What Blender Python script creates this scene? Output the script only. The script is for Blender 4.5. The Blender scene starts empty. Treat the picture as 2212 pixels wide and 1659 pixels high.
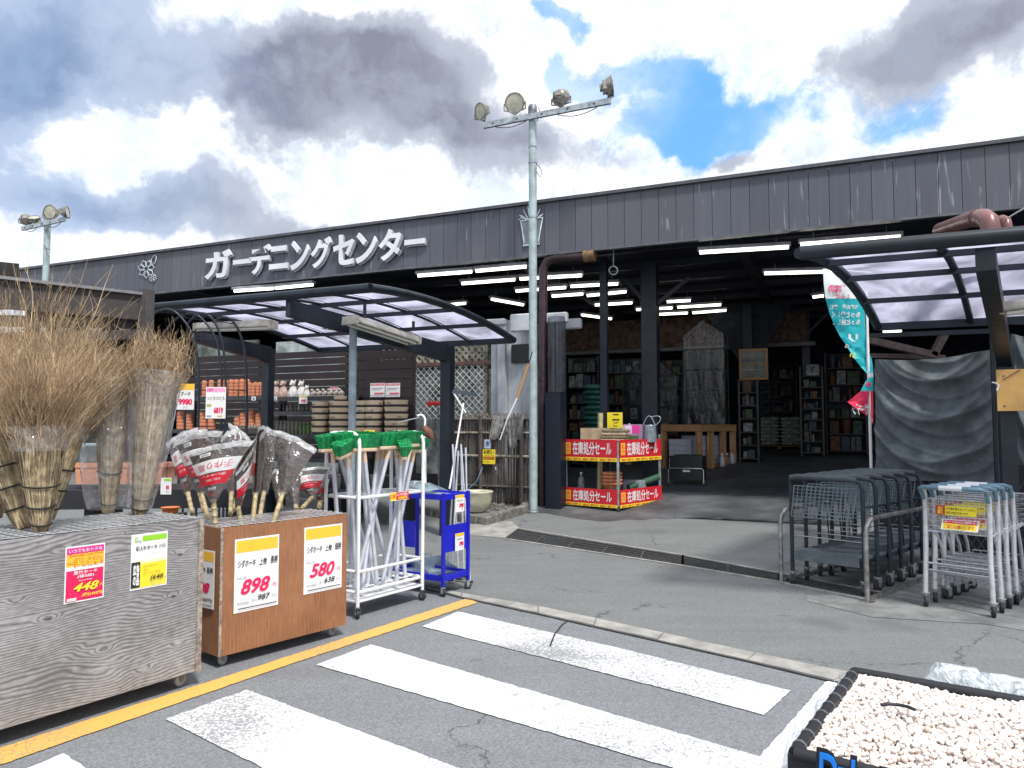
import bpy, math, random
from mathutils import Vector, Matrix, noise
V = Vector; PI = math.pi; R = random.Random(7)
sin, cos = math.sin, math.cos
scn = bpy.context.scene
COL = scn.collection
# ---------------- camera (26 mm equivalent, eye height 1.5 m, slight upward pitch)
FD, CXD, CYD, HD, CH = 1597.3, 1106.0, 829.5, 921.7, 1.5
PT = math.atan((HD - CYD) / FD)
cam = bpy.data.objects.new('camera', bpy.data.cameras.new('camera')); COL.objects.link(cam)
cam.location = (0, 0, CH); cam.rotation_euler = (PI / 2 + PT, 0, 0)
cam.data.sensor_width = 36; cam.data.lens = 36 * FD / 2212.0
cam.data.clip_start = 0.05; cam.data.clip_end = 3000
scn.camera = cam
# ---------------- exposure
scn.view_settings.view_transform = 'Standard'; scn.view_settings.look = 'None'
scn.view_settings.exposure = 0.48; scn.view_settings.gamma = 1
scn.cycles.max_bounces = 8; scn.cycles.transparent_max_bounces = 24
scn.cycles.use_denoising = True
scn.cycles.sample_clamp_indirect = 6
# ---------------- sun
SUN_EL, SUN_AZ = math.radians(58), math.radians(150)     # azimuth clockwise from +Y
sd = V((sin(SUN_AZ) * cos(SUN_EL), cos(SUN_AZ) * cos(SUN_EL), sin(SUN_EL)))
sun = bpy.data.objects.new('sun', bpy.data.lights.new('sun', 'SUN')); COL.objects.link(sun)
sun.rotation_euler = sd.to_track_quat('Z', 'Y').to_euler()
sun.data.energy = 2.9; sun.data.angle = math.radians(7); sun.data.color = (1, .965, .92)
# ---------------- world: Nishita sky with broken cumulus
w = bpy.data.worlds.new('World'); scn.world = w; w.use_nodes = True
NT = w.node_tree; NT.nodes.clear()
def N(nt, t, **k):
    n = nt.nodes.new(t)
    for a, b in k.items():
        if a != 'i': setattr(n, a, b)
    for q, v in k.get('i', {}).items():
        s = n.inputs[q]
        if isinstance(v, bpy.types.NodeSocket): nt.links.new(v, s)
        else: s.default_value = v
    return n
def M(nt, op, a, b=0.0, c=0.0, clamp=False):
    n = N(nt, 'ShaderNodeMath', operation=op, i={0: a, 1: b, 2: c}); n.use_clamp = clamp
    return n.outputs[0]
def MR(nt, v, a, b, c, d, smooth=True):
    n = N(nt, 'ShaderNodeMapRange', i={0: v, 1: a, 2: b, 3: c, 4: d})
    if smooth: n.interpolation_type = 'SMOOTHSTEP'
    return n.outputs[0]
def MX(nt, f, a, b, blend='MIX'):
    n = N(nt, 'ShaderNodeMix', data_type='RGBA', blend_type=blend)
    for s, v in ((n.inputs[0], f), (n.inputs[6], a), (n.inputs[7], b)):
        if isinstance(v, bpy.types.NodeSocket): nt.links.new(v, s)
        else: s.default_value = v if not isinstance(v, tuple) or len(v) == 4 else (*v, 1)
    return n.outputs[2]
sky = N(NT, 'ShaderNodeTexSky', sky_type='NISHITA', sun_disc=False, sun_elevation=SUN_EL, sun_rotation=SUN_AZ)
tc = N(NT, 'ShaderNodeTexCoord'); dirv = tc.outputs['Generated']
n1 = N(NT, 'ShaderNodeTexNoise', i={'Vector': dirv, 'Scale': 3.2, 'Detail': 7.0, 'Roughness': .58})
n2 = N(NT, 'ShaderNodeTexNoise', i={'Vector': dirv, 'Scale': 8.0, 'Detail': 8.0, 'Roughness': .6})
off = N(NT, 'ShaderNodeVectorMath', operation='SUBTRACT', i={0: n1.outputs['Color'], 1: (.5, .5, .5)})
off = N(NT, 'ShaderNodeVectorMath', operation='SCALE', i={0: off.outputs[0], 'Scale': .28})
wd = N(NT, 'ShaderNodeVectorMath', operation='ADD', i={0: dirv, 1: off.outputs[0]})
wd = N(NT, 'ShaderNodeVectorMath', operation='NORMALIZE', i={0: wd.outputs[0]})
sx = N(NT, 'ShaderNodeSeparateXYZ', i={0: wd.outputs[0]})
az = M(NT, 'ARCTAN2', sx.outputs[0], sx.outputs[1]); el = M(NT, 'ARCSINE', sx.outputs[2])
AE = N(NT, 'ShaderNodeCombineXYZ', i={0: az, 1: el}).outputs[0]
def ray(px, py):
    x = (px - CXD) / FD; y = (CYD - py) / FD
    return V((x, cos(PT) - y * sin(PT), sin(PT) + y * cos(PT)))
def blobs(lst):
    acc = None
    for (a, e, ra, re, wt) in lst:            # azimuth, elevation, radii in degrees
        s = N(NT, 'ShaderNodeVectorMath', operation='SUBTRACT', i={0: AE, 1: (math.radians(a), math.radians(e), 0)})
        m = N(NT, 'ShaderNodeVectorMath', operation='MULTIPLY', i={0: s.outputs[0], 1: (57.3 / ra, 57.3 / re, 0)})
        d = N(NT, 'ShaderNodeVectorMath', operation='DOT_PRODUCT', i={0: m.outputs[0], 1: m.outputs[0]})
        g = M(NT, 'MULTIPLY', M(NT, 'EXPONENT', M(NT, 'MULTIPLY', d.outputs['Value'], -1.0)), wt)
        acc = g if acc is None else M(NT, 'ADD', acc, g)
    return acc
GAP = [(8.2,26.1,3.4,1.8,1.1), (4.9,27.2,1.8,1.5,0.8), (17.6,23.1,5.0,2.3,1.05), (11.4,21.6,2.7,1.8,1.0), (4.6,30.5,3.7,0.8,0.9), (28.8,21.1,3.4,1.9,0.62),
       (13.5,25.7,2.4,1.8,0.7), (110,40,14,8,1.0), (-120,35,18,7,1.0), (175,28,16,6,1.0)]
DARK = [(-16.7,25.4,7.5,2.9,1.1), (-9.5,24.7,6.4,2.6,1.05), (-19.3,21.8,5.2,1.8,0.8), (-4.5,21.8,5.6,1.9,.85), (2.7,21.6,2.7,1.5,0.6), (32.1,26.2,7.4,2.3,.95),
        (25.6,25.5,3.7,1.2,0.5), (16.2,20.5,3.0,1.3,0.6), (-26.3,16.0,8.5,2.1,0.65), (-31.6,23.5,7.0,5.0,0.6), (-14.5,15.2,7.0,1.2,0.35),
        (-33,27,9,4,.3), (-27,20.3,4.8,2.6,-1.05), (-12,30.8,8,1.6,-.9), (-9,17,7,1.6,-.6), (-33,11,8,2,-.5), (3,26,3,2.5,-.4), (150,45,40,14,.6), (-90,30,30,12,.8), (80,20,30,8,.6)]
n3 = N(NT, 'ShaderNodeTexNoise', i={'Vector': wd.outputs[0], 'Scale': 26.0, 'Detail': 5.0, 'Roughness': .62})
f1 = M(NT, 'SUBTRACT', n1.outputs[0], .5); f2 = M(NT, 'SUBTRACT', n2.outputs[0], .5); f3 = M(NT, 'SUBTRACT', n3.outputs[0], .5)
gap = M(NT, 'MULTIPLY_ADD', f3, .5, M(NT, 'MULTIPLY_ADD', f2, 1.25, blobs(GAP)))
gapm = M(NT, 'MULTIPLY', MR(NT, gap, .24, .72, 0, 1), MR(NT, n1.outputs[0], .36, .62, 1.0, .55))
dk = M(NT, 'MULTIPLY_ADD', f3, .55, M(NT, 'MULTIPLY_ADD', f1, 1.3, M(NT, 'MULTIPLY_ADD', f2, 1.1, blobs(DARK))))
lft = MR(NT, az, math.radians(-33), math.radians(-14), 1, 0)
dark_c = MX(NT, MR(NT, M(NT, 'MULTIPLY_ADD', f3, .7, f2), -.16, .2, 0, 1), MX(NT, lft, (.20, .215, .28), (.16, .235, .40)), MX(NT, lft, (.30, .325, .40), (.24, .33, .50)))
mid_c = MX(NT, lft, (.40, .43, .51), (.38, .47, .63))
puff = MR(NT, M(NT, 'MULTIPLY_ADD', f3, .8, f2), -.10, .16, 0, 1)       # sunlit tops against shaded folds
white_c = MX(NT, puff, (.92, .93, .95), (.66, .73, .82))
cl = MX(NT, MR(NT, dk, .02, .42, 0, 1), white_c, mid_c)
cl = MX(NT, MR(NT, dk, .40, .95, 0, 1), cl, dark_c)
b1 = N(NT, 'ShaderNodeBackground', i={'Color': sky.outputs[0], 'Strength': .12})
b2 = N(NT, 'ShaderNodeBackground', i={'Color': cl, 'Strength': 1.0})
gaz = N(NT, 'ShaderNodeMixShader', i={0: .62, 1: b1.outputs[0], 2: N(NT, 'ShaderNodeBackground', i={'Color': (.13, .46, .98, 1), 'Strength': 1.0}).outputs[0]})
mx = N(NT, 'ShaderNodeMixShader', i={0: M(NT, 'SUBTRACT', 1.0, gapm), 1: gaz.outputs[0], 2: b2.outputs[0]})
N(NT, 'ShaderNodeOutputWorld', i={0: mx.outputs[0]})
# ---------------- picture rays -> points in the yard (used once, to read positions off the survey)
def at(px, py, Y):
    r = ray(px, py); return V((0, 0, CH)) + r * (Y / r.y)
def gz(px, py, z=0.0):
    r = ray(px, py); return V((0, 0, CH)) + r * ((z - CH) / r.z)
def pl(px, py, P, d, o=0.0):
    n = V((-d.y, d.x, 0)).normalized(); r = ray(px, py); C = V((0, 0, CH))
    return C + r * (((P - C).dot(n) + o) / r.dot(n))
BP, BU, BV = V((.35, 12.2, 0)), V((.917, -.399, 0)), V((.399, .917, 0))    # building frame: along the front, inwards
def FP(px, py, v=0.0): return pl(px, py, BP, BU, v)
def uz(u, v, z): return BP + BU * u + BV * v + V((0, 0, z))
def vof(p): return (p - BP).dot(BV)
def uof(p): return (p - BP).dot(BU)
def fh(p): return max(0.0, min(.8, (vof(p) + 2) * .1))
def gf(px, py):
    r = ray(px, py); C = V((0, 0, CH)); a, b = 0.5, 60.0
    for _ in range(50):
        m = (a + b) / 2; p = C + r * m
        if p.z > fh(p): a = m
        else: b = m
    p = C + r * a; p.z = fh(p); return p
Z = V((0, 0, 1))
# ---------------- materials
MATS = {}
def mat(name, col, rough=.6, metal=0.0, var=.12, vs=6.0, bump=0.0, bs=60.0, spec=.5, col2=None, island=0.0):
    if name in MATS: return MATS[name]
    m = bpy.data.materials.new(name); m.use_nodes = True; nt = m.node_tree; P = nt.nodes['Principled BSDF']
    P.inputs['Roughness'].default_value = rough; P.inputs['Metallic'].default_value = metal
    P.inputs['Specular IOR Level'].default_value = spec
    t = N(nt, 'ShaderNodeTexCoord')
    nz = N(nt, 'ShaderNodeTexNoise', i={'Vector': t.outputs['Object'], 'Scale': vs, 'Detail': 5.0, 'Roughness': .62})
    c2 = col2 or tuple(c * (1 - 2.2 * var) for c in col)
    c1 = tuple(min(1, c * (1 + var)) for c in col) if not col2 else col
    c = MX(nt, MR(nt, nz.outputs[0], .32, .68, 0, 1), c1, c2)
    if island:
        g = N(nt, 'ShaderNodeNewGeometry')
        k = MR(nt, g.outputs['Random Per Island'], 0, 1, 1 - island, 1 + island, False)
        kk = N(nt, 'ShaderNodeCombineXYZ', i={0: k, 1: k, 2: k})
        c = MX(nt, 1.0, c, kk.outputs[0], 'MULTIPLY')
    nt.links.new(c, P.inputs['Base Color'])
    rr = MR(nt, nz.outputs[0], .3, .7, rough * .85, min(1, rough * 1.15), False); nt.links.new(rr, P.inputs['Roughness'])
    if bump:
        nb = N(nt, 'ShaderNodeTexNoise', i={'Vector': t.outputs['Object'], 'Scale': bs, 'Detail': 3.0})
        b = N(nt, 'ShaderNodeBump', i={'Strength': bump, 'Distance': .01, 'Height': nb.outputs[0]})
        nt.links.new(b.outputs[0], P.inputs['Normal'])
    MATS[name] = m; return m
def flat(name, col, rough=.5): return mat(name, col, rough, var=.03)
def glow(name, col, s):
    m = bpy.data.materials.new(name); m.use_nodes = True; P = m.node_tree.nodes['Principled BSDF']
    P.inputs['Base Color'].default_value = (*col, 1); P.inputs['Emission Color'].default_value = (*col, 1); P.inputs['Emission Strength'].default_value = s
    MATS[name] = m; return m
def film(name, tint, op, rough=.12, crinkle=.6, bs=14.0, body=(.8, .8, .85), tl_=.5, gl0=.035, st=(1, 1, 1)):
    m = bpy.data.materials.new(name); m.use_nodes = True; nt = m.node_tree; nt.nodes.clear()
    t = N(nt, 'ShaderNodeTexCoord')
    nz = N(nt, 'ShaderNodeTexNoise', i={'Vector': N(nt, 'ShaderNodeVectorMath', operation='MULTIPLY', i={0: t.outputs['Object'], 1: st}).outputs[0], 'Scale': bs, 'Detail': 5.0, 'Distortion': 1.5})
    b = N(nt, 'ShaderNodeBump', i={'Strength': crinkle, 'Distance': .05, 'Height': nz.outputs[0]})
    tr = N(nt, 'ShaderNodeBsdfTransparent', i={'Color': (*tint, 1)})
    tl = N(nt, 'ShaderNodeBsdfTranslucent', i={'Color': (*body, 1), 'Normal': b.outputs[0]})
    df = N(nt, 'ShaderNodeBsdfDiffuse', i={'Color': (*body, 1), 'Normal': b.outputs[0]})
    gl = N(nt, 'ShaderNodeBsdfGlossy', i={'Color': (1, 1, 1, 1), 'Roughness': rough, 'Normal': b.outputs[0]})
    md = N(nt, 'ShaderNodeMixShader', i={0: 1 - tl_, 1: tl.outputs[0], 2: df.outputs[0]})
    o1 = MR(nt, nz.outputs[0], .3, .75, op * .5, min(1, op * 1.5))
    m1 = N(nt, 'ShaderNodeMixShader', i={0: o1, 1: tr.outputs[0], 2: md.outputs[0]})
    lw = N(nt, 'ShaderNodeLayerWeight', i={'Blend': .5, 'Normal': b.outputs[0]})
    fr = M(nt, 'MULTIPLY_ADD', M(nt, 'POWER', lw.outputs['Facing'], 4.0), min(.5, gl0 * 5), gl0)
    m2 = N(nt, 'ShaderNodeMixShader', i={0: fr, 1: m1.outputs[0], 2: gl.outputs[0]})
    N(nt, 'ShaderNodeOutputMaterial', i={0: m2.outputs[0]})
    MATS[name] = m; return m
def wood(name, c1, c2, axis=0, scale=1.0, knots=0.0, streak=.5, rough=.75, bump=.35):
    """grain along `axis` (0 = x, 2 = z) in object space"""
    m = bpy.data.materials.new(name); m.use_nodes = True; nt = m.node_tree; P = nt.nodes['Principled BSDF']
    t = N(nt, 'ShaderNodeTexCoord'); o = t.outputs['Object']
    st = (.30, 1, 1) if axis == 0 else (1, 1, .12)
    mp = N(nt, 'ShaderNodeVectorMath', operation='MULTIPLY', i={0: o, 1: tuple(s * scale for s in st)})
    big = N(nt, 'ShaderNodeTexNoise', i={'Vector': mp.outputs[0], 'Scale': 3.2, 'Detail': 2.0, 'Distortion': .6})
    sp = N(nt, 'ShaderNodeSeparateXYZ', i={0: mp.outputs[0]})
    cross = sp.outputs[2] if axis == 0 else M(nt, 'ADD', sp.outputs[0], sp.outputs[1])
    ph = M(nt, 'MULTIPLY_ADD', big.outputs[0], 95.0 if knots else 26.0, M(nt, 'MULTIPLY', cross, 420.0 if knots else 300.0))
    kn = None
    if knots:
        kv = N(nt, 'ShaderNodeVectorMath', operation='MULTIPLY', i={0: o, 1: (2.6, 0.01, 6.5)})
        vo = N(nt, 'ShaderNodeTexVoronoi', i={'Vector': kv.outputs[0], 'Scale': 1.3, 'Randomness': 1.0})
        halo = MR(nt, vo.outputs['Distance'], 0, .30, 1, 0)
        ph = M(nt, 'MULTIPLY_ADD', halo, 16.0, ph)
        kn = MR(nt, vo.outputs['Distance'], .035, .08, 1, 0)
    s1 = M(nt, 'SINE', ph); g = MR(nt, s1, -1, 1, 0, 1, False); g = M(nt, 'POWER', g, 2.2 if knots else 1.2)
    fine = N(nt, 'ShaderNodeTexNoise', i={'Vector': mp.outputs[0], 'Scale': 70.0, 'Detail': 4.0})
    blot = N(nt, 'ShaderNodeTexNoise', i={'Vector': o, 'Scale': 2.3, 'Detail': 6.0, 'Roughness': .65})
    f = M(nt, 'MULTIPLY_ADD', g, streak, M(nt, 'MULTIPLY_ADD', fine.outputs[0], .55, M(nt, 'MULTIPLY', blot.outputs[0], .75)))
    c = MX(nt, MR(nt, f, .35, 1.05, 0, 1), c1, c2)
    if kn: c = MX(nt, M(nt, 'MULTIPLY', kn, .85), c, tuple(q * .25 for q in c2))
    nt.links.new(c, P.inputs['Base Color']); P.inputs['Roughness'].default_value = rough
    b = N(nt, 'ShaderNodeBump', i={'Strength': bump, 'Distance': .004, 'Height': M(nt, 'SUBTRACT', 1.0, f)})
    nt.links.new(b.outputs[0], P.inputs['Normal'])
    MATS[name] = m; return m
# ---------------- mesh builder
_txt = {}
def glyphs(s, bold=0.0, shear=0.0, align='LEFT'):
    k = (s, bold, shear)
    if k not in _txt:
        cu = bpy.data.curves.new('t', 'FONT'); cu.body = s; cu.resolution_u = 3; cu.shear = shear; cu.align_x = 'CENTER' if '\n' in s and len(s) < 12 else 'LEFT'
        cu.space_line = .95; cu.offset = bold
        ob = bpy.data.objects.new('t', cu); me = bpy.data.meshes.new_from_object(ob)
        vs = [v.co.copy() for v in me.vertices]; fs = [tuple(p.vertices) for p in me.polygons]
        x0 = min(v.x for v in vs); x1 = max(v.x for v in vs); y0 = min(v.y for v in vs); y1 = max(v.y for v in vs)
        vs = [((v.x - x0) / (x1 - x0), (v.y - y0) / max(1e-6, y1 - y0)) for v in vs]
        ed = {}
        for f in fs:
            for i in range(len(f)):
                e = (f[i], f[(i + 1) % len(f)]); r = (e[1], e[0])
                if r in ed: del ed[r]
                else: ed[e] = 1
        bpy.data.objects.remove(ob); bpy.data.curves.remove(cu); bpy.data.meshes.remove(me)
        _txt[k] = (vs, fs, list(ed))
    return _txt[k]
class MB:
    def __init__(s): s.v = []; s.f = []; s.mi = []; s.ms = []; s.k = 0; s.sm = []; s.smooth = False
    def m(s, mt):
        if mt not in s.ms: s.ms.append(mt)
        s.k = s.ms.index(mt); return s
    def add(s, vs, fs, smooth=None):
        b = len(s.v); s.v.extend(V(v) for v in vs)
        for f in fs: s.f.append(tuple(b + i for i in f)); s.mi.append(s.k); s.sm.append(s.smooth if smooth is None else smooth)
        return s
    def hexa(s, p):     # 8 points: bottom 4 (ccw), top 4
        return s.add(p, [(3, 2, 1, 0), (4, 5, 6, 7), (0, 1, 5, 4), (1, 2, 6, 5), (2, 3, 7, 6), (3, 0, 4, 7)], False)
    def box(s, c, sz, xd=V((1, 0, 0)), yd=V((0, 1, 0)), zd=Z):
        c = V(c); a, b, d = xd * sz[0] / 2, yd * sz[1] / 2, zd * sz[2] / 2
        return s.hexa([c - a - b - d, c + a - b - d, c + a + b - d, c - a + b - d, c - a - b + d, c + a - b + d, c + a + b + d, c - a + b + d])
    def bevbox(s, c, sz, r=.01, xd=V((1, 0, 0)), yd=V((0, 1, 0)), zd=Z):
        c = V(c); vs = []; 
        for (ix, iy, iz) in [(x, y, z) for z in (-1, 1) for y in (-1, 1) for x in (-1, 1)]:
            for ax in range(3):
                h = [sz[0] / 2, sz[1] / 2, sz[2] / 2]
                for k in range(3):
                    if k != ax: h[k] -= r
                vs.append(c + xd * ix * h[0] + yd * iy * h[1] + zd * iz * h[2])
        def I(x, y, z, a): return ((z > 0) * 4 + (y > 0) * 2 + (x > 0)) * 3 + a
        fs = []
        for q in (-1, 1):
            for ax, (l1, l2) in enumerate((((-1, -1), (1, -1)), ((-1, -1), (1, -1)), ((-1, -1), (1, -1)))):
                seq = [(-1, -1), (1, -1), (1, 1), (-1, 1)]
                if (q < 0) != (ax == 1): seq = seq[::-1]
                fs.append(tuple(I(*[(q if k == ax else (a, b)[(0 if k == [i for i in range(3) if i != ax][0] else 1)]) for k in range(3)], ax) for (a, b) in seq))
        for ax in range(3):
            o = [i for i in range(3) if i != ax]
            for a in (-1, 1):
                for b in (-1, 1):
                    q1 = [0] * 3; q1[o[0]] = a; q1[o[1]] = b
                    p = list(q1); p[ax] = -1; r_ = list(q1); r_[ax] = 1
                    fs.append((I(*p, o[0]), I(*r_, o[0]), I(*r_, o[1]), I(*p, o[1])))
        for x in (-1, 1):
            for y in (-1, 1):
                for z in (-1, 1): fs.append((I(x, y, z, 0), I(x, y, z, 1), I(x, y, z, 2)))
        return s.add(vs, fs, False)
    def beam(s, p0, p1, w, h, up=Z):
        p0, p1 = V(p0), V(p1); d = (p1 - p0); L = d.length; d.normalize()
        side = d.cross(up)
        if side.length < 1e-4: side = d.cross(V((0, 1, 0)))
        side.normalize(); u = side.cross(d).normalized()
        return s.box((p0 + p1) / 2, (L, w, h), d, side, u)
    def tube(s, pts, r, n=8, cap=True, smooth=True, closed=False):
        pts = [V(p) for p in pts]; L = len(pts); rr = r if isinstance(r, (list, tuple)) else [r] * L
        vs = []; fs = []; nrm = None
        for i, p in enumerate(pts):
            if closed: t = pts[(i + 1) % L] - pts[i - 1]
            else: t = pts[min(i + 1, L - 1)] - pts[max(i - 1, 0)]
            if t.length < 1e-9: t = Z.copy()
            t.normalize()
            if nrm is None: nrm = t.cross(Z if abs(t.z) < .9 else V((1, 0, 0))).normalized()
            else:
                nrm = (nrm - t * nrm.dot(t)); nrm = nrm.normalized() if nrm.length > 1e-6 else t.orthogonal().normalized()
            b = t.cross(nrm)
            for k in range(n):
                a = 2 * PI * k / n; vs.append(p + nrm * cos(a) * rr[i] + b * sin(a) * rr[i])
        for i in range(L if closed else L - 1):
            j = (i + 1) % L
            for k in range(n): fs.append((i * n + k, i * n + (k + 1) % n, j * n + (k + 1) % n, j * n + k))
        s.add(vs, fs, smooth)
        if cap and not closed:
            s.add(vs[:n], [tuple(range(n))[::-1]], False); s.add(vs[-n:], [tuple(range(n))], False)
        return s
    def lathe(s, prof, c=V((0, 0, 0)), n=24, ax=Z, smooth=True, capb=True, capt=True, sq=0.0):
        c = V(c); ax = V(ax).normalized(); x = ax.orthogonal().normalized() if abs(ax.z) < .999 else V((1, 0, 0)); y = ax.cross(x)
        vs = []; fs = []
        for (r, h) in prof:
            for k in range(n):
                a = 2 * PI * k / n; vs.append(c + ax * h + (x * cos(a) + y * sin(a)) * r)
        for i in range(len(prof) - 1):
            for k in range(n): fs.append((i * n + k, i * n + (k + 1) % n, (i + 1) * n + (k + 1) % n, (i + 1) * n + k))
        s.add(vs, fs, smooth)
        if capb and prof[0][0] > 1e-5: s.add(vs[:n], [tuple(range(n))[::-1]], False)
        if capt and prof[-1][0] > 1e-5: s.add(vs[-n:], [tuple(range(n))], False)
        return s
    def prism(s, pts, ex, smooth=False):
        pts = [V(p) for p in pts]; n = len(pts); q = [p + V(ex) for p in pts]
        fs = [tuple(range(n))[::-1], tuple(range(n, 2 * n))] + [(i, (i + 1) % n, n + (i + 1) % n, n + i) for i in range(n)]
        return s.add(pts + q, fs, False)
    def grid(s, fn, nu, nv, smooth=True, th=0.0, thd=None):
        vs = [fn(i / nu, j / nv) for j in range(nv + 1) for i in range(nu + 1)]
        fs = [(j * (nu + 1) + i, j * (nu + 1) + i + 1, (j + 1) * (nu + 1) + i + 1, (j + 1) * (nu + 1) + i) for j in range(nv) for i in range(nu)]
        s.add(vs, fs, smooth)
        if th:
            vs2 = [v + thd * th for v in vs]; s.add(vs2, [f[::-1] for f in fs], smooth)
            rim = [i for i in range(nu + 1)] + [(nu + 1) * j + nu for j in range(1, nv + 1)] + [nv * (nu + 1) + i for i in range(nu - 1, -1, -1)] + [(nu + 1) * j for j in range(nv - 1, 0, -1)]
            n = len(rim); s.add([vs[i] for i in rim] + [vs2[i] for i in rim], [(i, n + i, n + (i + 1) % n, (i + 1) % n) for i in range(n)], False)
        return s
    def text(s, t, P, xd, yd, w, h, depth=0.0, bold=0.0, shear=0.0, fn=None, mir=False, flip=False):
        vs, fs, ed = glyphs(t, bold, shear); n = xd.cross(yd).normalized() if fn is None else None
        def mp(x, y, d):
            if mir: x = 1 - x
            if flip: x, y = 1 - x, 1 - y
            return fn(x, y, d) if fn else V(P) + xd * x * w + yd * y * h + n * d
        top = [mp(x, y, depth) for x, y in vs]
        s.add(top, [f[::-1] if mir else f for f in fs], False)
        if depth > .004:
            bot = [mp(x, y, 0) for x, y in vs]; k = len(vs)
            s.add(top + bot, [(a, k + a, k + b, b) for a, b in ed], False)
        return s
    def poster(s, P, xd, yd, w, h, base, items, th=.004):
        n = xd.cross(yd).normalized(); P = V(P)
        s.m(base); s.box(P + xd * w / 2 + yd * h / 2 + n * th / 2, (w, h, th), xd, yd, n)
        for k, it in enumerate(items):
            o = n * (th + .0009 + .0006 * k)
            if it[0] == 'r':
                _, a, b, c, d, mt = it; s.m(mt)
                s.add([P + xd * w * a + yd * h * b + o, P + xd * w * c + yd * h * b + o, P + xd * w * c + yd * h * d + o, P + xd * w * a + yd * h * d + o], [(0, 1, 2, 3)], False)
            else:
                _, t, a, b, c, d, mt = it[:7]; bd = it[7] if len(it) > 7 else 0.0; sh = it[8] if len(it) > 8 else 0.0
                s.m(mt); s.text(t, P + xd * w * a + yd * h * b + o, xd, yd, w * (c - a), h * (d - b), 0.0, bd, sh)
        return s
    def build(s, name, mt=None, parent=None, local=False, label=None):
        me = bpy.data.meshes.new(name); root = parent
        while root is not None and root.parent is not None: root = root.parent
        if root is not None and not local:
            Mi = (Matrix.Translation(root.location) @ root.rotation_euler.to_matrix().to_4x4()).inverted()
            vs = [Mi @ v for v in s.v]
        else: vs = s.v
        me.from_pydata([tuple(v) for v in vs], [], s.f)
        ms = s.ms if s.ms else []
        if not ms: ms = [mt]
        for q in ms: me.materials.append(q)
        me.polygons.foreach_set('material_index', s.mi if s.ms else [0] * len(s.f))
        me.polygons.foreach_set('use_smooth', s.sm); me.validate(); me.update()
        o = bpy.data.objects.new(name, me); COL.objects.link(o)
        if parent is not None: o.parent = parent
        if label: o['label'] = label
        return o
def thing(name, label, cat, loc=(0, 0, 0), rz=0.0, group=None):
    o = bpy.data.objects.new(name, None); COL.objects.link(o); o.location = V(loc); o.rotation_euler = (0, 0, rz)
    o.empty_display_size = .2; o['label'] = label; o['category'] = cat
    if group: o['group'] = group
    return o
def tag(o, label, cat, group=None):
    o['label'] = label; o['category'] = cat
    if group: o['group'] = group
    return o
def solo(mb, name, mt, label, cat, loc, group=None):     # a thing that is one mesh, origin at its base
    o = mb.build(name, mt); loc = V(loc)
    o.data.transform(Matrix.Translation(-loc)); o.location = loc
    return tag(o, label, cat, group)
def struct(mb, name, mt):
    o = mb.build(name, mt); o['kind'] = 'structure'; return o
def dup(root, loc, rz=None, label=None, group=None, tilt=None):
    def cp(o, par):
        c = o.copy(); COL.objects.link(c); c.parent = par
        for ch in list(o.children): cp(ch, c)
        return c
    r = cp(root, None); r.location = V(loc)
    if rz is not None: r.rotation_euler = (0, 0, rz)
    if tilt: r.rotation_euler = tilt
    if label: r['label'] = label
    if group: r['group'] = group
    return r
ORD = ['first', 'second', 'third', 'fourth', 'fifth', 'sixth', 'seventh', 'eighth', 'ninth', 'tenth', 'eleventh', 'twelfth', 'thirteenth', 'fourteenth', 'fifteenth', 'sixteenth', 'seventeenth', 'eighteenth', 'nineteenth', 'twentieth']
def caster(mb_w, mb_f, p, r=.035, yaw=0.0, wd=.022):
    """wheel centred r above p, fork up to h"""
    p = V(p); ax = V((cos(yaw), sin(yaw), 0)); c = p + Z * r
    mb_w.lathe([(r * .55, -wd / 2), (r * .95, -wd / 2), (r, -wd / 4), (r, wd / 4), (r * .95, wd / 2), (r * .55, wd / 2)], c, 14, ax)
    mb_f.lathe([(r * .3, -wd * .8), (r * .3, wd * .8)], c, 8, ax)
    for s_ in (-1, 1): mb_f.beam(c + ax * s_ * wd * .8, c + ax * s_ * wd * .8 + Z * r * 1.25, .003, r * .8, ax.cross(Z))
    mb_f.lathe([(r * .7, 0), (r * .7, r * .15)], c + Z * r * 1.25, 10)
# palette
navy = mat('dark_navy_steel', (.005, .010, .024), .45, .1, bump=.05)
blackm = mat('black_paint', (.012, .013, .018), .5)
steel = mat('galvanised_steel', (.42, .46, .48), .42, .55, .2, 9, .08, 120)
dsteel = mat('dull_steel', (.22, .24, .26), .45, .6, .2, 12)
chrome = mat('chromed_wire', (.55, .56, .58), .28, .85, .1)
whitep = mat('white_paint_metal', (.82, .83, .84), .35, 0, .06, 5)
rubber = mat('caster_rubber', (.03, .03, .035), .7)
white = flat('paper_white', (.82, .82, .82)); red = flat('print_red', (.72, .02, .05)); black = flat('print_black', (.02, .02, .02))
yellow = flat('print_yellow', (.9, .72, .03)); orange = flat('print_orange', (.9, .52, .04)); green = flat('print_green', (.3, .62, .03)); magenta = flat('print_magenta', (.75, .04, .3))
grey = flat('print_grey', (.35, .36, .38)); crimson = flat('print_crimson', (.75, .01, .10)); brown_ink = flat('print_brown', (.25, .1, .03))
terra = mat('terracotta', (.62, .23, .11), .8, 0, .18, 9, .15, 80)
bambooM = mat('bamboo', (.50, .40, .18), .45, 0, .2, 14)
darkwood = wood('dark_stained_wood', (.035, .026, .026), (.013, .010, .012), 0, 2.0)
beigew = wood('pale_wood', (.62, .42, .22), (.36, .2, .08), 0, 2.0)
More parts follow.
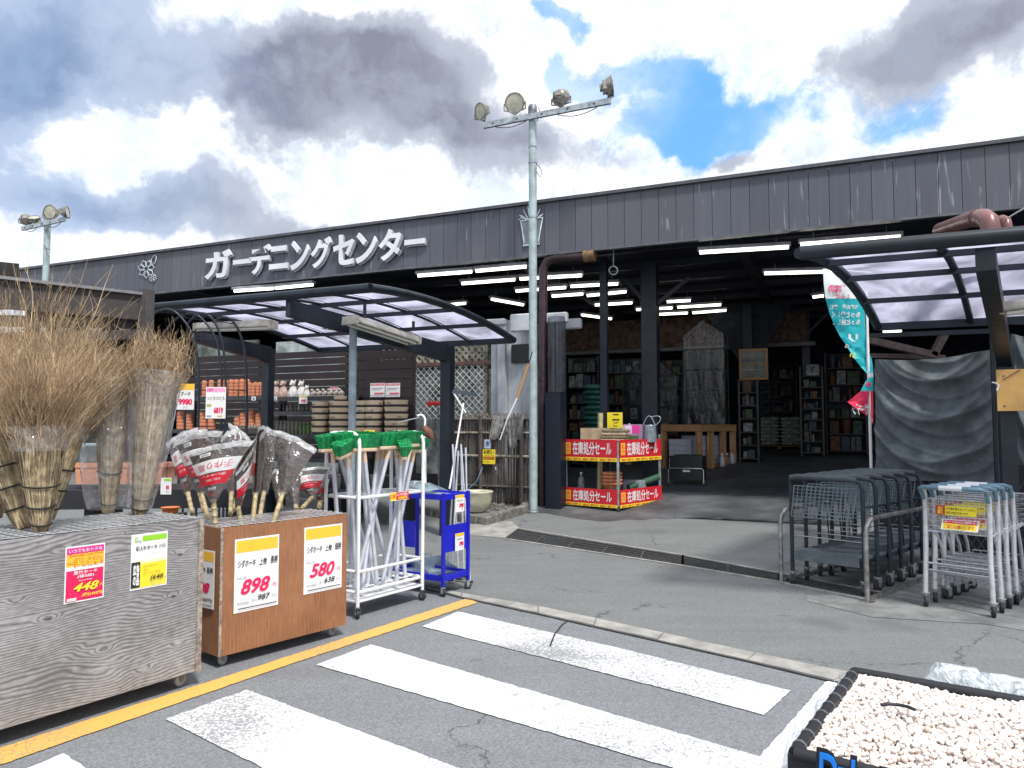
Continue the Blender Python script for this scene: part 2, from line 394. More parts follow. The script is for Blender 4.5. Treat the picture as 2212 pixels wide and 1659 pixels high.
# =============================================================== SETTING: ground
def asphalt(name, c, speck, rough, big):
    m = bpy.data.materials.new(name); m.use_nodes = True; nt = m.node_tree; P = nt.nodes['Principled BSDF']
    o = N(nt, 'ShaderNodeTexCoord').outputs['Object']
    fine = N(nt, 'ShaderNodeTexNoise', i={'Vector': o, 'Scale': 110.0, 'Detail': 3.0, 'Roughness': .7})
    vor = N(nt, 'ShaderNodeTexVoronoi', i={'Vector': o, 'Scale': 125.0})
    bg = N(nt, 'ShaderNodeTexNoise', i={'Vector': o, 'Scale': .9, 'Detail': 6.0, 'Roughness': .6})
    sc = N(nt, 'ShaderNodeVectorMath', operation='MULTIPLY', i={0: o, 1: (.5, 3.5, 1)})
    st = N(nt, 'ShaderNodeTexNoise', i={'Vector': sc.outputs[0], 'Scale': 1.2, 'Detail': 5.0})
    f = M(nt, 'MULTIPLY_ADD', fine.outputs[0], speck, M(nt, 'MULTIPLY_ADD', bg.outputs[0], big, M(nt, 'MULTIPLY', st.outputs[0], big * .8)))
    k = MR(nt, f, .2 * (speck + 1.8 * big), .85 * (speck + 1.8 * big), .62, 1.38, False)
    cc = N(nt, 'ShaderNodeSeparateColor', i={0: vor.outputs['Color']}).outputs[0]
    k = M(nt, 'MULTIPLY', k, MR(nt, cc, 0, 1, 1 - .42 * speck, 1 + .42 * speck, False))
    stones = MR(nt, vor.outputs['Distance'], .10, .22, 1.0 + speck * 1.3, 1.0)
    k = M(nt, 'MULTIPLY', k, stones)
    kk = N(nt, 'ShaderNodeCombineXYZ', i={0: k, 1: k, 2: k})
    col = MX(nt, 1.0, c, kk.outputs[0], 'MULTIPLY')
    wet = N(nt, 'ShaderNodeTexNoise', i={'Vector': o, 'Scale': .55, 'Detail': 4.0, 'Roughness': .55})
    col = MX(nt, MR(nt, wet.outputs[0], .60, .70, 0, .45), col, tuple(q * .45 for q in c))
    dv = N(nt, 'ShaderNodeVectorMath', operation='ADD', i={0: o, 1: N(nt, 'ShaderNodeVectorMath', operation='SCALE', i={0: N(nt, 'ShaderNodeTexNoise', i={'Vector': o, 'Scale': 2.5, 'Detail': 6.0, 'Roughness': .7}).outputs['Color'], 'Scale': .5}).outputs[0]})
    ck_ = N(nt, 'ShaderNodeTexVoronoi', feature='DISTANCE_TO_EDGE', i={'Vector': dv.outputs[0], 'Scale': .55})
    cm_ = N(nt, 'ShaderNodeTexNoise', i={'Vector': o, 'Scale': .45, 'Detail': 2.0})
    col = MX(nt, M(nt, 'MULTIPLY', MR(nt, ck_.outputs['Distance'], .0015, .006, .75, 0), MR(nt, cm_.outputs[0], .50, .56, 0, 1)), col, (.03, .03, .032))
    sp_ = N(nt, 'ShaderNodeTexVoronoi', i={'Vector': dv.outputs[0], 'Scale': 1.6})
    col = MX(nt, MR(nt, sp_.outputs['Distance'], .045, .075, .55, 0), col, tuple(q * .4 for q in c))
    nt.links.new(col, P.inputs['Base Color']); P.inputs['Roughness'].default_value = rough
    b = N(nt, 'ShaderNodeBump', i={'Strength': .5 * speck + .08, 'Distance': .004, 'Height': fine.outputs[0]})
    nt.links.new(b.outputs[0], P.inputs['Normal']); MATS[name] = m; return m, col
asph, _ = asphalt('asphalt', (.190, .199, .212), .62, .9, .35)
apronm, _ = asphalt('smooth_asphalt', (.170, .177, .176), .55, .82, .6)
def sheet(pts, z, name, mt, n=1):
    mb = MB(); mb.add([V((p[0], p[1], z)) for p in pts], [tuple(range(len(pts)))], False); return struct(mb, name, mt)
mb = MB(); mb.grid(lambda u, v: V((-1500 + 3000 * u, -1500 + 3000 * v, -.002)), 60, 60, False); struct(mb, 'road', asph)
kl = [(-3000, 1050), (300, 1150), (900, 1266), (997.5, 1291.6), (1162.7, 1326.8), (1420, 1384.8), (1615, 1428.5), (1802.5, 1473.5), (2300, 1596), (3400, 1860)]
ku = [(-3000, 1048), (300, 1146), (900, 1260), (997.5, 1283.5), (1162.7, 1311.9), (1433.6, 1370.8), (1632.5, 1414.8), (1832.5, 1456), (2330, 1572), (3400, 1815)]
KL = [gz(*p) for p in kl]; KU = [gz(*p) for p in ku]
# apron / store floor: follows the gentle ramp up to the shop
mb = MB()
def apron(u, v):
    i = u * (len(KU) - 1); a = min(int(i), len(KU) - 2); k = KU[a].lerp(KU[a + 1], i - a)
    e = k + BV * (v ** 1.5 * 34); e.z = fh(e) + .003; return e
mb.grid(apron, 64, 60); struct(mb, 'store_floor', apronm)
concm = mat('old_concrete', (.40, .385, .35), .85, 0, .22, 5, .3, 90, col2=(.24, .235, .22))
seam = mat('seam_dirt', (.025, .026, .028), .9)
mb = MB()
for i in range(len(KL) - 1):      # kerb stones laid end to end, 22 mm proud
    a, b, c, d = KL[i], KL[i + 1], KU[i + 1], KU[i]
    n = max(1, round((b - a).length / .6))
    for j in range(n):
        t0, t1 = (j + .006) / n, (j + .994) / n
        q = [a.lerp(b, t0), a.lerp(b, t1), d.lerp(c, t1), d.lerp(c, t0)]
        mb.hexa([V((p.x, p.y, -.03)) for p in q] + [V((p.x, p.y, .014 + R.uniform(-.002, .002))) for p in q])
struct(mb, 'kerb_strip', concm)
mb = MB()
for L_, o1, o2 in ((KL, -.018, .0), (KU, 0, .02)):
    for i in range(len(L_) - 1):
        a, b = L_[i], L_[i + 1]; d = (b - a).normalized(); n = V((-d.y, d.x, 0))
        mb.add([V((p.x, p.y, .0045)) for p in (a + n * o1, b + n * o1, b + n * o2, a + n * o2)], [(0, 1, 2, 3)], False)
struct(mb, 'kerb_joint', seam)
# drain channel with slotted cover
du = [gz(*p) for p in ((1119.4, 1150.7), (1474.7, 1202), (1682.6, 1241), (1900, 1283))]
dl = [gz(*p) for p in ((1092.3, 1164.3), (1474.7, 1222.5), (1682.6, 1257.5), (1880, 1297))]
drainm = mat('drain_iron', (.10, .105, .10), .6, .3, .2, 30)
mb = MB()
for i in range(3):
    a, b, c, d = dl[i], dl[i + 1], du[i + 1], du[i]
    mb.m(seam); mb.add([V((p.x, p.y, .007 + fh(p))) for p in (a, b, c, d)], [(0, 1, 2, 3)], False)
    mb.m(drainm)
    for k in range(5):
        t = (k + .5) / 5; p, q = a.lerp(d, t), b.lerp(c, t); p.z = fh(p) + .012; q.z = fh(q) + .012; mb.beam(p, q, .018, .008)
    n = int((b - a).length / .5)
    for k in range(n + 1):
        p, q = a.lerp(b, k / n), d.lerp(c, k / n); p.z = fh(p) + .013; q.z = fh(q) + .013; mb.beam(p, q, .02, .010)
    mb.m(concm)
    for (p, q, s_) in ((a, b, -1), (d, c, 1)):
        dd = (q - p).normalized(); nn = V((-dd.y, dd.x, 0)) * .03 * s_
        p2, q2 = p + nn, q + nn; p2.z = fh(p2) + .010; q2.z = fh(q2) + .010; mb.beam(p2, q2, .045, .012)
struct(mb, 'drain', None)
sheetz = lambda pts, z, name, mt: struct(MB().add([V((p.x, p.y, fh(p) + z)) for p in pts], [tuple(range(len(pts)))], False), name, mt)
sheetz([gz(*p) for p in ((960, 1150), (1045, 1138), (1105, 1140), (1122, 1149), (1094, 1163), (1015, 1157))], .0075, 'concrete_patch', concm)
sheetz([gz(*p) for p in ((1745, 1300), (1885, 1335), (2130, 1350), (2400, 1395), (2400, 1360), (2100, 1290), (1850, 1210), (1735, 1262))], .0068, 'concrete_pavement', mat('worn_concrete', (.20, .205, .20), .85, 0, .2, 3, .2, 60))
# painted road markings: worn paint
def paintm(name, c, wear, seed):
    m, ac = asphalt(name, (.190, .199, .212), .62, .9, .35); nt = m.node_tree; P = nt.nodes['Principled BSDF']
    o = N(nt, 'ShaderNodeTexCoord').outputs['Object']
    lg = N(nt, 'ShaderNodeTexNoise', i={'Vector': o, 'Scale': 1.1, 'Detail': 2.0, 'W': seed}, noise_dimensions='4D')
    fn = N(nt, 'ShaderNodeTexNoise', i={'Vector': o, 'Scale': 55.0, 'Detail': 6.0, 'Roughness': .8})
    dv = N(nt, 'ShaderNodeVectorMath', operation='ADD', i={0: o, 1: N(nt, 'ShaderNodeVectorMath', operation='SCALE', i={0: N(nt, 'ShaderNodeTexNoise', i={'Vector': o, 'Scale': 7.0, 'Detail': 3.0}).outputs['Color'], 'Scale': .09}).outputs[0]})
    cr = N(nt, 'ShaderNodeTexVoronoi', feature='DISTANCE_TO_EDGE', i={'Vector': dv.outputs[0], 'Scale': 24.0})
    crk = M(nt, 'MULTIPLY', MR(nt, cr.outputs['Distance'], .02, .07, .7, 0), MR(nt, lg.outputs[0], .38, .48, 0, 1))
    wr = MR(nt, M(nt, 'MULTIPLY_ADD', lg.outputs[0], 1.1, M(nt, 'MULTIPLY', fn.outputs[0], 1.5)), 1.58 - wear, 1.70 - wear, 0, .85)
    f = M(nt, 'MAXIMUM', crk, wr)
    col = MX(nt, f, MX(nt, MR(nt, fn.outputs[0], .3, .7, 0, 1), c, tuple(q * .85 for q in c)), ac)
    nt.links.new(col, P.inputs['Base Color']); P.inputs['Roughness'].default_value = .7
    MATS[name] = m; return m
def ragged(P, amp=.007):
    o = []
    for i, a in enumerate(P):
        b = P[(i + 1) % len(P)]; n = max(1, int((b - a).length / .022)); d = (b - a).normalized(); m = V((-d.y, d.x, 0))
        for k in range(n):
            q = a.lerp(b, k / n); o.append(q + (m * amp * (noise.noise(q * 14) + .7 * noise.noise(q * 45)) if k else V((0, 0, 0))))
    return o
pw = paintm('worn_white_paint', (.80, .80, .80), .22, 3.0); pw2 = paintm('white_paint_line', (.85, .85, .85), -.15, 9.0)
py_ = paintm('yellow_paint', (.80, .45, .11), -.35, 5.0)
for pts in (((990, 1322), (1350, 1404), (1708, 1493), (1650, 1546), (1475, 1498.8), (912, 1354)),
            ((801, 1393), (1587, 1620), (1760, 1670), (1660, 1720), (1450, 1659), (683, 1437)),
            ((533, 1491), (1560, 1872), (1100, 1926), (357, 1555)),
            ((136.6, 1629), (760, 2030), (300, 2050), (-30, 1697))):
    sheet(ragged([gz(*p) for p in pts]), .004, 'crosswalk_stripe', pw)
sheet(ragged([gz(*p) for p in ((-300, 1714), (0, 1616.5), (553, 1441.5), (1008, 1293.7), (1032.7, 1302.4), (614, 1440), (0, 1653.5), (-300, 1757))]), .004, 'yellow_line', py_)
sheet(ragged([gz(*p) for p in ((1783, 1474.5), (1835, 1459), (1725, 1620), (1690, 1665), (1560, 1830), (1460, 1840), (1622, 1659))]), .0045, 'white_line', pw2)
# cracks in the asphalt
mb = MB()
for pts in ([(1258, 1328), (1235, 1335), (1213, 1352), (1198, 1372), (1188, 1398)], [(1130, 1315), (1125, 1322)], ):
    P3 = [gz(*p) for p in pts]; vs = []; 
    for i, p in enumerate(P3): vs += [V((p.x - .006, p.y, .0056)), V((p.x + .006, p.y, .0056))]
    mb.add(vs, [(2 * i, 2 * i + 1, 2 * i + 3, 2 * i + 2) for i in range(len(P3) - 1)], False)
struct(mb, 'asphalt_crack', seam)

# =============================================================== BUILDING
store = thing('garden_store', 'long garden store with grey panelled fascia and white katakana sign letters', 'store', uz(0, 0, 0))
def fasc():
    m = bpy.data.materials.new('fascia_panel'); m.use_nodes = True; nt = m.node_tree; P = nt.nodes['Principled BSDF']
    o = N(nt, 'ShaderNodeTexCoord').outputs['Object']
    s1 = N(nt, 'ShaderNodeVectorMath', operation='MULTIPLY', i={0: o, 1: (14, 14, .9)})
    a = N(nt, 'ShaderNodeTexNoise', i={'Vector': s1.outputs[0], 'Scale': 1.0, 'Detail': 4.0})
    s2 = N(nt, 'ShaderNodeVectorMath', operation='MULTIPLY', i={0: o, 1: (7, 7, .6)})
    b = N(nt, 'ShaderNodeTexNoise', i={'Vector': s2.outputs[0], 'Scale': 1.9, 'Detail': 5.0, 'Distortion': .3})
    bg = N(nt, 'ShaderNodeTexNoise', i={'Vector': o, 'Scale': .5, 'Detail': 3.0})
    c = MX(nt, MR(nt, a.outputs[0], .3, .7, 0, .5), (.105, .112, .138), (.082, .088, .110))
    c = MX(nt, MR(nt, bg.outputs[0], .4, .65, 0, .5), c, (.12, .12, .13))
    c = MX(nt, M(nt, 'MULTIPLY', MR(nt, b.outputs[0], .60, .70, 0, .6), MR(nt, N(nt, 'ShaderNodeTexNoise', i={'Vector': o, 'Scale': .9, 'Detail': 2.0}).outputs[0], .47, .56, 0, 1)), c, (.38, .38, .40))
    g = N(nt, 'ShaderNodeNewGeometry'); k = MR(nt, g.outputs['Random Per Island'], 0, 1, .9, 1.1, False)
    c = MX(nt, 1.0, c, N(nt, 'ShaderNodeCombineXYZ', i={0: k, 1: k, 2: k}).outputs[0], 'MULTIPLY')
    nt.links.new(c, P.inputs['Base Color']); P.inputs['Roughness'].default_value = .5; P.inputs['Specular IOR Level'].default_value = .3
    return m
fm = fasc()
u0 = uof(FP(29, 600)); u1 = 13.0; ZB, ZT = 4.37, 5.22
mb = MB(); mb.m(fm); n = int((u1 - u0) / .27)
for i in range(n):
    a = u0 + (u1 - u0) * i / n; b = u0 + (u1 - u0) * (i + 1) / n
    mb.box(uz((a + b) / 2, .04, (ZB + ZT) / 2), (b - a - .007, .05, ZT - ZB), BU, BV)
mb.m(seam); mb.box(uz((u0 + u1) / 2, .09, (ZB + ZT) / 2), (u1 - u0 - .02, .04, ZT - ZB - .02), BU, BV)
fascia = mb.build('fascia', None, store)
MB().box(uz((u0 + u1) / 2, .03, ZT + .03), (u1 - u0 + .04, .14, .05), BU, BV).build('coping', mat('coping_metal', (.10, .10, .115), .4, .4), fascia)
MB().box(uz((u0 + u1) / 2, .03, ZB - .022), (u1 - u0 + .02, .10, .035), BU, BV).build('drip_edge', mat('edge_metal', (.13, .135, .15), .4, .4), fascia)
# side wing of the fascia at the left end
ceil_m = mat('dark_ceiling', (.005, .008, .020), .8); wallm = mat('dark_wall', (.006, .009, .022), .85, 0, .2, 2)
VB = 15.0
mb = MB(); mb.box(uz((u0 + u1) / 2, VB / 2 + .15, 4.72), (u1 - u0 - .04, VB, .1), BU, BV); mb.box(uz(u0 + .08, VB / 2, 4.8), (.12, VB - .3, .78), BU, BV)
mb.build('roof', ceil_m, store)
for v in [1.2, 2.6, 4.0, 5.4, 6.8, 8.2, 9.6, 11]: MB().box(uz((u0 + u1) / 2, v, 4.60), (u1 - u0 - .5, .10, .13), BU, BV).build('purlin', mat('steel_dark', (.007, .011, .026), .6), store)
for u in [-12, -8, -4, -.6, 3.2, 7.0, 10.5]: MB().box(uz(u, VB / 2, 4.46), (.14, VB - .6, .13), BU, BV).build('rafter', mat('steel_dark2', (.009, .013, .028), .6), store)
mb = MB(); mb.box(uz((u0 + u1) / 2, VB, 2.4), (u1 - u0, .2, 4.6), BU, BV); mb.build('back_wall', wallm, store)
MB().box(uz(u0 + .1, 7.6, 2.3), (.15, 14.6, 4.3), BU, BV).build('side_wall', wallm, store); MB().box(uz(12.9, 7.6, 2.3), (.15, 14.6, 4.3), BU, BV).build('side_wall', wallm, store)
# dark wall closing the shop left of the entrance (behind the pot shelves)
uw = uof(FP(1150, 700, .9))
# header with boards above the inner shop front
hdr = mat('header_boards', (.10, .055, .04), .8, 0, .3, 8)
mb = MB(); ul = uof(FP(1195, 720, 8)); ur = uof(FP(1742, 720, 8))
zl, zh = FP(1400, 752, 8).z, FP(1400, 690, 8).z
for k in range(4): mb.box(uz((ul + ur) / 2, 8.0 + .01 * (k % 2), zl + (zh - zl) * (k + .5) / 4), (ur - ul, .06, (zh - zl) / 4 + .004), BU, BV)
mb.build('header_panel', hdr, store)
MB().box(uz((ul + ur) / 2, 7.9, zl - .07), (ur - ul + .4, .14, .09), BU, BV).build('header_ledge', mat('ledge_grey', (.12, .12, .13), .6), store)
# columns
def col(px, v, w, name='column', top=4.4):
    p = FP(px, 700, v); u = uof(p); b = uz(u, v, 0); z0 = fh(b)
    MB().box(uz(u, v, (z0 + top) / 2), (w, w, top - z0), BU, BV).build(name, navy, store); return u
col(1305, .8, .12); col(1405, 1.6, .27)
uc = col(1615, 7.0, .2)
for s_ in (-1, 1): MB().prism([uz(uc + .1 * s_, 6.95, 2.9), uz(uc + 1.05 * s_, 6.95, 4.38), uz(uc + .1 * s_, 6.95, 4.38)], BV * .04).build('gusset', ceil_m, store)
col(1740, 8.4, .18)
for (a, b) in (((1345, 600), (1405, 665)), ((1490, 600), (1410, 665)), ((1735, 730), (1800, 665))):
    v = 1.6 if a[0] < 1600 else 8.3
    MB().beam(FP(*a, v), FP(*b, v), .07, .07).build('brace', navy, store)
# black gate post and translucent corrugated tube at the entrance corner
p = gf(1197, 1099); ug = uof(p)
MB().box(V((p.x, p.y, 0)) + BV * .1 + Z * 1.0, (.26, .3, 2.1), BU, BV).build('gate_post', navy, store)
mb = MB(); c = V((p.x, p.y, 0)) + BV * .15
zt = pl(1200, 685, c, BU).z
n = 40; ring = []
for j in (2.06, zt):
    for k in range(n):
        a = 2 * PI * k / n; r = .14 + .008 * (k % 2); ring.append(c + V((r * cos(a), r * sin(a), j)))
mb.add(ring, [(k, (k + 1) % n, n + (k + 1) % n, n + k) for k in range(n)], False)
mb.build('corrugated_sleeve', film('corrugated_film', (.5, .52, .58), .4, .15, .1, 5, (.10, .11, .14)), store)
# brown downpipe with its horizontal run under the fascia
brn = mat('brown_pipe', (.040, .022, .026), .4, 0, .2, 10)
a = FP(1171, 1100, .05); a.z = fh(a)
P3 = [a, FP(1172, 900, .05), FP(1173, 620, .05), FP(1174, 578, .05), FP(1182, 563, .05), FP(1202, 557, .05), FP(1262, 553, .05)]
pr = .075
dp = MB().tube(P3, pr, 14).build('downpipe', brn, store)
MB().tube([FP(1262, 553, .05), FP(1285, 551, .05)], .1, 14).build('pipe_cap', mat('yellowed_cap', (.35, .19, .07), .5, col2=(.12, .07, .04)), dp)
for y in (820, 1015, 1070): MB().lathe([(pr + .012, -.02), (pr + .012, .02)], FP(1172, y, .05), 14).build('pipe_bracket', brn, dp)
# lamp hook under the fascia
mb = MB(); q = FP(1325, 528, .3); mb.tube([q, FP(1325, 575, .3)], .012, 6)
mb.tube([FP(1325, 575, .3) + V((.07 * sin(t), 0, -.07 + .07 * cos(t))) for t in [i * PI / 6 for i in range(12)]], .014, 6, closed=True)
mb.build('hanging_hook', steel, store)
# sign lettering, each character a piece of its own
lm = mat('letter_white', (.78, .79, .82), .4, var=.05, vs=2)
ls = mat('letter_side', (.30, .31, .35), .5)
chars = [('ガ', 443, 498, 538, 600), ('ー', 514, 524, 568, 586), ('デ', 524, 585, 523, 590), ('ニ', 590, 634, 524, 578), ('ン', 638, 680, 518, 577), ('グ', 684, 732, 507, 572),
         ('セ', 736, 786, 502, 566), ('ン', 788, 835, 498, 562), ('タ', 838, 894, 489, 555)]
# each: char, left x, right x, top y, bottom y as surveyed on the fascia plane
chars = [('ガ', 444, 508, 536, 598), ('ー', 508, 552, 562, 574), ('デ', 545, 597, 526, 588), ('ニ', 590, 634, 526, 579), ('ン', 638, 683, 522, 578), ('グ', 684, 734, 508, 572),
         ('セ', 735, 786, 506, 566), ('ン', 786, 837, 500, 562), ('タ', 838, 894, 490, 556), ('ー', 897, 946, 508, 524)]
zs = []
for (ch, x0, x1, y0, y1) in chars:
    sc_ = 1.0
    x0, x1 = 443 + (x0 - 444) * (920 - 443) / (946 - 444), 443 + (x1 - 444) * (920 - 443) / (946 - 444)
    xm = (x0 + x1) / 2; base = 596 - (xm - 470) * .0905 if ch != 'ー' else None
    a = FP(x0, 560, -.06); b = FP(x1, 560, -.06)
    zc = 4.80
    hh = .58 if ch != 'ー' else .10
    if ch == 'ニ': hh = .46
    ua, ub = uof(a), uof(b); w_ = ub - ua
    mb = MB(); mb.m(ls); mb.text(ch, uz(ua + .03, -.01, zc - hh / 2 - .03), BU, Z, w_ * .93, hh, .02, .03)
    mb.m(lm); mb.text(ch, uz(ua, -.012, zc - hh / 2), BU, Z, w_ * .93, hh, .055, .03)
    mb.build('sign_letter', None, fascia)
# line-art emblems on the fascia: a flower with leaf, and a potted plant
def outline(mb, pts, r=.010):
    mb.tube([V(p) for p in pts], r, 5)
em = mat('emblem_white', (.58, .66, .70), .5)
mb = MB(); cx, cy = 318, 585
def E(x, y): return FP(x, y, -.005)
for k in range(7):
    a = 2 * PI * k / 7; outline(mb, [E(cx - 2 + 17 * sin(a + t) * s, cy - 4 + 19 * cos(a + t) * s) for t, s in ((-.3, .25), (-.38, .8), (0, 1.05), (.38, .8), (.3, .25))])
for k in range(6):
    a = 2 * PI * k / 6; outline(mb, [E(330 + 9 * sin(a + t) * s, 600 + 9 * cos(a + t) * s) for t, s in ((-.4, .2), (-.4, .9), (.4, .9), (.4, .2))], .008)
outline(mb, [E(328, 573), E(327, 560), E(334, 551), E(338, 554), E(336, 567), E(328, 573)])
mb.build('flower_emblem', em, fascia)
mb = MB(); emf = mat('emblem_fill', (.17, .20, .22), .5)
mb.m(emf); mb.prism([E(1128, 480), E(1169, 474), E(1163, 525), E(1133, 529)], BV * -.006)
mb.m(em); outline(mb, [E(1125, 478), E(1172, 470), E(1163, 520), E(1166, 527), E(1130, 531), E(1132, 522), E(1125, 478)], .014)
for (x, y) in ((1122, 464), (1130, 452), (1140, 444), (1149, 440), (1158, 445), (1168, 451), (1173, 462), (1120, 474)):
    outline(mb, [E(1147 + (x - 1147) * .35, 474), E(1147 + (x - 1147) * .8, (y + 474) / 2 - 3), E(x, y), E(1147 + (x - 1147) * .6, (y + 474) / 2 + 4)], .009)
mb.build('pot_plant_emblem', em, fascia)
# fluorescent battens hanging from the ceiling
tubem = glow('lit_tube', (1, .97, .86), 2.8)
batten = mat('batten_white', (.35, .36, .38), .5)
lights = [((504, 630), (593, 624)), ((593, 624), (678, 616)), ((900, 597), (1022, 588)), ((1025, 587), (1140, 577)), ((995, 614), (1115, 605)), ((1120, 604), (1260, 596)), ((1112, 630), (1225, 622)),
          ((1230, 620), (1338, 614)), ((1060, 647), (1132, 660)), ((1190, 641), (1262, 636)), ((1266, 640), (1355, 631)), ((1283, 660), (1368, 655)), ((958, 660), (1008, 656)),
          ((1438, 653), (1494, 650)), ((1372, 670), (1455, 666)), ((1461, 665), (1560, 659)), ((1400, 681), (1488, 677)), ((1494, 677), (1571, 671)), ((1507, 547), (1708, 535)), ((1725, 530), (1950, 513)), ((1648, 592), (1832, 587)), ((1255, 681), (1322, 690)), ((1753, 643), (1782, 640)), ((1905, 717), (1950, 716))]
LLAB = ['strip light left of the ones above the left canopy, under the sign', 'strip light touching the left canopy edge from above', 'frontmost strip light left of the big pole, left half', 'frontmost strip light ending at the big pole, right half',
        'second row strip light, left one crossing behind the big pole', 'second row strip light just right of the big pole', 'third row strip light crossing behind the big pole', 'third row strip light right of the big pole by the hook',
        'slanting strip light left of the big pole', 'fourth row strip light right of the downpipe', 'fourth row strip light between the two front posts', 'short fifth row strip light left of the thick navy column', 'small strip light above the right end of the left canopy',
        'short topmost strip light right of the thick navy column', 'second level short light right beside the thick navy column', 'second level long light right of the thick navy column', 'lowest left light right of the thick navy column', 'lowest light above the film greenhouse peak',
        'long bright strip light left of the right canopy corner', 'long bright strip light above the right canopy front beam', 'long strip light ending at the banner top', 'slanting strip light left of the thin navy post', 'small strip light left of the banner middle', 'tiny strip light seen under the right canopy']
for i, (a, b) in enumerate(lights):
    p, q = gz(*a, 4.22), gz(*b, 4.22)
    if i == 23: p, q = at(*a, 13), at(*b, 13)
    p, q = min(p, q, key=lambda t: t.x), max(p, q, key=lambda t: t.x)
    mid = (p + q) / 2; d = (q - p).normalized(); zc = 4.40 if p.z > 4 else p.z + .3
    side = 'near' if mid.y < 13 else ('middle' if mid.y < 17 else 'far')
    L = thing('fluorescent_light', LLAB[i], 'ceiling light', V((mid.x, mid.y, zc)), 0, 'strip lights under the store roof')
    MB().beam(p + Z * .06, q + Z * .06, .12, .05).build('batten', batten, L)
    MB().tube([p + d * .03 + Z * .01, q - d * .03 + Z * .01], .028, 8).build('tube', tubem, L)
    for t in (.15, .85): MB().tube([p.lerp(q, t) + Z * .08, p.lerp(q, t) + Z * (zc - p.z)], .006, 5).build('hanger', batten, L)

# darker floor sheets paint in the light falloff towards the shop interior
for (v0, dz, nm, c_) in ((-.5, .007, 'entrance_falloff', (.105, .112, .120)), (1.6, .0105, 'inner_falloff', (.060, .068, .082))):
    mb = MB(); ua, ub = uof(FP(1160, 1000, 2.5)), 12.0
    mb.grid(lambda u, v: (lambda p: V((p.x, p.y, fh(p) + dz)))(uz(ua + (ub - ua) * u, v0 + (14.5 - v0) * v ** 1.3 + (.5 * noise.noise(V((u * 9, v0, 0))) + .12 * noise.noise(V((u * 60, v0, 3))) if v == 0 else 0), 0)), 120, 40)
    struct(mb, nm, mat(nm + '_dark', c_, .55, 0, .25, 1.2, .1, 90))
# =============================================================== FLOODLIGHT POLES
housing = mat('lamp_housing', (.33, .31, .28), .5, .3, .25, 20); lensm = mat('lamp_lens', (.45, .44, .34), .15, .0, .1, 8)
cablem = mat('cable_grey', (.08, .08, .085), .6)
def floodlight(par, base, head, face, r):
    """base on the crossbar, head centre, facing direction"""
    base, head = V(base), V(head); f = V(face).normalized(); side = f.cross(Z).normalized()
    mb = MB(); mb.lathe([(r * .28, -r * .95), (r * .5, -r * .9), (r * .78, -r * .55), (r * .97, -r * .2), (r * 1.0, 0), (r * 1.06, 0), (r * 1.06, r * .10), (r * .93, r * .10)], head, 22, f, capt=False)
    for k in range(7):
        t = -.45 + .15 * k; mb.box(head - f * r * .72 + side * r * t * 1.5, (r * .35, r * .05, r * .9), f, side, side.cross(f))
    mb.box(head - f * r * .95, (r * .45, r * .55, r * .6), f, side, side.cross(f))
    h = mb.build('floodlight', housing, par)
    MB().lathe([(0.001, r * .12), (r * .35, r * .10), (r * .93, r * .04)], head, 22, f, capb=False, capt=False).build('lens', lensm, h)
    MB().tube([head + side * r * 1.12, head + side * r * 1.12 - Z * r * .7, (base + head) / 2 + side * r * .5 - Z * r * .25, base, (base + head) / 2 - side * r * .5 - Z * r * .25, head - side * r * 1.12 - Z * r * .7, head - side * r * 1.12], .014, 6).build('yoke', housing, h)
def lamp_pole(px, py0, ybase, rad, label, bar, lamps, bands, loops, Yp=None):
    b = gf(px, ybase) if Yp is None else V((0, Yp, 0)) + V(((px - CXD) / FD * Yp, 0, 0))
    b.z = fh(b) if Yp is None else 0
    top = pl(px, py0, b, BU).z
    t = thing('floodlight_pole', label, 'lamp post', b, 0, 'floodlight poles'); b0 = V(b)
    p = MB(); p.tube([b0, V((b.x, b.y, top))], rad, 20)
    pole = p.build('pole', mat('pole_zinc', (.40, .49, .50), .45, .2, .10, 7), t)
    MB().lathe([(rad * 1.12, -.01), (rad * 1.12, .10), (rad * .9, .13), (.01, .14)], V((b.x, b.y, top - .06)), 18).build('pole_cap', dsteel, t)
    MB().lathe([(rad * 1.9, 0), (rad * 1.9, .02), (rad * 1.1, .03)], b0, 18).build('base_plate', dsteel, t)
    for y in bands: MB().lathe([(rad + .006, -.012), (rad + .006, .012)], V((b.x, b.y, pl(px, y, b, BU).z)), 16).build('pole_band', steel, t)
    A, B = pl(*bar[0], b, BU, -rad - .03), pl(*bar[1], b, BU, -rad - .03)
    mb = MB(); mb.beam(A, B, .05, .09); L_ = (B - A).length; dd = (B - A).normalized()
    for k in range(int(L_ / .16)): mb.m(blackm) if False else None
    cb = mb.build('crossbar', steel, t)
    for k in range(5): 
        q = A + dd * L_ * (.08 + .2 * k); MB().box(q - BV * .027, (.03, .006, .022), dd, BV, Z).build('bolt_slot', blackm, cb)
    MB().tube([A + dd * L_ * x - Z * (.06 + .05 * sin(PI * ((x - .1) / .25))) for x in (.1, .15, .2, .25, .3, .35)], .007, 5).build('cable', cablem, t)
    MB().tube([A + dd * L_ * x - Z * (.06 + .07 * sin(PI * ((x - .6) / .3))) for x in (.6, .66, .72, .78, .84, .9)], .007, 5).build('cable', cablem, t)
    for (bx, by, hx, hy, face, r) in lamps:
        floodlight(t, pl(bx, by, b, BU, -.02), pl(hx, hy, b, BU, -.04), face, r)
    for pts in loops: MB().tube([pl(x, y, b, BU, -rad) for x, y in pts], .007, 5).build('cable', cablem, t)
    return t
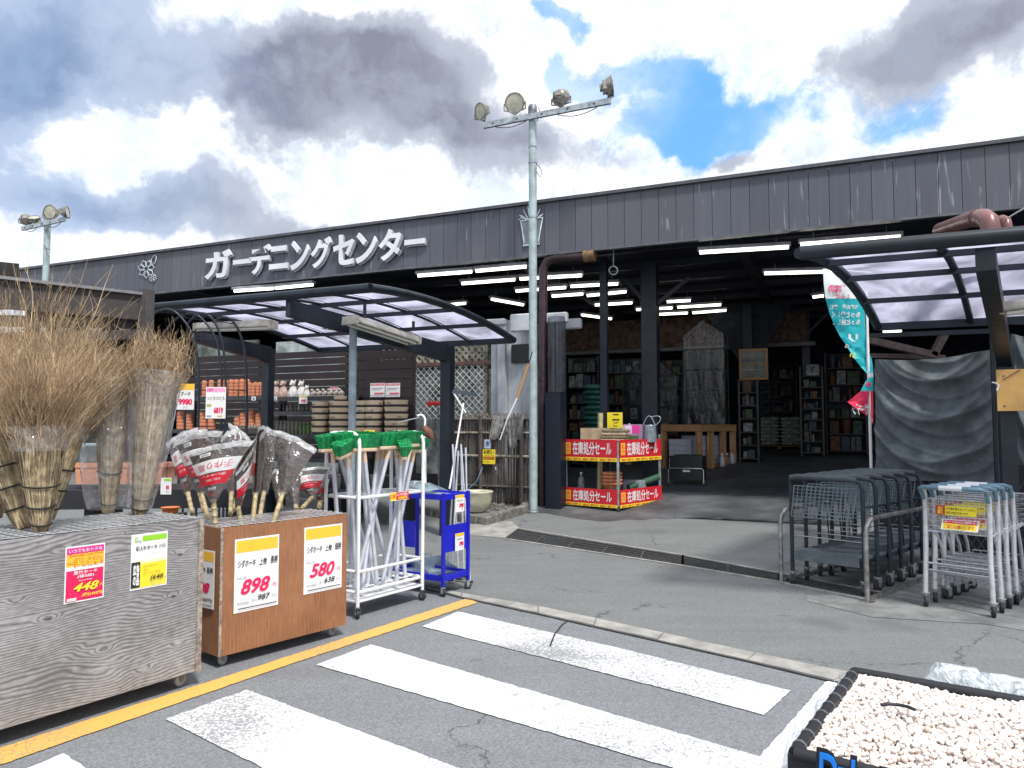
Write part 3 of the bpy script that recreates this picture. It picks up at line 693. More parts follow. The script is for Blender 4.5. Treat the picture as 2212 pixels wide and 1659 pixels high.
lamp_pole(1152, 236, 1106, .066, 'tall galvanised pole with four floodlights, standing before the store entrance', ((1045, 272), (1319, 218)),
          [(1047, 262, 1038, 240, (-.75, -.65, -.22), .135), (1112, 248, 1112, 222, (-.25, -.95, -.2), .16), (1212, 232, 1212, 211, (.35, .9, -.1), .14), (1312, 214, 1321, 186, (.97, -.1, .12), .155)],
          (352, 318, 470), [[(1158, 354), (1166, 362), (1171, 372), (1167, 382), (1159, 372), (1158, 360)], [(1160, 262), (1164, 250), (1166, 240), (1163, 232)]])
lamp_pole(88.5, 470, 1030, .066, 'far floodlight pole behind the timber pergola at the left edge', ((48, 494), (141, 473)),
          [(60, 488, 57, 474, (-.4, .9, -.2), .13), (80, 484, 73, 470, (.1, -.5, .8), .12), (110, 480, 108, 458, (-.15, -.97, -.1), .155), (136, 474, 145, 458, (.95, .2, .1), .13)],
          (540,), [[(95, 530), (102, 538), (100, 548), (106, 554)], [(95, 494), (100, 500), (106, 488)]], Yp=16)

# =============================================================== CURVED CANOPIES
poly_m = film('polycarbonate', (.78, .78, .9), .62, .35, .15, 1.2, (.62, .61, .78), .92)
frame_m = mat('canopy_frame', (.013, .020, .030), .4, .2, .15, 5)
beigem = mat('old_beige_enamel', (.46, .44, .36), .5, 0, .15, 6)
def canopy(label, A, W, L, s0, sag, ribs, rf, loc, r_edge=.045):
    """A = free high corner, W = vector to the low edge, long axis along BU*s0, L metres"""
    t = thing('canopy', label, 'canopy', loc)
    Wn = V((W.x, W.y, 0)).normalized()
    def S(s, q, o=0.0): return A + BU * (s0 * L * s) + W * q + Z * (sag * 4 * q * (1 - q) + o)
    MB().tube([S(0, 0), S(1, 0)], r_edge, 12).build('front_beam', frame_m, t)
    MB().beam(S(0, 1), S(1, 1), .06, .09).build('rear_gutter', frame_m, t)
    for q in (.25, .5, .75): MB().beam(S(0, q, -.03), S(1, q, -.03), .045, .05).build('purlin', frame_m, t)
    for i, s in enumerate(ribs):
        rr = rf[i]; MB().tube([S(s, k / 10, -.005 if rr < .03 else 0) for k in range(11)], rr, 8).build('rib', frame_m, t)
    for i in range(len(ribs) - 1):
        a, b = ribs[i] + .004, ribs[i + 1] - .004
        MB().grid(lambda u, v: S(a + (b - a) * u, .01 + .98 * v, .028), 2, 12, True).build('roof_panel', poly_m, t)
    return t, S
A = at(800, 622, 8.0); B = at(1110, 735, 10.6); Wv = B - A
Lc = (pl(310, 666, A, BU) - A).length
cn, S1 = canopy('curved left canopy with pale lilac panels over the pot shelves', A, Wv, Lc, -1, .13, [0, .2, .4, .6, .8, 1.0], [.05, .018, .018, .018, .018, .04], (B.x, B.y, 0), .055)
def arm(t, p0, p1, w, h0, h1):
    d = (p1 - p0).normalized(); sd_ = d.cross(Z).normalized() * w / 2
    MB().hexa([p0 - sd_ - Z * h0, p1 - sd_ - Z * h1, p1 + sd_ - Z * h1, p0 + sd_ - Z * h0, p0 - sd_, p1 - sd_, p1 + sd_, p0 + sd_]).build('cantilever_arm', frame_m, t)
pA = at(967, 752, 10.3); p0 = pl(622, 648, A, BU, .05)
arm(cn, p0, V((pA.x, pA.y, pA.z + .04)), .10, .19, .24)
MB().box(V((pA.x, pA.y, pA.z / 2)), (.15, .15, pA.z + .05), BU, BV).build('post', frame_m, cn)
pB = at(580, 757, 11.9); p0b = pl(425, 716, A, BU, .3)
arm(cn, p0b, V((pB.x, pB.y, pB.z + .06)), .10, .14, .26)
MB().box(V((pB.x, pB.y, pB.z / 2)), (.14, .14, pB.z + .05), BU, BV).build('post', frame_m, cn)
pC = at(763, 716, 9.0)
MB().tube([V((pC.x, pC.y, 0)), V((pC.x, pC.y, pC.z + .05))], .047, 16).build('prop_pole', mat('grey_prop', (.26, .33, .35), .5), cn)
def batt(p, q, label, w=.16):
    t = thing('canopy_lamp', label, 'strip light', (p + q) / 2, 0, 'beige strip lights under the canopies')
    d = (q - p).normalized(); sd_ = d.cross(Z).normalized(); up = sd_.cross(d)
    prof = [(-w / 2, -.02), (-w * .28, .05), (w * .28, .05), (w / 2, -.02), (w / 2, -.035), (-w / 2, -.035)]
    MB().prism([p + sd_ * a + up * b for a, b in prof], q - p).build('lamp_body', beigem, t)
    for k in (-1, 1): MB().tube([p + sd_ * k * w * .28 - up * .052 + d * .03, q + sd_ * k * w * .28 - up * .052 - d * .03], .016, 8).build('tube', flat('unlit_tube', (.75, .74, .68), .3), t)
    for e in (p, q): MB().box(e - up * .01, (.03, w + .01, .10), d, sd_, up).build('end_cap', beigem, t)
a_, b_ = at(757, 690, 8.75), at(893, 735, 9.6)
batt(a_, b_, 'beige strip light fixed to the arm of the left canopy beside the prop pole', .26)
batt(at(428, 706, 9.6), at(590, 700, 9.1), 'beige strip light under the left end of the left canopy', .14)
batt(at(706, 702, 9.8), at(760, 699, 9.6), 'short beige strip light half hidden behind the left canopy arm', .14)
# small ties between arm and roof
for (x, y0, y1) in ((788, 655, 684), (893, 694, 712)): MB().tube([at(x, y0, 8.6 + (x - 788) * .008), at(x, y1, 8.6 + (x - 788) * .008)], .02, 6).build('tie_rod', frame_m, cn)
# right canopy
A = at(1728, 547, 5.8); B = at(1896, 706, 8.4)
sr = (pl(2012, 531, A, BU) - A).length / 4.2
cr_, S2 = canopy('right canopy with clear curved panels above the trolleys', A, B - A, 4.2, 1, .2, [0, sr, sr * 2.3, 1.0], [.05, .035, .035, .04], (B.x, B.y, 0), .058)
pD = at(2170, 765, 7.6); p0 = pl(2128, 535, A, BU, .1)
arm(cr_, p0, V((pD.x, pD.y, pD.z + .05)), .13, .17, .2)
MB().box(V((pD.x, pD.y, pD.z / 2)), (.14, .14, pD.z + .05), BU, BV).build('post', frame_m, cr_)
pE = at(2146, 800, 8.0); MB().tube([V((pE.x, pE.y, 0)), V((pE.x, pE.y, 2.5))], .028, 8).build('thin_post', frame_m, cr_)
pF = at(1895, 720, 8.45); MB().beam(at(1880, 725, 8.5), at(2150, 715, 7.9), .05, .05).build('rear_rail', frame_m, cr_)
batt(at(2170, 665, 6.2), at(2290, 650, 5.9), 'beige strip light under the right canopy at the picture edge', .16)
# brown-pink downpipe elbows above the right canopy
pinkp = mat('pink_brown_pipe', (.22, .10, .095), .35, 0, .15, 4)
t = thing('gutter_pipe', 'pinkish brown gutter pipe bending down behind the right canopy beam', 'pipe', at(2130, 500, 7.0))
MB().tube([at(2030, 497, 9.2), at(2085, 478, 8.0), at(2113, 470, 7.3), at(2126, 470, 7.05), at(2137, 478, 6.95), at(2140, 492, 6.95), at(2140, 540, 6.95)], .085, 16).build('pipe_run', pinkp, t)
MB().tube([at(2110, 471, 7.35), at(2114, 470.4, 7.25)], .092, 16).build('pipe_collar', pinkp, t)
t = thing('gutter_pipe', 'second shorter gutter pipe just right of the big pipe elbow', 'pipe', at(2175, 500, 7.6))
MB().tube([at(2150, 478, 8.6), at(2165, 474, 7.8), at(2173, 478, 7.6), at(2176, 490, 7.6), at(2176, 530, 7.6)], .05, 14).build('pipe_run', pinkp, t)
MB().tube([at(2172, 474, 7.6), at(2192, 462, 7.3), at(2230, 440, 6.8)], .008, 5).build('wire', whitep, t)

# =============================================================== MARKET BOXES AND BROOMS
gridm = mat('white_wire_mesh', (.72, .74, .75), .4, .3, .08)
greyply = wood('weathered_grey_plywood', (.44, .42, .42), (.13, .125, .122), 0, 1.0, 1.0, .30)
orply = wood('orange_plywood', (.38, .175, .080), (.19, .078, .034), 2, 1.0, 0, .09)
edgew = mat('plywood_edge', (.36, .30, .25), .8, 0, .25, 30)
def wood_box(name, label, C0, d, L, Dp, z0, z1, face, casters_=True):
    """C0 = front corner (ground), d = along the front, box goes back along nrm"""
    rz = math.atan2(d.y, d.x); nrm = V((-d.y, d.x, 0))
    t = thing(name, label, 'wooden box', C0, rz)
    X, Y_ = V((1, 0, 0)), V((0, 1, 0)); th = .018
    MB().box((L / 2, th / 2, (z0 + z1) / 2), (L, th, z1 - z0)).build('front_panel', face, t, True)
    MB().box((L / 2, Dp - th / 2, (z0 + z1) / 2), (L, th, z1 - z0)).build('rear_panel', face, t, True)
    for x in (th / 2, L - th / 2):
        MB().box((x, Dp / 2, (z0 + z1) / 2), (th - .002, Dp - 2 * th, z1 - z0 - .004)).build('end_panel', face, t, True)
    MB().box((L / 2, Dp / 2, z0 + .02), (L - .05, Dp - .05, .015)).build('bottom_panel', edgew, t, True)
    MB().box((L / 2, Dp / 2, z1 - .10), (L - .04, Dp - .04, .004)).build('shade_sheet', blackm, t, True)  # black sheet under the lid stands in for shade inside the box
    mb = MB(); zt = z1 + .006
    for i in range(int(L / .060) + 1):
        x = min(L - .004, .004 + i * .060); mb.box((x, Dp / 2, zt), (.0035, Dp, .003))
    for j in range(int(Dp / .060) + 1):
        y = min(Dp - .004, .004 + j * .060); mb.box((L / 2, y, zt + .003), (L, .0035, .003))
    g = mb.build('wire_mesh_lid', gridm, t, True)
    for x in (.07, L - .07):
        for y in (.07, Dp - .07):
            w_ = MB(); f_ = MB(); caster(w_, f_, (x, y, 0), z0 * .45, PI / 2 + .2, .018)
            cw = f_.build('caster', dsteel, t, True); w_.build('wheel', mat('clear_grey_wheel', (.35, .34, .32), .4), cw, True)
    return t, rz, nrm
d1 = V((.557, .83, 0)).normalized(); n1_ = V((-d1.y, d1.x, 0))
G = gz(428, 1480); GL = 2.2
gb, _, _ = wood_box('besom_box', 'weathered grey plywood box on casters holding tall bamboo besoms', G - d1 * GL, d1, GL, .62, .085, .962, greyply)
Gc = G - d1 * GL
def onbox(px, py): return pl(px, py, G, d1)
# corner trim
MB().box((GL - .008, -.006, .52), (.03, .012, .875)).build('corner_trim', edgew, gb, True)
p1, p2, p3 = onbox(139, 1307), onbox(226, 1290), onbox(140, 1184)
def sign_on(par, bl, br, tl, base, items, P0, d, label=None):
    a, b, c = pl(*bl, P0, d), pl(*br, P0, d), pl(*tl, P0, d)
    w_ = (b - a).dot(d); h_ = c.z - a.z; n = d.cross(Z)
    a = V(a); mb = MB(); mb.poster(a + n * .001, d, Z, w_, h_, base, items, .0025)
    return mb.build('price_sign', None, par, label=label)
sign_on(gb, (137, 1306), (223, 1287), (139, 1183), white, [
    ('r', .03, .025, .97, .97, crimson), ('r', .03, .87, .97, .975, magenta), ('r', .03, .57, .97, .64, white), ('r', .03, .64, .97, .86, orange),
    ('t', 'いつでもおトクな', .08, .885, .92, .95, white, .01), ('t', 'Everyday Low Price', .1, .80, .95, .86, red, .0), ('t', '一押し価格!!', .05, .62, .95, .79, red, .05), ('t', '一押し価格!!', .06, .63, .94, .78, yellow, .0),
    ('t', '黒竹ホーキ', .2, .49, .8, .56, white, .01), ('t', '(極S級)', .3, .42, .72, .485, white, .01), ('t', '4.2×1750', .33, .37, .66, .395, white),
    ('t', '448', .2, .19, .85, .34, yellow, .025, .3), ('t', '円', .87, .23, .95, .28, yellow), ('t', '(税込492円)', .42, .08, .94, .15, yellow, .02, .2), ('r', .05, .04, .28, .09, white), ('t', '店長おすすめ', .06, .045, .27, .085, grey)], G, d1, 'red and yellow price sign reading 448')
sign_on(gb, (280, 1277), (359, 1256), (282, 1156), white, [
    ('r', .30, .86, .97, .96, green), ('r', .04, .03, .97, .46, yellow), ('r', .04, .46, .97, .52, flat('pale_yellow', (.85, .82, .45))), ('r', .01, .04, .25, .50, black),
    ('t', 'G', .08, .86, .17, .95, green, .02), ('t', 'ら', .18, .84, .27, .90, grey, .02), ('t', '職人竹ホーキ', .12, .70, .70, .78, black, .02), ('t', '(5段)', .75, .70, .95, .78, black), ('t', '広告\nの品', .05, .08, .22, .46, white, .04),
    ('t', 'サイズ 約1.5m', .35, .61, .75, .64, grey), ('t', '丈夫で掃きやすい', .33, .39, .75, .42, brown_ink), ('t', '本体', .33, .33, .45, .36, brown_ink), ('t', '庭そうじに最適', .33, .27, .78, .30, brown_ink),
    ('t', '(648', .52, .12, .88, .23, black, .015, .2), ('t', '円', .90, .13, .95, .17, black), ('t', '税込712円', .55, .07, .82, .105, grey)], G, d1, 'yellow and green advertised price sign reading 648')
# orange box
O = gz(470, 1447); OE = gz(747, 1372); OL = (OE - O).length; d2 = (OE - O).normalized()
ob_, _, _ = wood_box('broom_box', 'orange brown plywood box on casters full of plastic bagged brooms', O, d2, OL, .46, .075, .865, orply)
MB().box((.009, -.002, .47), (.018, .004, .79)).build('corner_trim', edgew, ob_, True)
def priced(bl, br, tl, kind, price, tax, lab):
    sign_on(ob_, bl, br, tl, white, [('r', .03, .81, .97, .975, orange), ('t', 'シダホーキ', .07, .60, .46, .71, black, .02, .15), ('t', '上物', .54, .60, .72, .70, black, .02, .15), ('t', kind, .80, .60, .97, .71, black, .02, .15),
        ('t', '本体価格', .05, .45, .26, .48, grey, .01), ('t', price, .14, .23, .80, .44, crimson, .03, .3), ('t', '円', .86, .27, .94, .33, crimson), ('t', '参考価格', .06, .10, .32, .14, grey),
        ('t', '(税込', .38, .11, .50, .16, grey), ('t', tax, .52, .12, .80, .20, black, .015, .25), ('t', '円)', .84, .12, .95, .17, grey), ('r', .08, .045, .95, .058, black)], O, d2, lab)
priced((504, 1326), (600, 1296), (507, 1166), '長柄', '898', '987', 'price sign reading 898')
priced((655, 1285), (737, 1263), (660, 1140), '短柄', '580', '638', 'price sign reading 580')
# sign on the left end of the orange box
e = MB(); e.poster(O + V((-d2.x, -d2.y, 0)) * .002 + n1_ * .32 + Z * .36, V((-n1_.x, -n1_.y, 0)), Z, .27, .36, white,
    [('r', .03, .81, .97, .975, orange), ('t', 'シダホーキ 長柄', .07, .60, .95, .71, black, .02), ('t', '898', .2, .25, .85, .44, crimson, .06, .3), ('t', '(税込987円)', .3, .1, .95, .18, black, .02), ('r', .05, .045, .95, .058, black)], .0025)
e.build('price_sign', None, ob_)
# ---- besoms
twigm = mat('bundled_twigs', (.55, .43, .26), .8, 0, .15, 20, col2=(.24, .18, .11), island=.5)
brushm = mat('fine_twig_tips', (.52, .375, .225), .85, 0, .15, 9, col2=(.25, .17, .10), island=.55)
wire_m = mat('binding_wire', (.012, .012, .012), .6)
crinkle = film('crinkled_plastic', (.98, .98, .99), .13, .12, .6, 7, (.95, .95, .96), .3, .10)
def ribbon(mb, pts, w0, w1, rnd):
    L = len(pts); vs = []
    a = rnd.uniform(0, PI); sdv = V((cos(a), sin(a), 0))
    for i, p in enumerate(pts):
        w_ = w0 + (w1 - w0) * i / (L - 1); vs += [p - sdv * w_ / 2, p + sdv * w_ / 2]
    mb.add(vs, [(2 * i, 2 * i + 1, 2 * i + 3, 2 * i + 2) for i in range(L - 1)], False)
def besom(label, B0, T0, top, rb, rm, spread, seed, sleeve=None, handle=0.0, wires=(.08, .25, .45), n=260, nb=1100, cone=False):
    """bundle from B0 to T0, loose brush up to `top` metres beyond"""
    rnd = random.Random(seed); B0, T0 = V(B0), V(T0); ax = (T0 - B0); L = ax.length; ax.normalize()
    x = ax.orthogonal().normalized(); y = ax.cross(x)
    t = thing('besom', label, 'besom broom', B0, 0, 'bamboo twig besoms standing on the grey box')
    def rad(q): return rb + (rm - rb) * (q ** .85)
    mb = MB(); mb.lathe([(rad(k / 8) * .86, L * k / 8) for k in range(9)], B0, 16, ax)
    for i in range(n):
        a = rnd.uniform(0, 2 * PI); f = rnd.uniform(.86, 1.04); pts = []
        q0 = rnd.uniform(0, .35) if rnd.random() < .6 else 0; q1 = min(1, q0 + rnd.uniform(.4, 1))
        for k in range(6):
            q = q0 + (q1 - q0) * k / 5; aa = a + rnd.uniform(-.10, .10)
            pts.append(B0 + ax * L * q + (x * cos(aa) + y * sin(aa)) * rad(q) * f)
        sd_ = ax.cross(x * cos(a) + y * sin(a)); w_ = rnd.uniform(.004, .008); vs = []
        for p in pts: vs += [p - sd_ * w_ / 2, p + sd_ * w_ / 2]
        mb.add(vs, [(2 * i_, 2 * i_ + 1, 2 * i_ + 3, 2 * i_ + 2) for i_ in range(5)], False)
    mb.build('twig_bundle', twigm, t)
    mb = MB()
    for i in range(nb):
        a = rnd.uniform(0, 2 * PI); f = rnd.random() ** .5; q = rnd.uniform(.75, 1) if not cone else 1
        p = B0 + ax * L * q + (x * cos(a) + y * sin(a)) * rm * f * .95
        H_ = top * rnd.uniform(.42, .88) * (1.0 if rnd.random() < .95 else 1.45)
        out = (x * cos(a) + y * sin(a)) * f * spread + V((rnd.gauss(0, .05), rnd.gauss(0, .05), 0)) * (spread * 2.0 + .12)
        pts = []; bend = V((rnd.gauss(0, 1), rnd.gauss(0, 1), rnd.gauss(0, .4))) * .022
        for k in range(7):
            s = k / 6; pts.append(p + ax * H_ * s + out * s ** 1.4 + bend * sin(PI * s) + V((rnd.gauss(0, .013), rnd.gauss(0, .013), rnd.gauss(0, .008))))
        ribbon(mb, pts, .0035, .0013, rnd)
        if rnd.random() < .8:
            k = rnd.choice((3, 4, 5)); e_ = pts[k] + ax * H_ * .18 + V((rnd.gauss(0, .035), rnd.gauss(0, .035), rnd.gauss(0, .02)))
            ribbon(mb, [pts[k], (pts[k] + e_) / 2 + V((rnd.gauss(0, .004), 0, 0)), e_], .002, .001, rnd)
    br = mb.build('brush', brushm, t)
    for wq in wires:
        q = wq; MB().tube([B0 + ax * (L * q + .012 * sin(a * 1.0)) + (x * cos(a) + y * sin(a)) * rad(q) * 1.05 for a in [2 * PI * k / 20 for k in range(20)]], .0045, 5, closed=True).build('binding_wire', wire_m, t)
    if sleeve:
        q0, q1, k0, k1 = sleeve
        ph = rnd.uniform(0, 9)
        def S(u, v):
            a = 2 * PI * u; q = q0 + (q1 - q0) * v
            r_ = (rad(max(0, min(1, q))) * 1.05 + .006) * (k0 + (k1 - k0) * v) + .006 * sin(5 * a + ph + 9 * v) + .004 * sin(11 * a - 14 * v)
            return B0 + ax * L * q + (x * cos(a) + y * sin(a)) * r_
        MB().grid(S, 40, 24).build('plastic_sleeve', crinkle, t)
    if handle: MB().tube([B0 - ax * handle, B0 + ax * .05], .014, 8).build('handle', bambooM, t)
    return t
zb = .97
def bz(px, py): return gz(px, py, zb)
def bt(px, py, P): return at(px, py, P.y)
def bes(lab, b, tt, rb, rm, top, spread, seed, dy=0, **k):
    B0 = bz(*b); T0 = at(tt[0], tt[1], B0.y + dy); return besom(lab, B0, T0, top, rb, rm, spread, seed, **k)
bes('besom with taped neck, upright between two leaning ones', (88, 1148), (88, 925), .035, .125, .62, .30, 1, sleeve=(.78, 1.02, 1.0, 1.0), wires=(.08, .25, .45))
bes('besom leaning left out of the picture, black wires round it', (55, 1142), (-22, 925), .04, .11, .65, .30, 2, dy=.05, wires=(.2, .4, .6), nb=900)
bes('besom leaning right behind the upright taped one', (102, 1122), (160, 905), .035, .085, .62, .28, 3, dy=.12, sleeve=(.8, 1.05, 1.0, 1.05), wires=(.12, .3, .5), nb=900)
bes('slim besom in a wide loose clear bag, dark twigs', (233, 1107), (246, 815), .035, .118, .30, .10, 4, sleeve=(.03, 1.0, 2.4, 1.1), wires=(.07, .3), nb=800)
bes('rightmost besom wrapped tightly in clear plastic, pale stub handle', (301, 1112), (341, 808), .038, .125, .36, .07, 5, sleeve=(.05, 1.03, 1.25, 1.05), handle=.06, wires=(.05, .12), nb=900, n=200)
bes('besom in the back row behind the taped one, tallest twigs', (40, 1120), (55, 850), .04, .12, .75, .36, 6, dy=.15, wires=(.1, .3), nb=1100)
bes('besom in the back row with pale plastic cap at the left edge', (-10, 1118), (20, 835), .035, .09, .5, .3, 7, dy=.2, sleeve=(.88, 1.05, 1.0, 1.1), wires=(.1, .3), nb=700)
# long stray twigs reaching above the brushes: part of the tallest besom
tallest = bpy.data.objects['besom.005']; rnd = random.Random(5); mb = MB()
for (x0, y0, x1, y1) in ((100, 800, 190, 560), (40, 790, -20, 590), (60, 760, 60, 545), (110, 780, 230, 585), (80, 800, 30, 570), (150, 800, 245, 570), (120, 760, 130, 600), (160, 790, 290, 640), (90, 780, 110, 580), (130, 830, 310, 690)):
    Y0 = 4.6; a, b = at(x0, y0, Y0), at(x1, y1, Y0 + rnd.uniform(-.2, .2)); pts = [a.lerp(b, k / 5) + V((rnd.gauss(0, .012), rnd.gauss(0, .01), rnd.gauss(0, .008))) for k in range(6)]
    mb.tube(pts, [.0035, .003, .0028, .0022, .0018, .001], 4, smooth=False)
    for k in (2, 3, 4): mb.tube([pts[k], pts[k] + V((rnd.choice((-1, 1)) * rnd.uniform(.04, .10), rnd.uniform(-.04, .04), rnd.uniform(.05, .12)))], [.0016, .0008], 4, smooth=False)
mb.build('long_twigs', brushm, tallest)
# ---- bagged brooms on the orange box
fibre = mat('palm_fibre', (.12, .072, .055), .85, 0, .2, 34, .6, 120, col2=(.035, .020, .015))
bagm = film('broom_bag', (.97, .97, .98), .025, .18, .6, 11, (.9, .9, .9), .3, .16)
bagtop = film('bag_top', (.92, .92, .92), .6, .15, .4, 14, (.93, .93, .94), .3, .1)
labw = flat('label_white', (.78, .78, .78), .3); labr = flat('label_red', (.66, .015, .035), .3)
ipipe = mat('bamboo_handle', (.44, .35, .19), .42, 0, .2, 16)
def hand_broom(label, hb, hn, nk, tl, tr, Yb, Yt=0.0, lab=True, dark=False, th=.045, side=0.0, hr=.0165):
    """hb handle foot on the lid, nk = neck, tl/tr = top corners of the fan; side = depth change left->right"""
    P0 = gz(*hb, .872); Y0 = P0.y; Yn = Y0 + Yb
    t = thing('hand_broom', label, 'broom', P0, 0, 'plastic bagged palm brooms standing handle down on the orange box')
    N0 = at(*nk, Yn); TL = at(*tl, Yn + Yt - side / 2); TR = at(*tr, Yn + Yt + side / 2)
    hd = (N0 - P0).normalized(); q = P0 - hd * .04; L = (N0 - q).length; pts = []; rr = []
    for k in range(5):
        for (dq, dr) in ((0, 1.0), (.05, 1.14), (.07, 1.14), (.10, .96), (.6, .96)):
            s = (k + dq) / 5; pts.append(q + hd * (L + .03) * s); rr.append(hr * dr)
    MB().tube(pts, rr, 10).build('handle', ipipe, t)
    n = (TL - N0).cross(TR - N0).normalized()
    if n.y > 0: n = -n
    rnd = random.Random(int(hb[0] * 7 + hb[1]))
    ph = rnd.uniform(0, 6)
    def S(u, v, o=0.0, ext=0.0):
        w0 = (TR - TL).normalized() * .028; vv = v if v < 0 else v ** .92; a = (N0 - w0).lerp(TL, vv); b = (N0 + w0).lerp(TR, vv)
        u2 = .5 + (u - .5) * (1 + ext); p = a.lerp(b, u2); bul = th * (1 - (2 * u - 1) ** 2) * (.35 + .65 * sin(PI * min(1, v * .8 + .12)))
        p += ((TL + TR) / 2 - N0).normalized() * (.02 * sin(PI * u)) * v
        return p + n * (o if o == 0 else (bul + abs(o)) * (1 if o > 0 else -1)) + n * .012 * sin(3 * u + ph) * v
    m = MB()
    for sgn in (1, -1):
        m.grid(lambda u, v: S(u, v, sgn * .001), 12, 10)
    top = [S(i / 40, 1.0 + rnd.uniform(-.035, .03), (.001 if i % 2 else -.001)) for i in range(41)]
    for i in range(90):       # fibre ends
        u = rnd.random(); a = S(u, .9, rnd.choice((.002, -.002)) * 1); b = S(u + rnd.uniform(-.03, .03), 1 + rnd.uniform(0, .06), rnd.choice((.004, -.004)))
        w_ = (TR - TL).normalized() * .004; m.add([a - w_, a + w_, b], [(0, 1, 2)], False)
    m.build('bristles', fibre, t)
    b = MB()
    for sgn in (1, -1): b.grid(lambda u, v: S(u, -.05 + v * 1.02, sgn * .008, .05), 12, 12)
    b.build('plastic_bag', bagm, t)
    b = MB()
    for sgn in (1, -1): b.grid(lambda u, v: S(u, .945 + v * .115 + .010 * sin(17 * u + ph), sgn * .0095, .07), 20, 4)
    b.build('bag_hem', bagtop, t)
    if lab:
        f = MB(); F = lambda v0, v1, o: (lambda u, v: S(u, v0 + (v1 - v0) * v, o))
        f.m(labw); f.grid(lambda u, v: S(u, .50 + .26 * v, .0112, .02), 12, 3)
        f.m(labr); f.grid(lambda u, v: S(u, .26 + v * (.26 - .05 * sin(PI * u)), .0125, .02), 12, 3)
        f.m(labw); f.grid(lambda u, v: S(.2 + .2 * u, .85 + .07 * v, .0125), 3, 2)
        f.m(black); 
        for k in range(7): f.grid(lambda u, v: S(.22 + .022 * k + .010 * u, .862 + .045 * v, .0135), 1, 1)
        f.m(labr); f.text('手作り箒', None, None, None, 0, 0, fn=lambda x, y, d_: S(.10 + .80 * x, .56 + .15 * y, .0125), flip=True)
        f.m(grey); f.text('てづくりのホーキ', None, None, None, 0, 0, fn=lambda x, y, d_: S(.28 + .44 * x, .515 + .022 * y, .0125), flip=True)
        f.m(labw); f.text('使いやすい', None, None, None, 0, 0, fn=lambda x, y, d_: S(.14 + .72 * x, .42 + .05 * y, .0140), flip=True)
        f.text('お庭に 玄関に', None, None, None, 0, 0, fn=lambda x, y, d_: S(.24 + .52 * x, .33 + .045 * y, .0140), flip=True)
        f.text('◎◎', None, None, None, 0, 0, fn=lambda x, y, d_: S(.3 + .4 * x, .16 + .05 * y, .0130), flip=True)
        f.m(labr); f.text('☆☆☆', None, None, None, 0, 0, fn=lambda x, y, d_: S(.2 + .6 * x, .05 + .06 * y, .0130), flip=True)
        f.build('paper_label', None, t)
    return t
hand_broom('foremost broom with red and white label facing the camera', (465, 1133), 0, (461, 1078), (409, 985), (540, 958), 0)
hand_broom('broom behind and left of the foremost labelled one, barcode on its bag', (450, 1122), 0, (434, 1062), (381, 960), (476, 938), .12, lab=True)
hand_broom('leftmost labelled broom, its bag cut by the besom sleeve', (415, 1105), 0, (405, 1062), (362, 962), (426, 932), .22, lab=True)
hand_broom('broom seen slantwise with its label in profile, centre of the box', (519, 1122), 0, (514, 1092), (505, 1022), (555, 955), .05, .0, side=.22, th=.03)
hand_broom('edge on broom right behind the slantwise one', (547, 1118), 0, (553, 1062), (556, 948), (577, 928), .15, .0, side=.3, th=.03)
hand_broom('broom with plain brown side forward beside the edge on one', (562, 1112), 0, (571, 1060), (572, 930), (598, 960), .2, .05, lab=False, side=.12)
hand_broom('large plain brown fan leaning right, no label on this side', (592, 1124), 0, (613, 1060), (594, 936), (679, 975), .12, .02, lab=False)
hand_broom('tilted bag of the low broom nearest the white mop rack', (655, 1095), 0, (676, 1072), (622, 1030), (708, 1012), .15, .05, lab=True)
hand_broom('dark folded broom bag low in the middle right of the box', (607, 1092), 0, (605, 1085), (587, 1030), (615, 1018), .15, .05, lab=False, th=.05)
hand_broom('second dark folded broom bag, left of the low labelled broom', (640, 1098), 0, (638, 1090), (612, 1035), (650, 1025), .08, .05, lab=False, th=.05)
hand_broom('small broom peeping up behind the foremost fan', (498, 1105), 0, (500, 1062), (478, 955), (512, 936), .3, .05, lab=False)
hand_broom('back row broom with white bag peak, above the slantwise one', (505, 1098), 0, (520, 1050), (496, 922), (538, 952), .35, .05, lab=False)

hand_broom('slim labelled broom at the back left of the box', (440, 1100), 0, (428, 1050), (392, 948), (446, 934), .34)
hand_broom('low labelled broom in the back right corner of the box', (690, 1092), 0, (692, 1082), (668, 1030), (716, 1022), .2)
# screws along the box edges
for (bx, L_, z0, z1) in ((gb, GL, .085, .962), (ob_, OL, .075, .865)):
    for x in [.03 + (L_ - .06) * k / 5 for k in range(6)]:
        for z in (z0 + .035, z1 - .03): MB().lathe([(.0045, 0), (.0045, .0015)], (x, -.0003, z), 8, V((0, -1, 0))).build('screw', dsteel, bx, True)
# =============================================================== WHITE BROOM RACK
F0 = gz(772, 1337); F1 = gz(912, 1296.5); dr = (F1 - F0).normalized(); LR = (F1 - F0).length; nr = V((-dr.y, dr.x, 0)); WR = .38
def rk(x, y, z): return F0 + dr * x + nr * y + Z * z
HT = at(772, 935, F0.y).z
t = thing('broom_rack', 'white tube rack on casters holding green headed push brooms', 'rack', F0)
for x in (0, LR):
    pts = [rk(x, 0, .09), rk(x, 0, HT - .09)] + [rk(x, .09 - .09 * cos(a), HT - .09 + .09 * sin(a)) for a in (PI / 8, PI / 4, 3 * PI / 8)] + [rk(x, .09, HT), rk(x, WR - .09, HT)] + [rk(x, WR - .09 + .09 * sin(a), HT - .09 + .09 * cos(a)) for a in (PI / 8, PI / 4, 3 * PI / 8)] + [rk(x, WR, HT - .09), rk(x, WR, .09)]
    MB().tube(pts, .0155, 10).build('end_hoop', whitep, t)
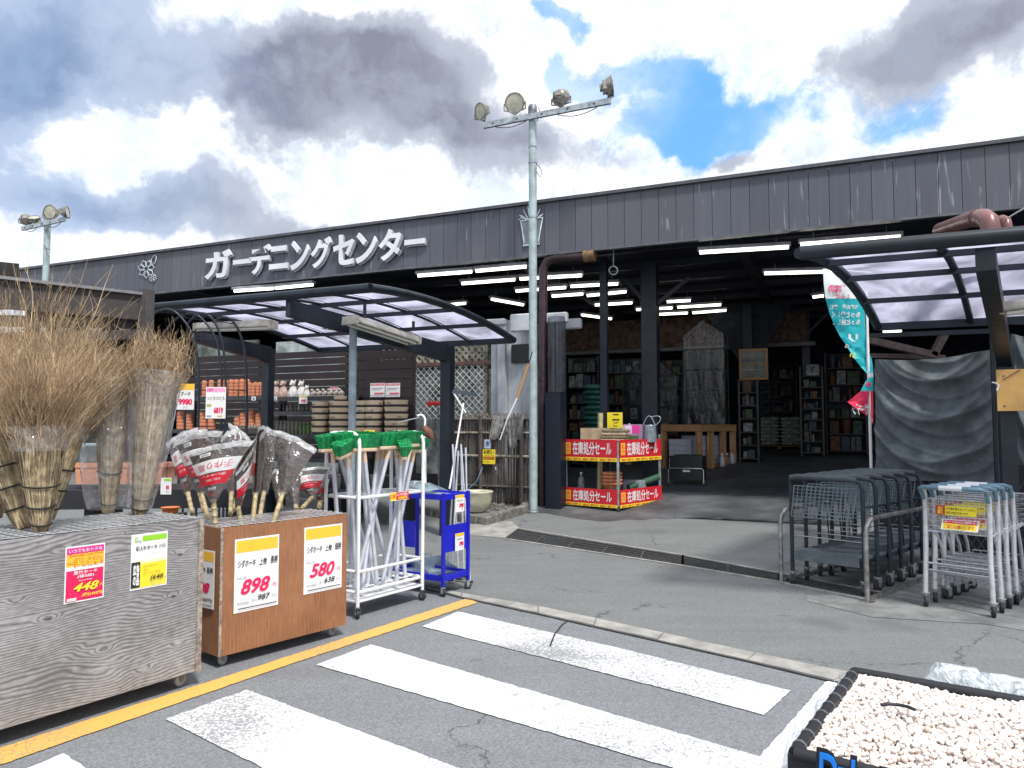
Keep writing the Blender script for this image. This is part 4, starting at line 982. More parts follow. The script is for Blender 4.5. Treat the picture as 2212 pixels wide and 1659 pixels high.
def loop(z, r=.013, nm='ring_rail', inset=0.0):
    c = .04; a0, a1, b0, b1 = inset, LR - inset, inset, WR - inset
    MB().tube([rk(a0 + c, b0, z), rk(a1 - c, b0, z), rk(a1, b0 + c, z), rk(a1, b1 - c, z), rk(a1 - c, b1, z), rk(a0 + c, b1, z), rk(a0, b1 - c, z), rk(a0, b0 + c, z)], r, 8, closed=True).build(nm, whitep, t)
zm = pl(850, 1068, F0, dr).z
loop(zm); loop(.36); loop(.20, .014, 'base_rail')
for x in [LR * k / 6 for k in range(1, 6)]: MB().tube([rk(x, 0, zm), rk(x, WR, zm)], .006, 6).build('divider_rod', whitep, t)
for x in [LR * k / 6 for k in range(1, 6)]: MB().tube([rk(x, 0, .2), rk(x, WR, .2)], .006, 6).build('base_rod', whitep, t)
for y in (.12, .25): MB().tube([rk(0, y, .2), rk(LR, y, .2)], .006, 6).build('base_rod', whitep, t)
mb = MB(); mb.box(rk(LR / 2, WR / 2, .13), (LR + .02, WR + .02, .012), dr, nr); mb.build('base_tray', whitep, t)
for (x, y) in ((0, 0), (LR, 0), (0, WR), (LR, WR)):
    w_ = MB(); f_ = MB(); caster(w_, f_, rk(x, y, 0), .036, .4 + x + y, .024); c = f_.build('caster', dsteel, t); w_.build('wheel', rubber, c)
MB().poster(rk(.33, -.022, zm - .05), dr, Z, .22, .07, red, [('r', .0, .0, .3, 1, yellow), ('t', 'お買得', .03, .2, .27, .8, red, .02), ('t', 'いいもの安い', .33, .5, .95, .9, white, .02), ('t', '398円', .4, .08, .9, .45, yellow, .03), ('r', 0, 0, 1, .04, white), ('r', 0, .96, 1, 1, white)], .003).build('promo_tag', None, t)
MB().poster(rk(.05, WR * .5, HT - .04), dr, Z, .30, .06, red, [('r', .6, 0, 1, 1, yellow), ('t', 'お買得', .05, .2, .55, .8, white, .02), ('t', '398', .65, .15, .95, .85, red, .03)], .003).build('promo_tag', None, t)
greenb = mat('green_bristle', (.006, .30, .09), .6, 0, .2, 40, island=.35); block = mat('beige_block', (.70, .52, .36), .6, 0, .1, 20)
hand = mat('silver_handle', (.62, .65, .72), .35, .25, .08, 8)
def push_broom(label, foot, head, yaw, tilt, seed, grp='green headed push brooms in the white rack'):
    """handle foot, head centre; yaw of the head block"""
    rnd = random.Random(seed)
    t = thing('push_broom', label, 'broom', foot, 0, grp)
    hd = (head - foot).normalized()
    MB().tube([foot, head], .0175, 8).build('handle', hand, t)
    MB().tube([foot, foot + hd * .10], .0155, 8).build('grip', rubber if seed % 3 else hand, t)
    MB().tube([head - hd * .09, head], .018, 8).build('socket', block, t)
    bx = V((cos(yaw), sin(yaw), tilt)).normalized(); by = hd.cross(bx).normalized(); bz_ = bx.cross(by)
    if bz_.z < 0: bz_ = -bz_
    MB().bevbox(head + bz_ * .015, (.25, .055, .032), .008, bx, by, bz_).build('head_block', block, t)
    mb = MB()
    for i in range(26):
        for j in range(5):
            u = -.118 + .236 * i / 25; v = -.02 + .01 * j; fl = 1.16
            b = head + bx * u + by * v + bz_ * .03; e_ = head + bx * u * fl + by * (v * 2.3 + rnd.gauss(0, .0015)) + bz_ * (.125 + .012 * cos(u * 12) + rnd.gauss(0, .0025))
            s1 = bx * .0042; s2 = by * .0048
            mb.add([b - s1 - s2, b + s1 - s2, b + s1 + s2, b - s1 + s2, e_ - s1 * 2 - s2 * 2, e_ + s1 * 2 - s2 * 2, e_ + s1 * 2 + s2 * 2, e_ - s1 * 2 + s2 * 2], [(0, 1, 5, 4), (1, 2, 6, 5), (2, 3, 7, 6), (3, 0, 4, 7), (4, 5, 6, 7)], False)
    mb.build('bristles', greenb, t)
    return t
dyaw = math.atan2(dr.y, dr.x); rnd = random.Random(11)
names = ['front left', 'front centre', 'front right', 'far left end', 'back left', 'back centre', 'back right', 'right end, lower', 'behind the front left one', 'behind the front centre one', 'behind the front right one', 'rightmost, head past the hoop', 'middle, head turned edge on', 'left, head tipped down']
heads = [(.10, .05, 0), (.38, .04, .05), (.65, .05, 0), (-.10, .20, .1), (.05, .30, .05), (.30, .32, 0), (.55, .3, .05), (.75, .1, -.2), (.14, .16, .1), (.37, .16, 0), (.60, .18, .05), (.82, .26, -.1), (.51, .03, 1.2), (-.05, .08, .9)]
feet = [(.32, .10), (.06, .12), (.36, .10), (.12, .30), (.40, .20), (.66, .28), (.30, .3), (.52, .18), (.22, .24), (.12, .08), (.70, .14), (.60, .3), (.50, .06), (.25, .34)]
names += ['second row, far left', 'second row, left of the middle', 'second row, right of the middle', 'third row, left', 'third row, right']
heads += [(.0, .12, .3), (.22, .22, .1), (.46, .24, -.1), (.16, .36, .2), (.66, .36, 0)]; feet += [(.18, .2), (.44, .28), (.26, .16), (.5, .35), (.38, .36)]
for k in range(19):
    hx, hy, dz = heads[k]; fx, fy = feet[k]
    push_broom('green headed broom in the white rack, %s of the rack' % names[k] if k not in (8, 9, 10) else 'green headed broom in the white rack, %s' % names[k], rk(fx, fy, .155), rk(hx, hy, HT - .15 + .012 * (k % 3) - (.04 if k in (7, 12, 13) else 0)), dyaw + rnd.uniform(-.25, .25) + (1.2 if k == 12 else 0), dz * .3, 20 + k)
# silver tools standing behind the rack on its right
for k, (x0, x1) in enumerate(((1047, 1018), (1043, 1028), (1004, 1012), (1020, 1000), (993, 1006), (1030, 1018))):
    a = gz(x0 - 6 * k % 9 - 25, 1220 - k * 6, 0); 
    a = V((F1.x + .22 + .05 * k, F1.y + .6 + .03 * k, .0)); a = V(((x0 - 30 - CXD) / FD * 7.1, 7.1 + .05 * k, 0.02)); b = at(x1 - 22, 962 + 7 * (k % 3), a.y + .1)
    t = thing('dustpan_pole', 'thin white tool handle right of the rack, %s from the left' % ORD[k], 'tool', a, 0, 'white tool handles standing right of the broom rack')
    MB().tube([a, b, b + Z * .01], .009, 8).build('pole', hand, t)
    MB().box(a + Z * .012, (.05, .03, .02)).build('foot', rubber, t)
# =============================================================== BLUE CART
blue = mat('blue_enamel', (.012, .015, .50), .35, 0, .08, 6)
B0_ = gz(957, 1289); BR = gz(1006, 1273); db = d1; LBc = .36; nb_ = V((-db.y, db.x, 0)); WB = .62
def bk(x, y, z): return B0_ + db * x + nb_ * y + Z * z
HB = at(959, 1066, B0_.y).z
t = thing('blue_cart', 'blue enamelled steel cart with dustpans, right of the white rack', 'cart', B0_)
for i, (x, y) in enumerate(((0, 0), (LBc, 0), (0, WB), (LBc, WB))):
    MB().box(bk(x, y, (HB + .09) / 2 + .0), (.027, .027, HB - .09), db, nb_).build('post', blue, t)
    w_ = MB(); f_ = MB(); caster(w_, f_, bk(x, y, 0), .033, .9 + i, .022); c = f_.build('caster', steel, t); w_.build('wheel', rubber, c)
zl_ = .14
for z, nm in ((zl_, 'lower_shelf'), (HB - .05, 'upper_shelf')):
    MB().box(bk(LBc / 2, WB / 2, z), (LBc - .04, WB - .04, .012), db, nb_).build(nm, blue, t)
    for (x, y, sx_, sy_) in ((LBc / 2, 0, LBc - .037, .02), (LBc / 2, WB, LBc - .037, .02), (0, WB / 2, .02, WB - .037), (LBc, WB / 2, .02, WB - .037)):
        MB().box(bk(x, y, z + .015), (sx_, sy_, .05), db, nb_).build('shelf_edge', blue, t)
za, zb_ = pl(980, 1190, B0_, db).z, pl(980, 1133, B0_, db).z
MB().box(bk(LBc / 2, .0, (za + zb_) / 2), (LBc - .037, .012, zb_ - za), db, nb_).build('mid_panel', blue, t)
MB().box(bk(.0, WB * .72, (za + zb_) / 2 + .02), (.012, .22, zb_ - za), db, nb_).build('mid_panel', blue, t)
for z in (HB - .16, za + .02):
    MB().poster(bk(.14, -.022, z - .02), db, Z, .13, .155, white, [('r', 0, .82, 1, 1, orange), ('t', 'てみホウキ', .15, .6, .8, .72, black, .01, .2), ('t', '398', .4, .25, .92, .5, crimson, .06, .2), ('t', '円', .7, .1, .82, .2, crimson)], .003).build('price_tag', None, t)
galv = mat('galvanised_sheet', (.48, .58, .62), .3, .45, .12, 14)
def dustpan(label, P, xd, w, l, h, lean=0.0, hnd=True):
    """open tray lying on P, mouth towards -y"""
    t = thing('dustpan', label, 'dustpan', P, 0, 'galvanised dustpans on the blue cart')
    xd = xd.normalized(); yd = V((-xd.y, xd.x, 0)); up = Z * cos(lean) + yd * sin(lean)
    def q(x, y, z): return P + xd * x * w + yd * y * l + Z * z * h + up * 0
    th = V((0, 0, -.004))
    mb = MB(); mb.grid(lambda u, v: q(-.5 + u + (-.06 if u < .5 else .06) * (1 - v) * (1 if u in (0, 1) else 0), v, .02 + .06 * v), 2, 2, False, .003, -Z)
    mb.build('pan', galv, t)
    for s in (-1, 1): MB().prism([q(s * .56, 0, .03), q(s * .5, 1, .08), q(s * .5, 1, 1), q(s * .56, .12, .25)], xd * .003 * s).build('pan_side', galv, t)
    MB().prism([q(-.5, 1, .08), q(.5, 1, .08), q(.5, 1, 1), q(-.5, 1, 1)], yd * .003).build('pan_back', galv, t)
    if hnd: MB().tube([q(-.18, 1.02, .6), q(-.16, 1.06, 1.2), q(.16, 1.06, 1.2), q(.18, 1.02, .6)], .006, 6).build('handle', steel, t)
    return t
dustpan('flat galvanised dustpan on top of the blue cart, its lip over the right edge', bk(LBc * .55, .2, HB - .035), db, .30, .26, .09)
dustpan('second dustpan stacked on the first on top of the blue cart', bk(LBc * .45, .28, HB + .0), db * .9 + nb_ * .2, .28, .24, .08)
dustpan('dustpan on the lower shelf of the blue cart, tilted right', bk(LBc * .6, .15, zl_ + .01), db * .95 - nb_ * .2, .30, .26, .12)
dustpan('dustpan at the left of the blue cart lower shelf', bk(LBc * .4, .42, zl_ + .01), db, .26, .22, .09)
# =============================================================== RED SALE RACK
SF = gf(1336, 1106); SL = gf(1223, 1093); SR = gf(1426, 1077)
def sgrid(c, a, b, s, q): return c + (a - c) * s + (b - c) * q
t = thing('sale_rack', 'two tier steel sale rack with red clearance banners beside the entrance', 'rack', SF)
ztop = at(1336, 958, SF.y).z; z0s = SF.z
corners = {'f': SF, 'l': SL, 'r': SR, 'b': SL + SR - SF}
def zz(px, py, P): return at(px, py, P.y).z - P.z
bt1, bb1 = zz(1336, 959, SF), zz(1336, 1013, SF); bt2, bb2 = zz(1336, 1070, SF) , zz(1336, 1099, SF)
bt1, bb1 = zz(1223, 945, SL), zz(1223, 989, SL); bt2, bb2 = zz(1223, 1048, SL), zz(1223, 1084, SL)
for k, c in corners.items():
    P = V(c); P.z = fh(P)
    MB().box(P + Z * (.07 + (bt1 - .1) / 2), (.035, .035, bt1 - .12), BU, BV).build('post', steel, t)
    w_ = MB(); f_ = MB(); caster(w_, f_, P, .03, .7, .02); cc = f_.build('caster', dsteel, t); w_.build('wheel', rubber, cc)
zf = SF.z
for z in (bt1 - .055, bt2 - .085):
    q = [V((c.x, c.y, zf + z)) for c in (SF, SR, corners['b'], SL)]
    mb = MB(); mb.hexa([p - Z * .02 for p in q] + q); mb.build('tray', dsteel, t)
def banner(A, B, zt, zb2, lip=True):
    d = (B - A); L = V((d.x, d.y, 0)).length; d = V((d.x, d.y, 0)).normalized(); n = d.cross(Z)
    P = V((A.x, A.y, zf + zb2)) + n * .03; h = zt - zb2
    mb = MB(); mb.poster(P, d, Z, L, h, flat('banner_red', (.62, .015, .03)), [('r', .0, .0, 1, .17, yellow), ('r', .025, .3, .12, .85, orange), ('t', '処\n分', .035, .34, .11, .8, red, .01),
        ('t', '在庫処分セール', .16, .27, .90, .90, white, .018), ('t', '在庫限り 在庫限り 在庫限り', .03, .03, .97, .13, red, .04)], .003)
    mb.build('banner', None, t)
for (zt_, zb2) in ((bt1, bb1 - .01), (bt2, bb2 - .01)):
    banner(SL, SF, zt_, zb2); banner(SF, SR, zt_, zb2)
def on_rack(s, q, z): 
    p = sgrid(SF, SL, SR, s, q); return V((p.x, p.y, zf + z))
zt1 = bt1 - .05; zt2 = bt2 - .08
# goods on the rack
cardm = mat('cardboard', (.46, .34, .22), .8, 0, .1, 10); mossm = mat('coir_mat', (.25, .2, .12), .9, 0, .3, 50)
tt = thing('open_carton', 'open cardboard tray of brown mats on the upper sale tier', 'box', on_rack(.7, .35, zt1))
mb = MB(); c = on_rack(.68, .3, zt1); 
for (dx, dy, sx_, sy_) in ((0, -.14, .42, .006), (0, .14, .42, .006), (-.21, 0, .006, .28), (.21, 0, .006, .28)): mb.box(c + BU * dx + BV * dy + Z * .12, (sx_, sy_, .22), BU, BV)
mb.box(c + Z * .01, (.42, .28, .006), BU, BV); mb.build('tray', cardm, tt); MB().bevbox(c + Z * .17, (.38, .25, .12), .02, BU, BV).build('contents', mossm, tt)
tt = thing('jute_roll', 'brown coir mats lying beside the open carton on the sale rack', 'mat', on_rack(.3, .3, zt1))
for k in range(4): MB().bevbox(on_rack(.3, .28, zt1 + .035 + .05 * k) + BU * .01 * k, (.40, .26, .045), .012, BU, BV).build('mat_layer', mossm if k % 2 else cardm, tt)
for k, (s, q) in enumerate(((.62, .75), (.42, .72))):
    tt = thing('small_carton', ['grey printed carton, left one at the back of the sale rack', 'grey printed carton, right one at the back of the sale rack'][k], 'box', on_rack(s, q, zt1), 0, 'small cartons at the back of the sale rack')
    MB().poster(on_rack(s, q, zt1 + .02) - BU * .08, BU, Z, .15, .26, mat('carton_grey', (.45, .45, .5), .6), [('r', .15, .55, .85, .9, white), ('t', '園芸', .2, .6, .8, .85, grey, .02), ('r', .1, .1, .9, .4, grey)], .10).build('carton', None, tt)
tt = thing('flower_box', 'box printed with pink flowers beside the watering can', 'box', on_rack(.18, .62, zt1))
MB().poster(on_rack(.2, .6, zt1) - BU * .12, BU, Z, .28, .29, mat('box_mauve', (.45, .25, .4), .6), [('r', .05, .45, .5, .95, flat('pale_pink', (.75, .5, .7))), ('r', .5, .5, .95, .95, magenta), ('t', '花', .1, .5, .45, .9, white, .05), ('r', .1, .08, .9, .38, flat('leaf_print', (.08, .14, .06)))], .14).build('carton', None, tt)
# watering can
can = mat('zinc_can', (.42, .52, .55), .35, .5, .1, 12)
W0 = on_rack(.12, .72, zt1) + BU * .12
tt = thing('watering_can', 'pale zinc watering can with hoop handle on the sale rack', 'watering can', W0)
MB().lathe([(.12, 0), (.125, .01), (.11, .27), (.115, .28), (.105, .275)], W0, 24).build('body', can, tt)
MB().tube([W0 + BU * (.02 + .15 * sin(a)) + Z * (.24 + .17 * (1 - cos(a)) * .5 + .06 * sin(a)) + BU * .02 for a in [PI * k / 10 for k in range(11)]], .007, 6).build('handle', can, tt)
MB().tube([W0 + BU * (-.10 + .20 * k / 10) + Z * (.28 + .15 * sin(PI * k / 10)) for k in range(11)], .006, 6).build('top_handle', can, tt)
MB().tube([W0 - BU * .10 + Z * .06, W0 - BU * .20 + Z * .16, W0 - BU * .34 + Z * .30], [.03, .018, .013], 10).build('spout', can, tt)
# yellow sign and pole behind
YS = on_rack(.5, 1.25, 0)
tt = thing('yellow_notice', 'small yellow notice on a navy post behind the sale rack', 'sign', FP(1337, 940, .95))
P = FP(1312, 925, .72); MB().poster(P, BU, Z, FP(1348, 925, .72).x - P.x, FP(1312, 891, .72).z - P.z, yellow, [('t', '二', .35, .5, .8, .9, black, .04), ('t', 'ご', .4, .1, .75, .4, black, .02), ('r', .3, .45, .8, .47, black)], .006).build('notice_board', None, tt)
tt = thing('wrapped_tube', 'upright yellow tube in clear wrap behind the sale rack', 'tube', FP(1295, 1060, .35))
a = FP(1295, 1060, .35); a.z = fh(a); MB().tube([a, FP(1297, 892, .35)], .045, 14).build('tube_body', mat('mottled_yellow', (.60, .52, .22), .5, 0, .3, 18, col2=(.3, .26, .18)), tt)
# bottle, pots, mat and green roll on the lower tier
Bt = on_rack(.88, .2, zt2)
tt = thing('clear_bottle', 'clear plastic bottle at the left end of the lower sale tier', 'bottle', Bt)
MB().lathe([(.05, 0), (.055, .02), (.055, .17), (.045, .21), (.02, .25), (.018, .28)], Bt, 18).build('bottle_body', film('bottle_film', (.8, .85, .85), .5, .1, .3, 10, (.6, .65, .66)), tt)
MB().lathe([(.021, .28), (.021, .31)], Bt, 12).build('cap', white, tt)
def pot(mb, P, r, h, lip=True):
    mb.lathe([(r * .68, 0), (r * .70, .004), (r * .93, h * .78), (r * 1.0, h * .79), (r * 1.02, h * .98), (r * .99, h), (r * .92, h), (r * .90, h * .8), (r * .6, h * .1), (0.001, h * .08)], P, 28, capt=False)
Pp = on_rack(.30, .22, zt2)
for k in range(4):
    tt = thing('terracotta_pot', ['lowest', 'second', 'third', 'topmost'][k] + ' nested terracotta pot on the lower sale tier', 'pot', Pp + Z * (.055 * k), 0, 'nested pots on the lower sale tier')
    m_ = MB(); pot(m_, Pp + Z * (.055 * k), .165, .17); m_.build('pot_body', terra, tt)
tt = thing('green_roll', 'dark green mesh roll sloping across the lower sale tier', 'roll', on_rack(.1, .8, zt2))
MB().tube([on_rack(.25, .55, zt2 + .06), on_rack(-.0, .95, zt2 + .22)], .055, 14).build('roll_body', mat('green_mesh', (.03, .10, .055), .7, 0, .25, 60), tt)
tt = thing('white_crate', 'small pale ribbed crate behind the pots on the lower sale tier', 'crate', on_rack(.25, .7, zt2))
mb = MB(); 
for k in range(14): mb.box(on_rack(.25, .7, zt2 + .09) + BU * (-.16 + .025 * k), (.019, .2, .18), BU, BV)
mb.box(on_rack(.25, .7, zt2 + .09), (.34, .19, .17), BU, BV); mb.build('crate_body', mat('pale_plastic', (.38, .42, .46), .5), tt)

# =============================================================== TROLLEYS
dgrey = mat('trolley_grey', (.026, .040, .056), .4, .2, .15, 10, .05, 60); trayp = mat('tray_plastic', (.12, .145, .16), .55, 0, .12, 8)
nT = V((.74, .67, 0)).normalized(); rT = V((nT.y, -nT.x, 0))      # nesting direction (away) and rightwards
TYAW = math.atan2(rT.y, rT.x)
def trolley():
    """local: x right, y away, origin between the front posts on the ground"""
    t = thing('platform_trolley', '', 'trolley', (0, 0, 0), 0, 'grey platform trolleys nested in the rail bay')
    W = .335; H = 1.03
    def frame_pts(s): return
    c = .10
    pts = [V((-W, 0, .12)), V((-W, 0, H - c)), V((-W + .01, -.02, H - .04)), V((-W + .04, -.05, H - .01)), V((-W + .10, -.07, H)), V((W - .10, -.07, H)), V((W - .04, -.05, H - .01)), V((W - .01, -.02, H - .04)), V((W, 0, H - c)), V((W, 0, .12))]
    MB().tube(pts, .019, 10).build('side_frame', dgrey, t, True)
    MB().tube([V((-W + .03, -.055, H - .012)), V((-W + .10, -.07, H)), V((W - .10, -.07, H)), V((W - .03, -.055, H - .012))], .028, 10).build('handle_grip', mat('grip_grey', (.05, .065, .075), .4), t, True)
    # hanging wire panel
    a, b = V((-W + .035, -.005, H - .09)), V((-W + .05, -.10, .66)); X = V((2 * (W - .04), 0, 0))
    mb = MB(); mb.tube([a, b, b + X * .965, a + X], .006, 6); mb.tube([a, a + X], .006, 6)
    for k in range(1, 14): p = a.lerp(b, 0) + X * (k / 14); q = b + X * .965 * (k / 14); mb.beam(p, q, .0048, .0048)
    for k in range(1, 9): p = a.lerp(b, k / 9); mb.beam(p, p + X * (1 - .035 * k / 9), .0048, .0048)
    mb.build('wire_panel', chrome if False else mat('grey_wire', (.15, .19, .21), .4, .2), t, True)
    # tray
    mb = MB(); y0, y1 = -.02, .80; z = .315; x0 = W - .035
    mb.m(trayp)
    for (cx, cy, sx_, sy_) in ((0, y0 + .07, 2 * x0, .14), (0, y1 - .05, 2 * x0 * .9, .10), (-x0 + .07, (y0 + y1) / 2 + .02, .14, y1 - y0 - .24), (x0 - .07, (y0 + y1) / 2 + .02, .14, y1 - y0 - .24)): mb.box((cx, cy, z), (sx_, sy_, .03))
    for k in range(12): mb.box((-x0 + .14 + (2 * x0 - .28) * (k + .5) / 12, (y0 + y1) / 2 + .02, z + .003), (.012, y1 - y0 - .238, .018))
    for k in range(16): mb.box((0, y0 + .14 + (y1 - y0 - .24) * (k + .5) / 16, z + .002), (2 * x0 - .278, .012, .016))
    mb.box((0, y0 - .004, z - .035), (2 * x0 + .004, .02, .06)); mb.build('tray', None, t, True)
    MB().box((-x0 + .01, .4, z - .03), (.02, .78, .04)).build('chassis_rail', dgrey, t, True); MB().box((x0 - .01, .4, z - .03), (.02, .78, .04)).build('chassis_rail', dgrey, t, True)
    for sx_ in (-1, 1):
        mb = MB(); 
        for z_ in (.60,): mb.beam(V((sx_ * W, .0, z_)), V((sx_ * (W - .03), .62, z_ - .02)), .006, .006)
        mb.tube([V((sx_ * W, .0, .78)), V((sx_ * (W - .03), .55, .76)), V((sx_ * (W - .03), .66, .70)), V((sx_ * (W - .03), .72, .33))], .008, 6)
        mb.build('side_wire', dgrey, t, True)
    MB().tube([V((-W, .005, .47)), V((W, .005, .47))], .004, 6).build('cross_wire', chrome, t, True)
    for (x, y, yw) in ((-W, 0, .3), (W, 0, -.2), (-W + .05, .70, .1), (W - .05, .70, .5)):
        w_ = MB(); f_ = MB(); caster(w_, f_, (x, y, 0), .055, yw, .028); f_.lathe([(.018, .07), (.022, .12)], (x, y, 0), 10)
        cc = f_.build('caster', steel, t, True); w_.build('wheel', rubber, cc, True)
    return t
T0 = (gz(1723, 1262) + gz(1859, 1291)) / 2 + V((0, .0, 0)); TL_ = (gz(1987, 1241.7) - gz(1860.4, 1292.4))
tr = trolley(); ords = ['frontmost', 'second', 'third', 'fourth', 'fifth', 'rearmost']
tr['label'] = 'frontmost grey platform trolley of the nested row, its grid tray fully visible'
for k in range(6):
    loc = T0 + TL_ * (k / 5); o = tr if k == 0 else dup(tr, loc, TYAW, '%s grey platform trolley of the nested row%s' % (ords[k], ' against the tarpaulin' if k == 5 else ''))
    if k == 0: o.location = loc; o.rotation_euler = (0, 0, TYAW)
# rails of the trolley bay
railm = mat('bay_rail_steel', (.36, .35, .34), .35, .7, .25, 14)
RA, RB = gz(1688, 1260), gz(1874, 1301)
def bay_rail(P, Lr, label, bottom):
    t = thing('bay_rail', label, 'rail', P, 0, 'steel rails of the trolley bay')
    H = .70; c = .16; pts = [P, P + Z * (H - c)] + [P + nT * (c - c * cos(a)) + Z * (H - c + c * sin(a)) for a in [PI / 2 * k / 6 for k in range(1, 7)]] + [P + nT * Lr + Z * H]
    MB().tube(pts, .021, 12).build('rail_tube', railm, t)
    MB().box(P + Z * .006, (.10, .10, .012), rT, nT).build('foot_plate', railm, t)
    MB().beam(P + nT * .05 + Z * .02, P + nT * Lr + Z * .02, .035, .035).build('floor_bar', railm, t)
    MB().tube([P + nT * Lr, P + nT * Lr + Z * H], .02, 10).build('rear_leg', railm, t)
bay_rail(RA, 1.5, 'left steel rail of the trolley bay', True); bay_rail(RB, 1.6, 'right steel rail between the trolleys and basket carts', True)
# basket carts
alu = mat('cart_silver', (.70, .71, .74), .32, .5, .1, 12); gripb = mat('grip_blue_grey', (.12, .22, .28), .45, 0, .1, 20)
def basket_cart():
    t = thing('basket_cart', '', 'shopping cart', (0, 0, 0), 0, 'silver basket carts nested beside the trolleys')
    W = .235; H = 1.0
    for s in (-1, 1):
        MB().tube([V((s * (W + .01), .0, .12)), V((s * W, .01, .45)), V((s * W, .03, .80)), V((s * W, .02, .93)), V((s * (W - .01), -.04, .985))], .020, 10).build('front_leg', alu, t, True)
        MB().tube([V((s * (W - .03), .42, .12)), V((s * (W - .025), .32, .45)), V((s * W, .06, .80))], .014, 8).build('rear_leg', alu, t, True)
        MB().tube([V((s * W, .03, .62)), V((s * W, .50, .66))], .010, 6).build('side_rail', alu, t, True)
        MB().tube([V((s * W, -.0, .90)), V((s * (W + .005), -.06, .99)), V((s * (W - .03), -.085, 1.0)), V((s * .085, -.095, 1.0))], [.017, .020, .021, .020], 10).build('grip', gripb, t, True)
    MB().tube([V((-.085, -.095, 1.0)), V((.085, -.095, 1.0))], .022, 10).build('grip_centre', flat('grip_white', (.7, .72, .73), .35), t, True)
    mb = MB()    # upper basket
    zb0, zt0 = .63, .90
    for k in range(7):
        z = zb0 + (zt0 - zb0) * k / 6; g = .012 * k / 6; r_ = .006 if k in (0, 6) else .0035
        mb.tube([V((-W + .02 - g, .02, z)), V((W - .02 + g, .02, z)), V((W - .02 + g, .46 + g, z)), V((-W + .02 - g, .46 + g, z))], r_, 5, closed=True, smooth=False)
    for k in range(12): 
        for y in (.02, .46): mb.beam(V((-W + .03 + k * (2 * W - .06) / 11, y, zb0)), V((-W + .03 + k * (2 * W - .06) / 11, y, zt0)), .003, .003)
    for k in range(10):
        for s in (-1, 1): mb.beam(V((s * (W - .02), .04 + k * .045, zb0)), V((s * (W - .01), .04 + k * .045, zt0)), .003, .003)
        mb.beam(V((-W + .02, .04 + k * .045, zb0)), V((W - .02, .04 + k * .045, zb0)), .003, .003)
    mb.build('upper_basket', chrome, t, True)
    mb = MB()    # lower rack
    for k in range(6): mb.tube([V((-W, .02 + .08 * k, .31 - .02 * k)), V((W, .02 + .08 * k, .31 - .02 * k))], .005 if k else .009, 6)
    mb.tube([V((-W, .0, .37)), V((W, .0, .37))], .009, 6)
    for k in range(7): x = -W + .04 + k * (2 * W - .08) / 6; mb.tube([V((x, .42, .36)), V((x, .42, .20)), V((x, .06, .22))], .0035, 5)
    mb.tube([V((-W + .04, .42, .2)), V((W - .04, .42, .2))], .006, 6); mb.tube([V((-W + .04, .42, .36)), V((W - .04, .42, .36))], .006, 6)
    mb.build('lower_rack', chrome, t, True)
    for (x, y, yw, r_) in ((-W - .01, .0, .5, .05), (W + .01, .0, .4, .05), (-W + .03, .42, -.5, .045), (W - .03, .42, 1.1, .045)):
        w_ = MB(); f_ = MB(); caster(w_, f_, (x, y, 0), r_, yw, .026); f_.lathe([(.022, .085), (.026, .10), (.017, .13)], (x, y, 0), 10)
        cc = f_.build('caster', steel, t, True); w_.build('wheel', rubber, cc, True)
    MB().poster(V((-.15, .008, .775)), V((1, 0, 0)), Z, .30, .075, yellow, [('r', 0, 0, .24, 1, flat('sign_red', (.5, .03, .02))), ('t', 'お\n願', .05, .1, .2, .9, yellow, .02), ('t', 'お子様を乗せないでください', .27, .55, .98, .88, black, .01), ('t', '転落の危険があります', .27, .12, .8, .42, black, .01)], .003).build('warning_sign', None, t, True)
    up = V((0, .45, .85)).normalized()
    MB().poster(V((-.11, -.01, .655)), V((1, 0, 0)), up, .27, .095, white, [('r', .04, .08, .96, .6, yellow), ('r', .04, .6, .96, .92, red), ('t', 'カートは元の場所へ', .08, .66, .9, .86, white, .01), ('t', 'ご協力お願いします', .08, .15, .9, .5, red, .01)], .003).build('notice_plate', None, t, True)
    return t
C0 = (gz(2008, 1312) + gz(2138, 1334)) / 2; CK = nT * .215
bc = basket_cart(); bc['label'] = 'frontmost silver basket cart, yellow and red signs on its basket'
lb = ['', 'second silver basket cart of the nested row', 'third silver basket cart of the nested row', 'rearmost silver basket cart of the nested row']
for k in range(4):
    loc = C0 + CK * k; o = bc if k == 0 else dup(bc, loc, TYAW, lb[k])
    if k == 0: o.location = loc; o.rotation_euler = (0, 0, TYAW)

# =============================================================== TARPAULIN, BANNER, BOARD
tarpm = mat('grey_tarpaulin', (.115, .135, .145), .6, 0, .15, 5, .2, 120, spec=.2)
def tarp(TLp, TRp, BLp, BRp, sag, seed, label):
    ph = seed
    n = (TRp - TLp).cross(Z).normalized()
    def S(u, v):
        p = TLp.lerp(TRp, u).lerp(BLp.lerp(BRp, u), v)
        p = p - Z * sag * 4 * u * (1 - u) * (1 - v) ** 6
        c = 4 * u * (1 - u)
        k_ = .42 * c ** .8 * (1 - .35 * v); q_ = (v - k_ + .06 * u) * 8.5 + ph; f = (1 - 2 * abs(sin(q_)) ** .8) * .050 * (.35 + .65 * c) + .024 * (1 - 2 * abs(sin((v - k_ * .8 - .22 * u) * 19 + ph)) ** .7) + .02 * sin((u * 1.3 - v * .5) * 7 + ph)
        f += .03 * noise.noise(V((u * 4, v * 4, seed))) + .010 * noise.noise(V((u * 13, v * 10, seed)))
        return p + n * f
    return MB().grid(S, 70, 80, True, .003, -n)
a, b, c_, d_ = at(1889, 776, 8.9), at(2150, 752, 8.1), at(1889, 1034, 8.9), at(2150, 1046, 8.1)
solo(tarp(a, b, c_, d_, .05, 1.3, ''), 'tarpaulin', tarpm, 'large creased grey tarpaulin hung behind the nested trolleys', 'tarpaulin', c_)
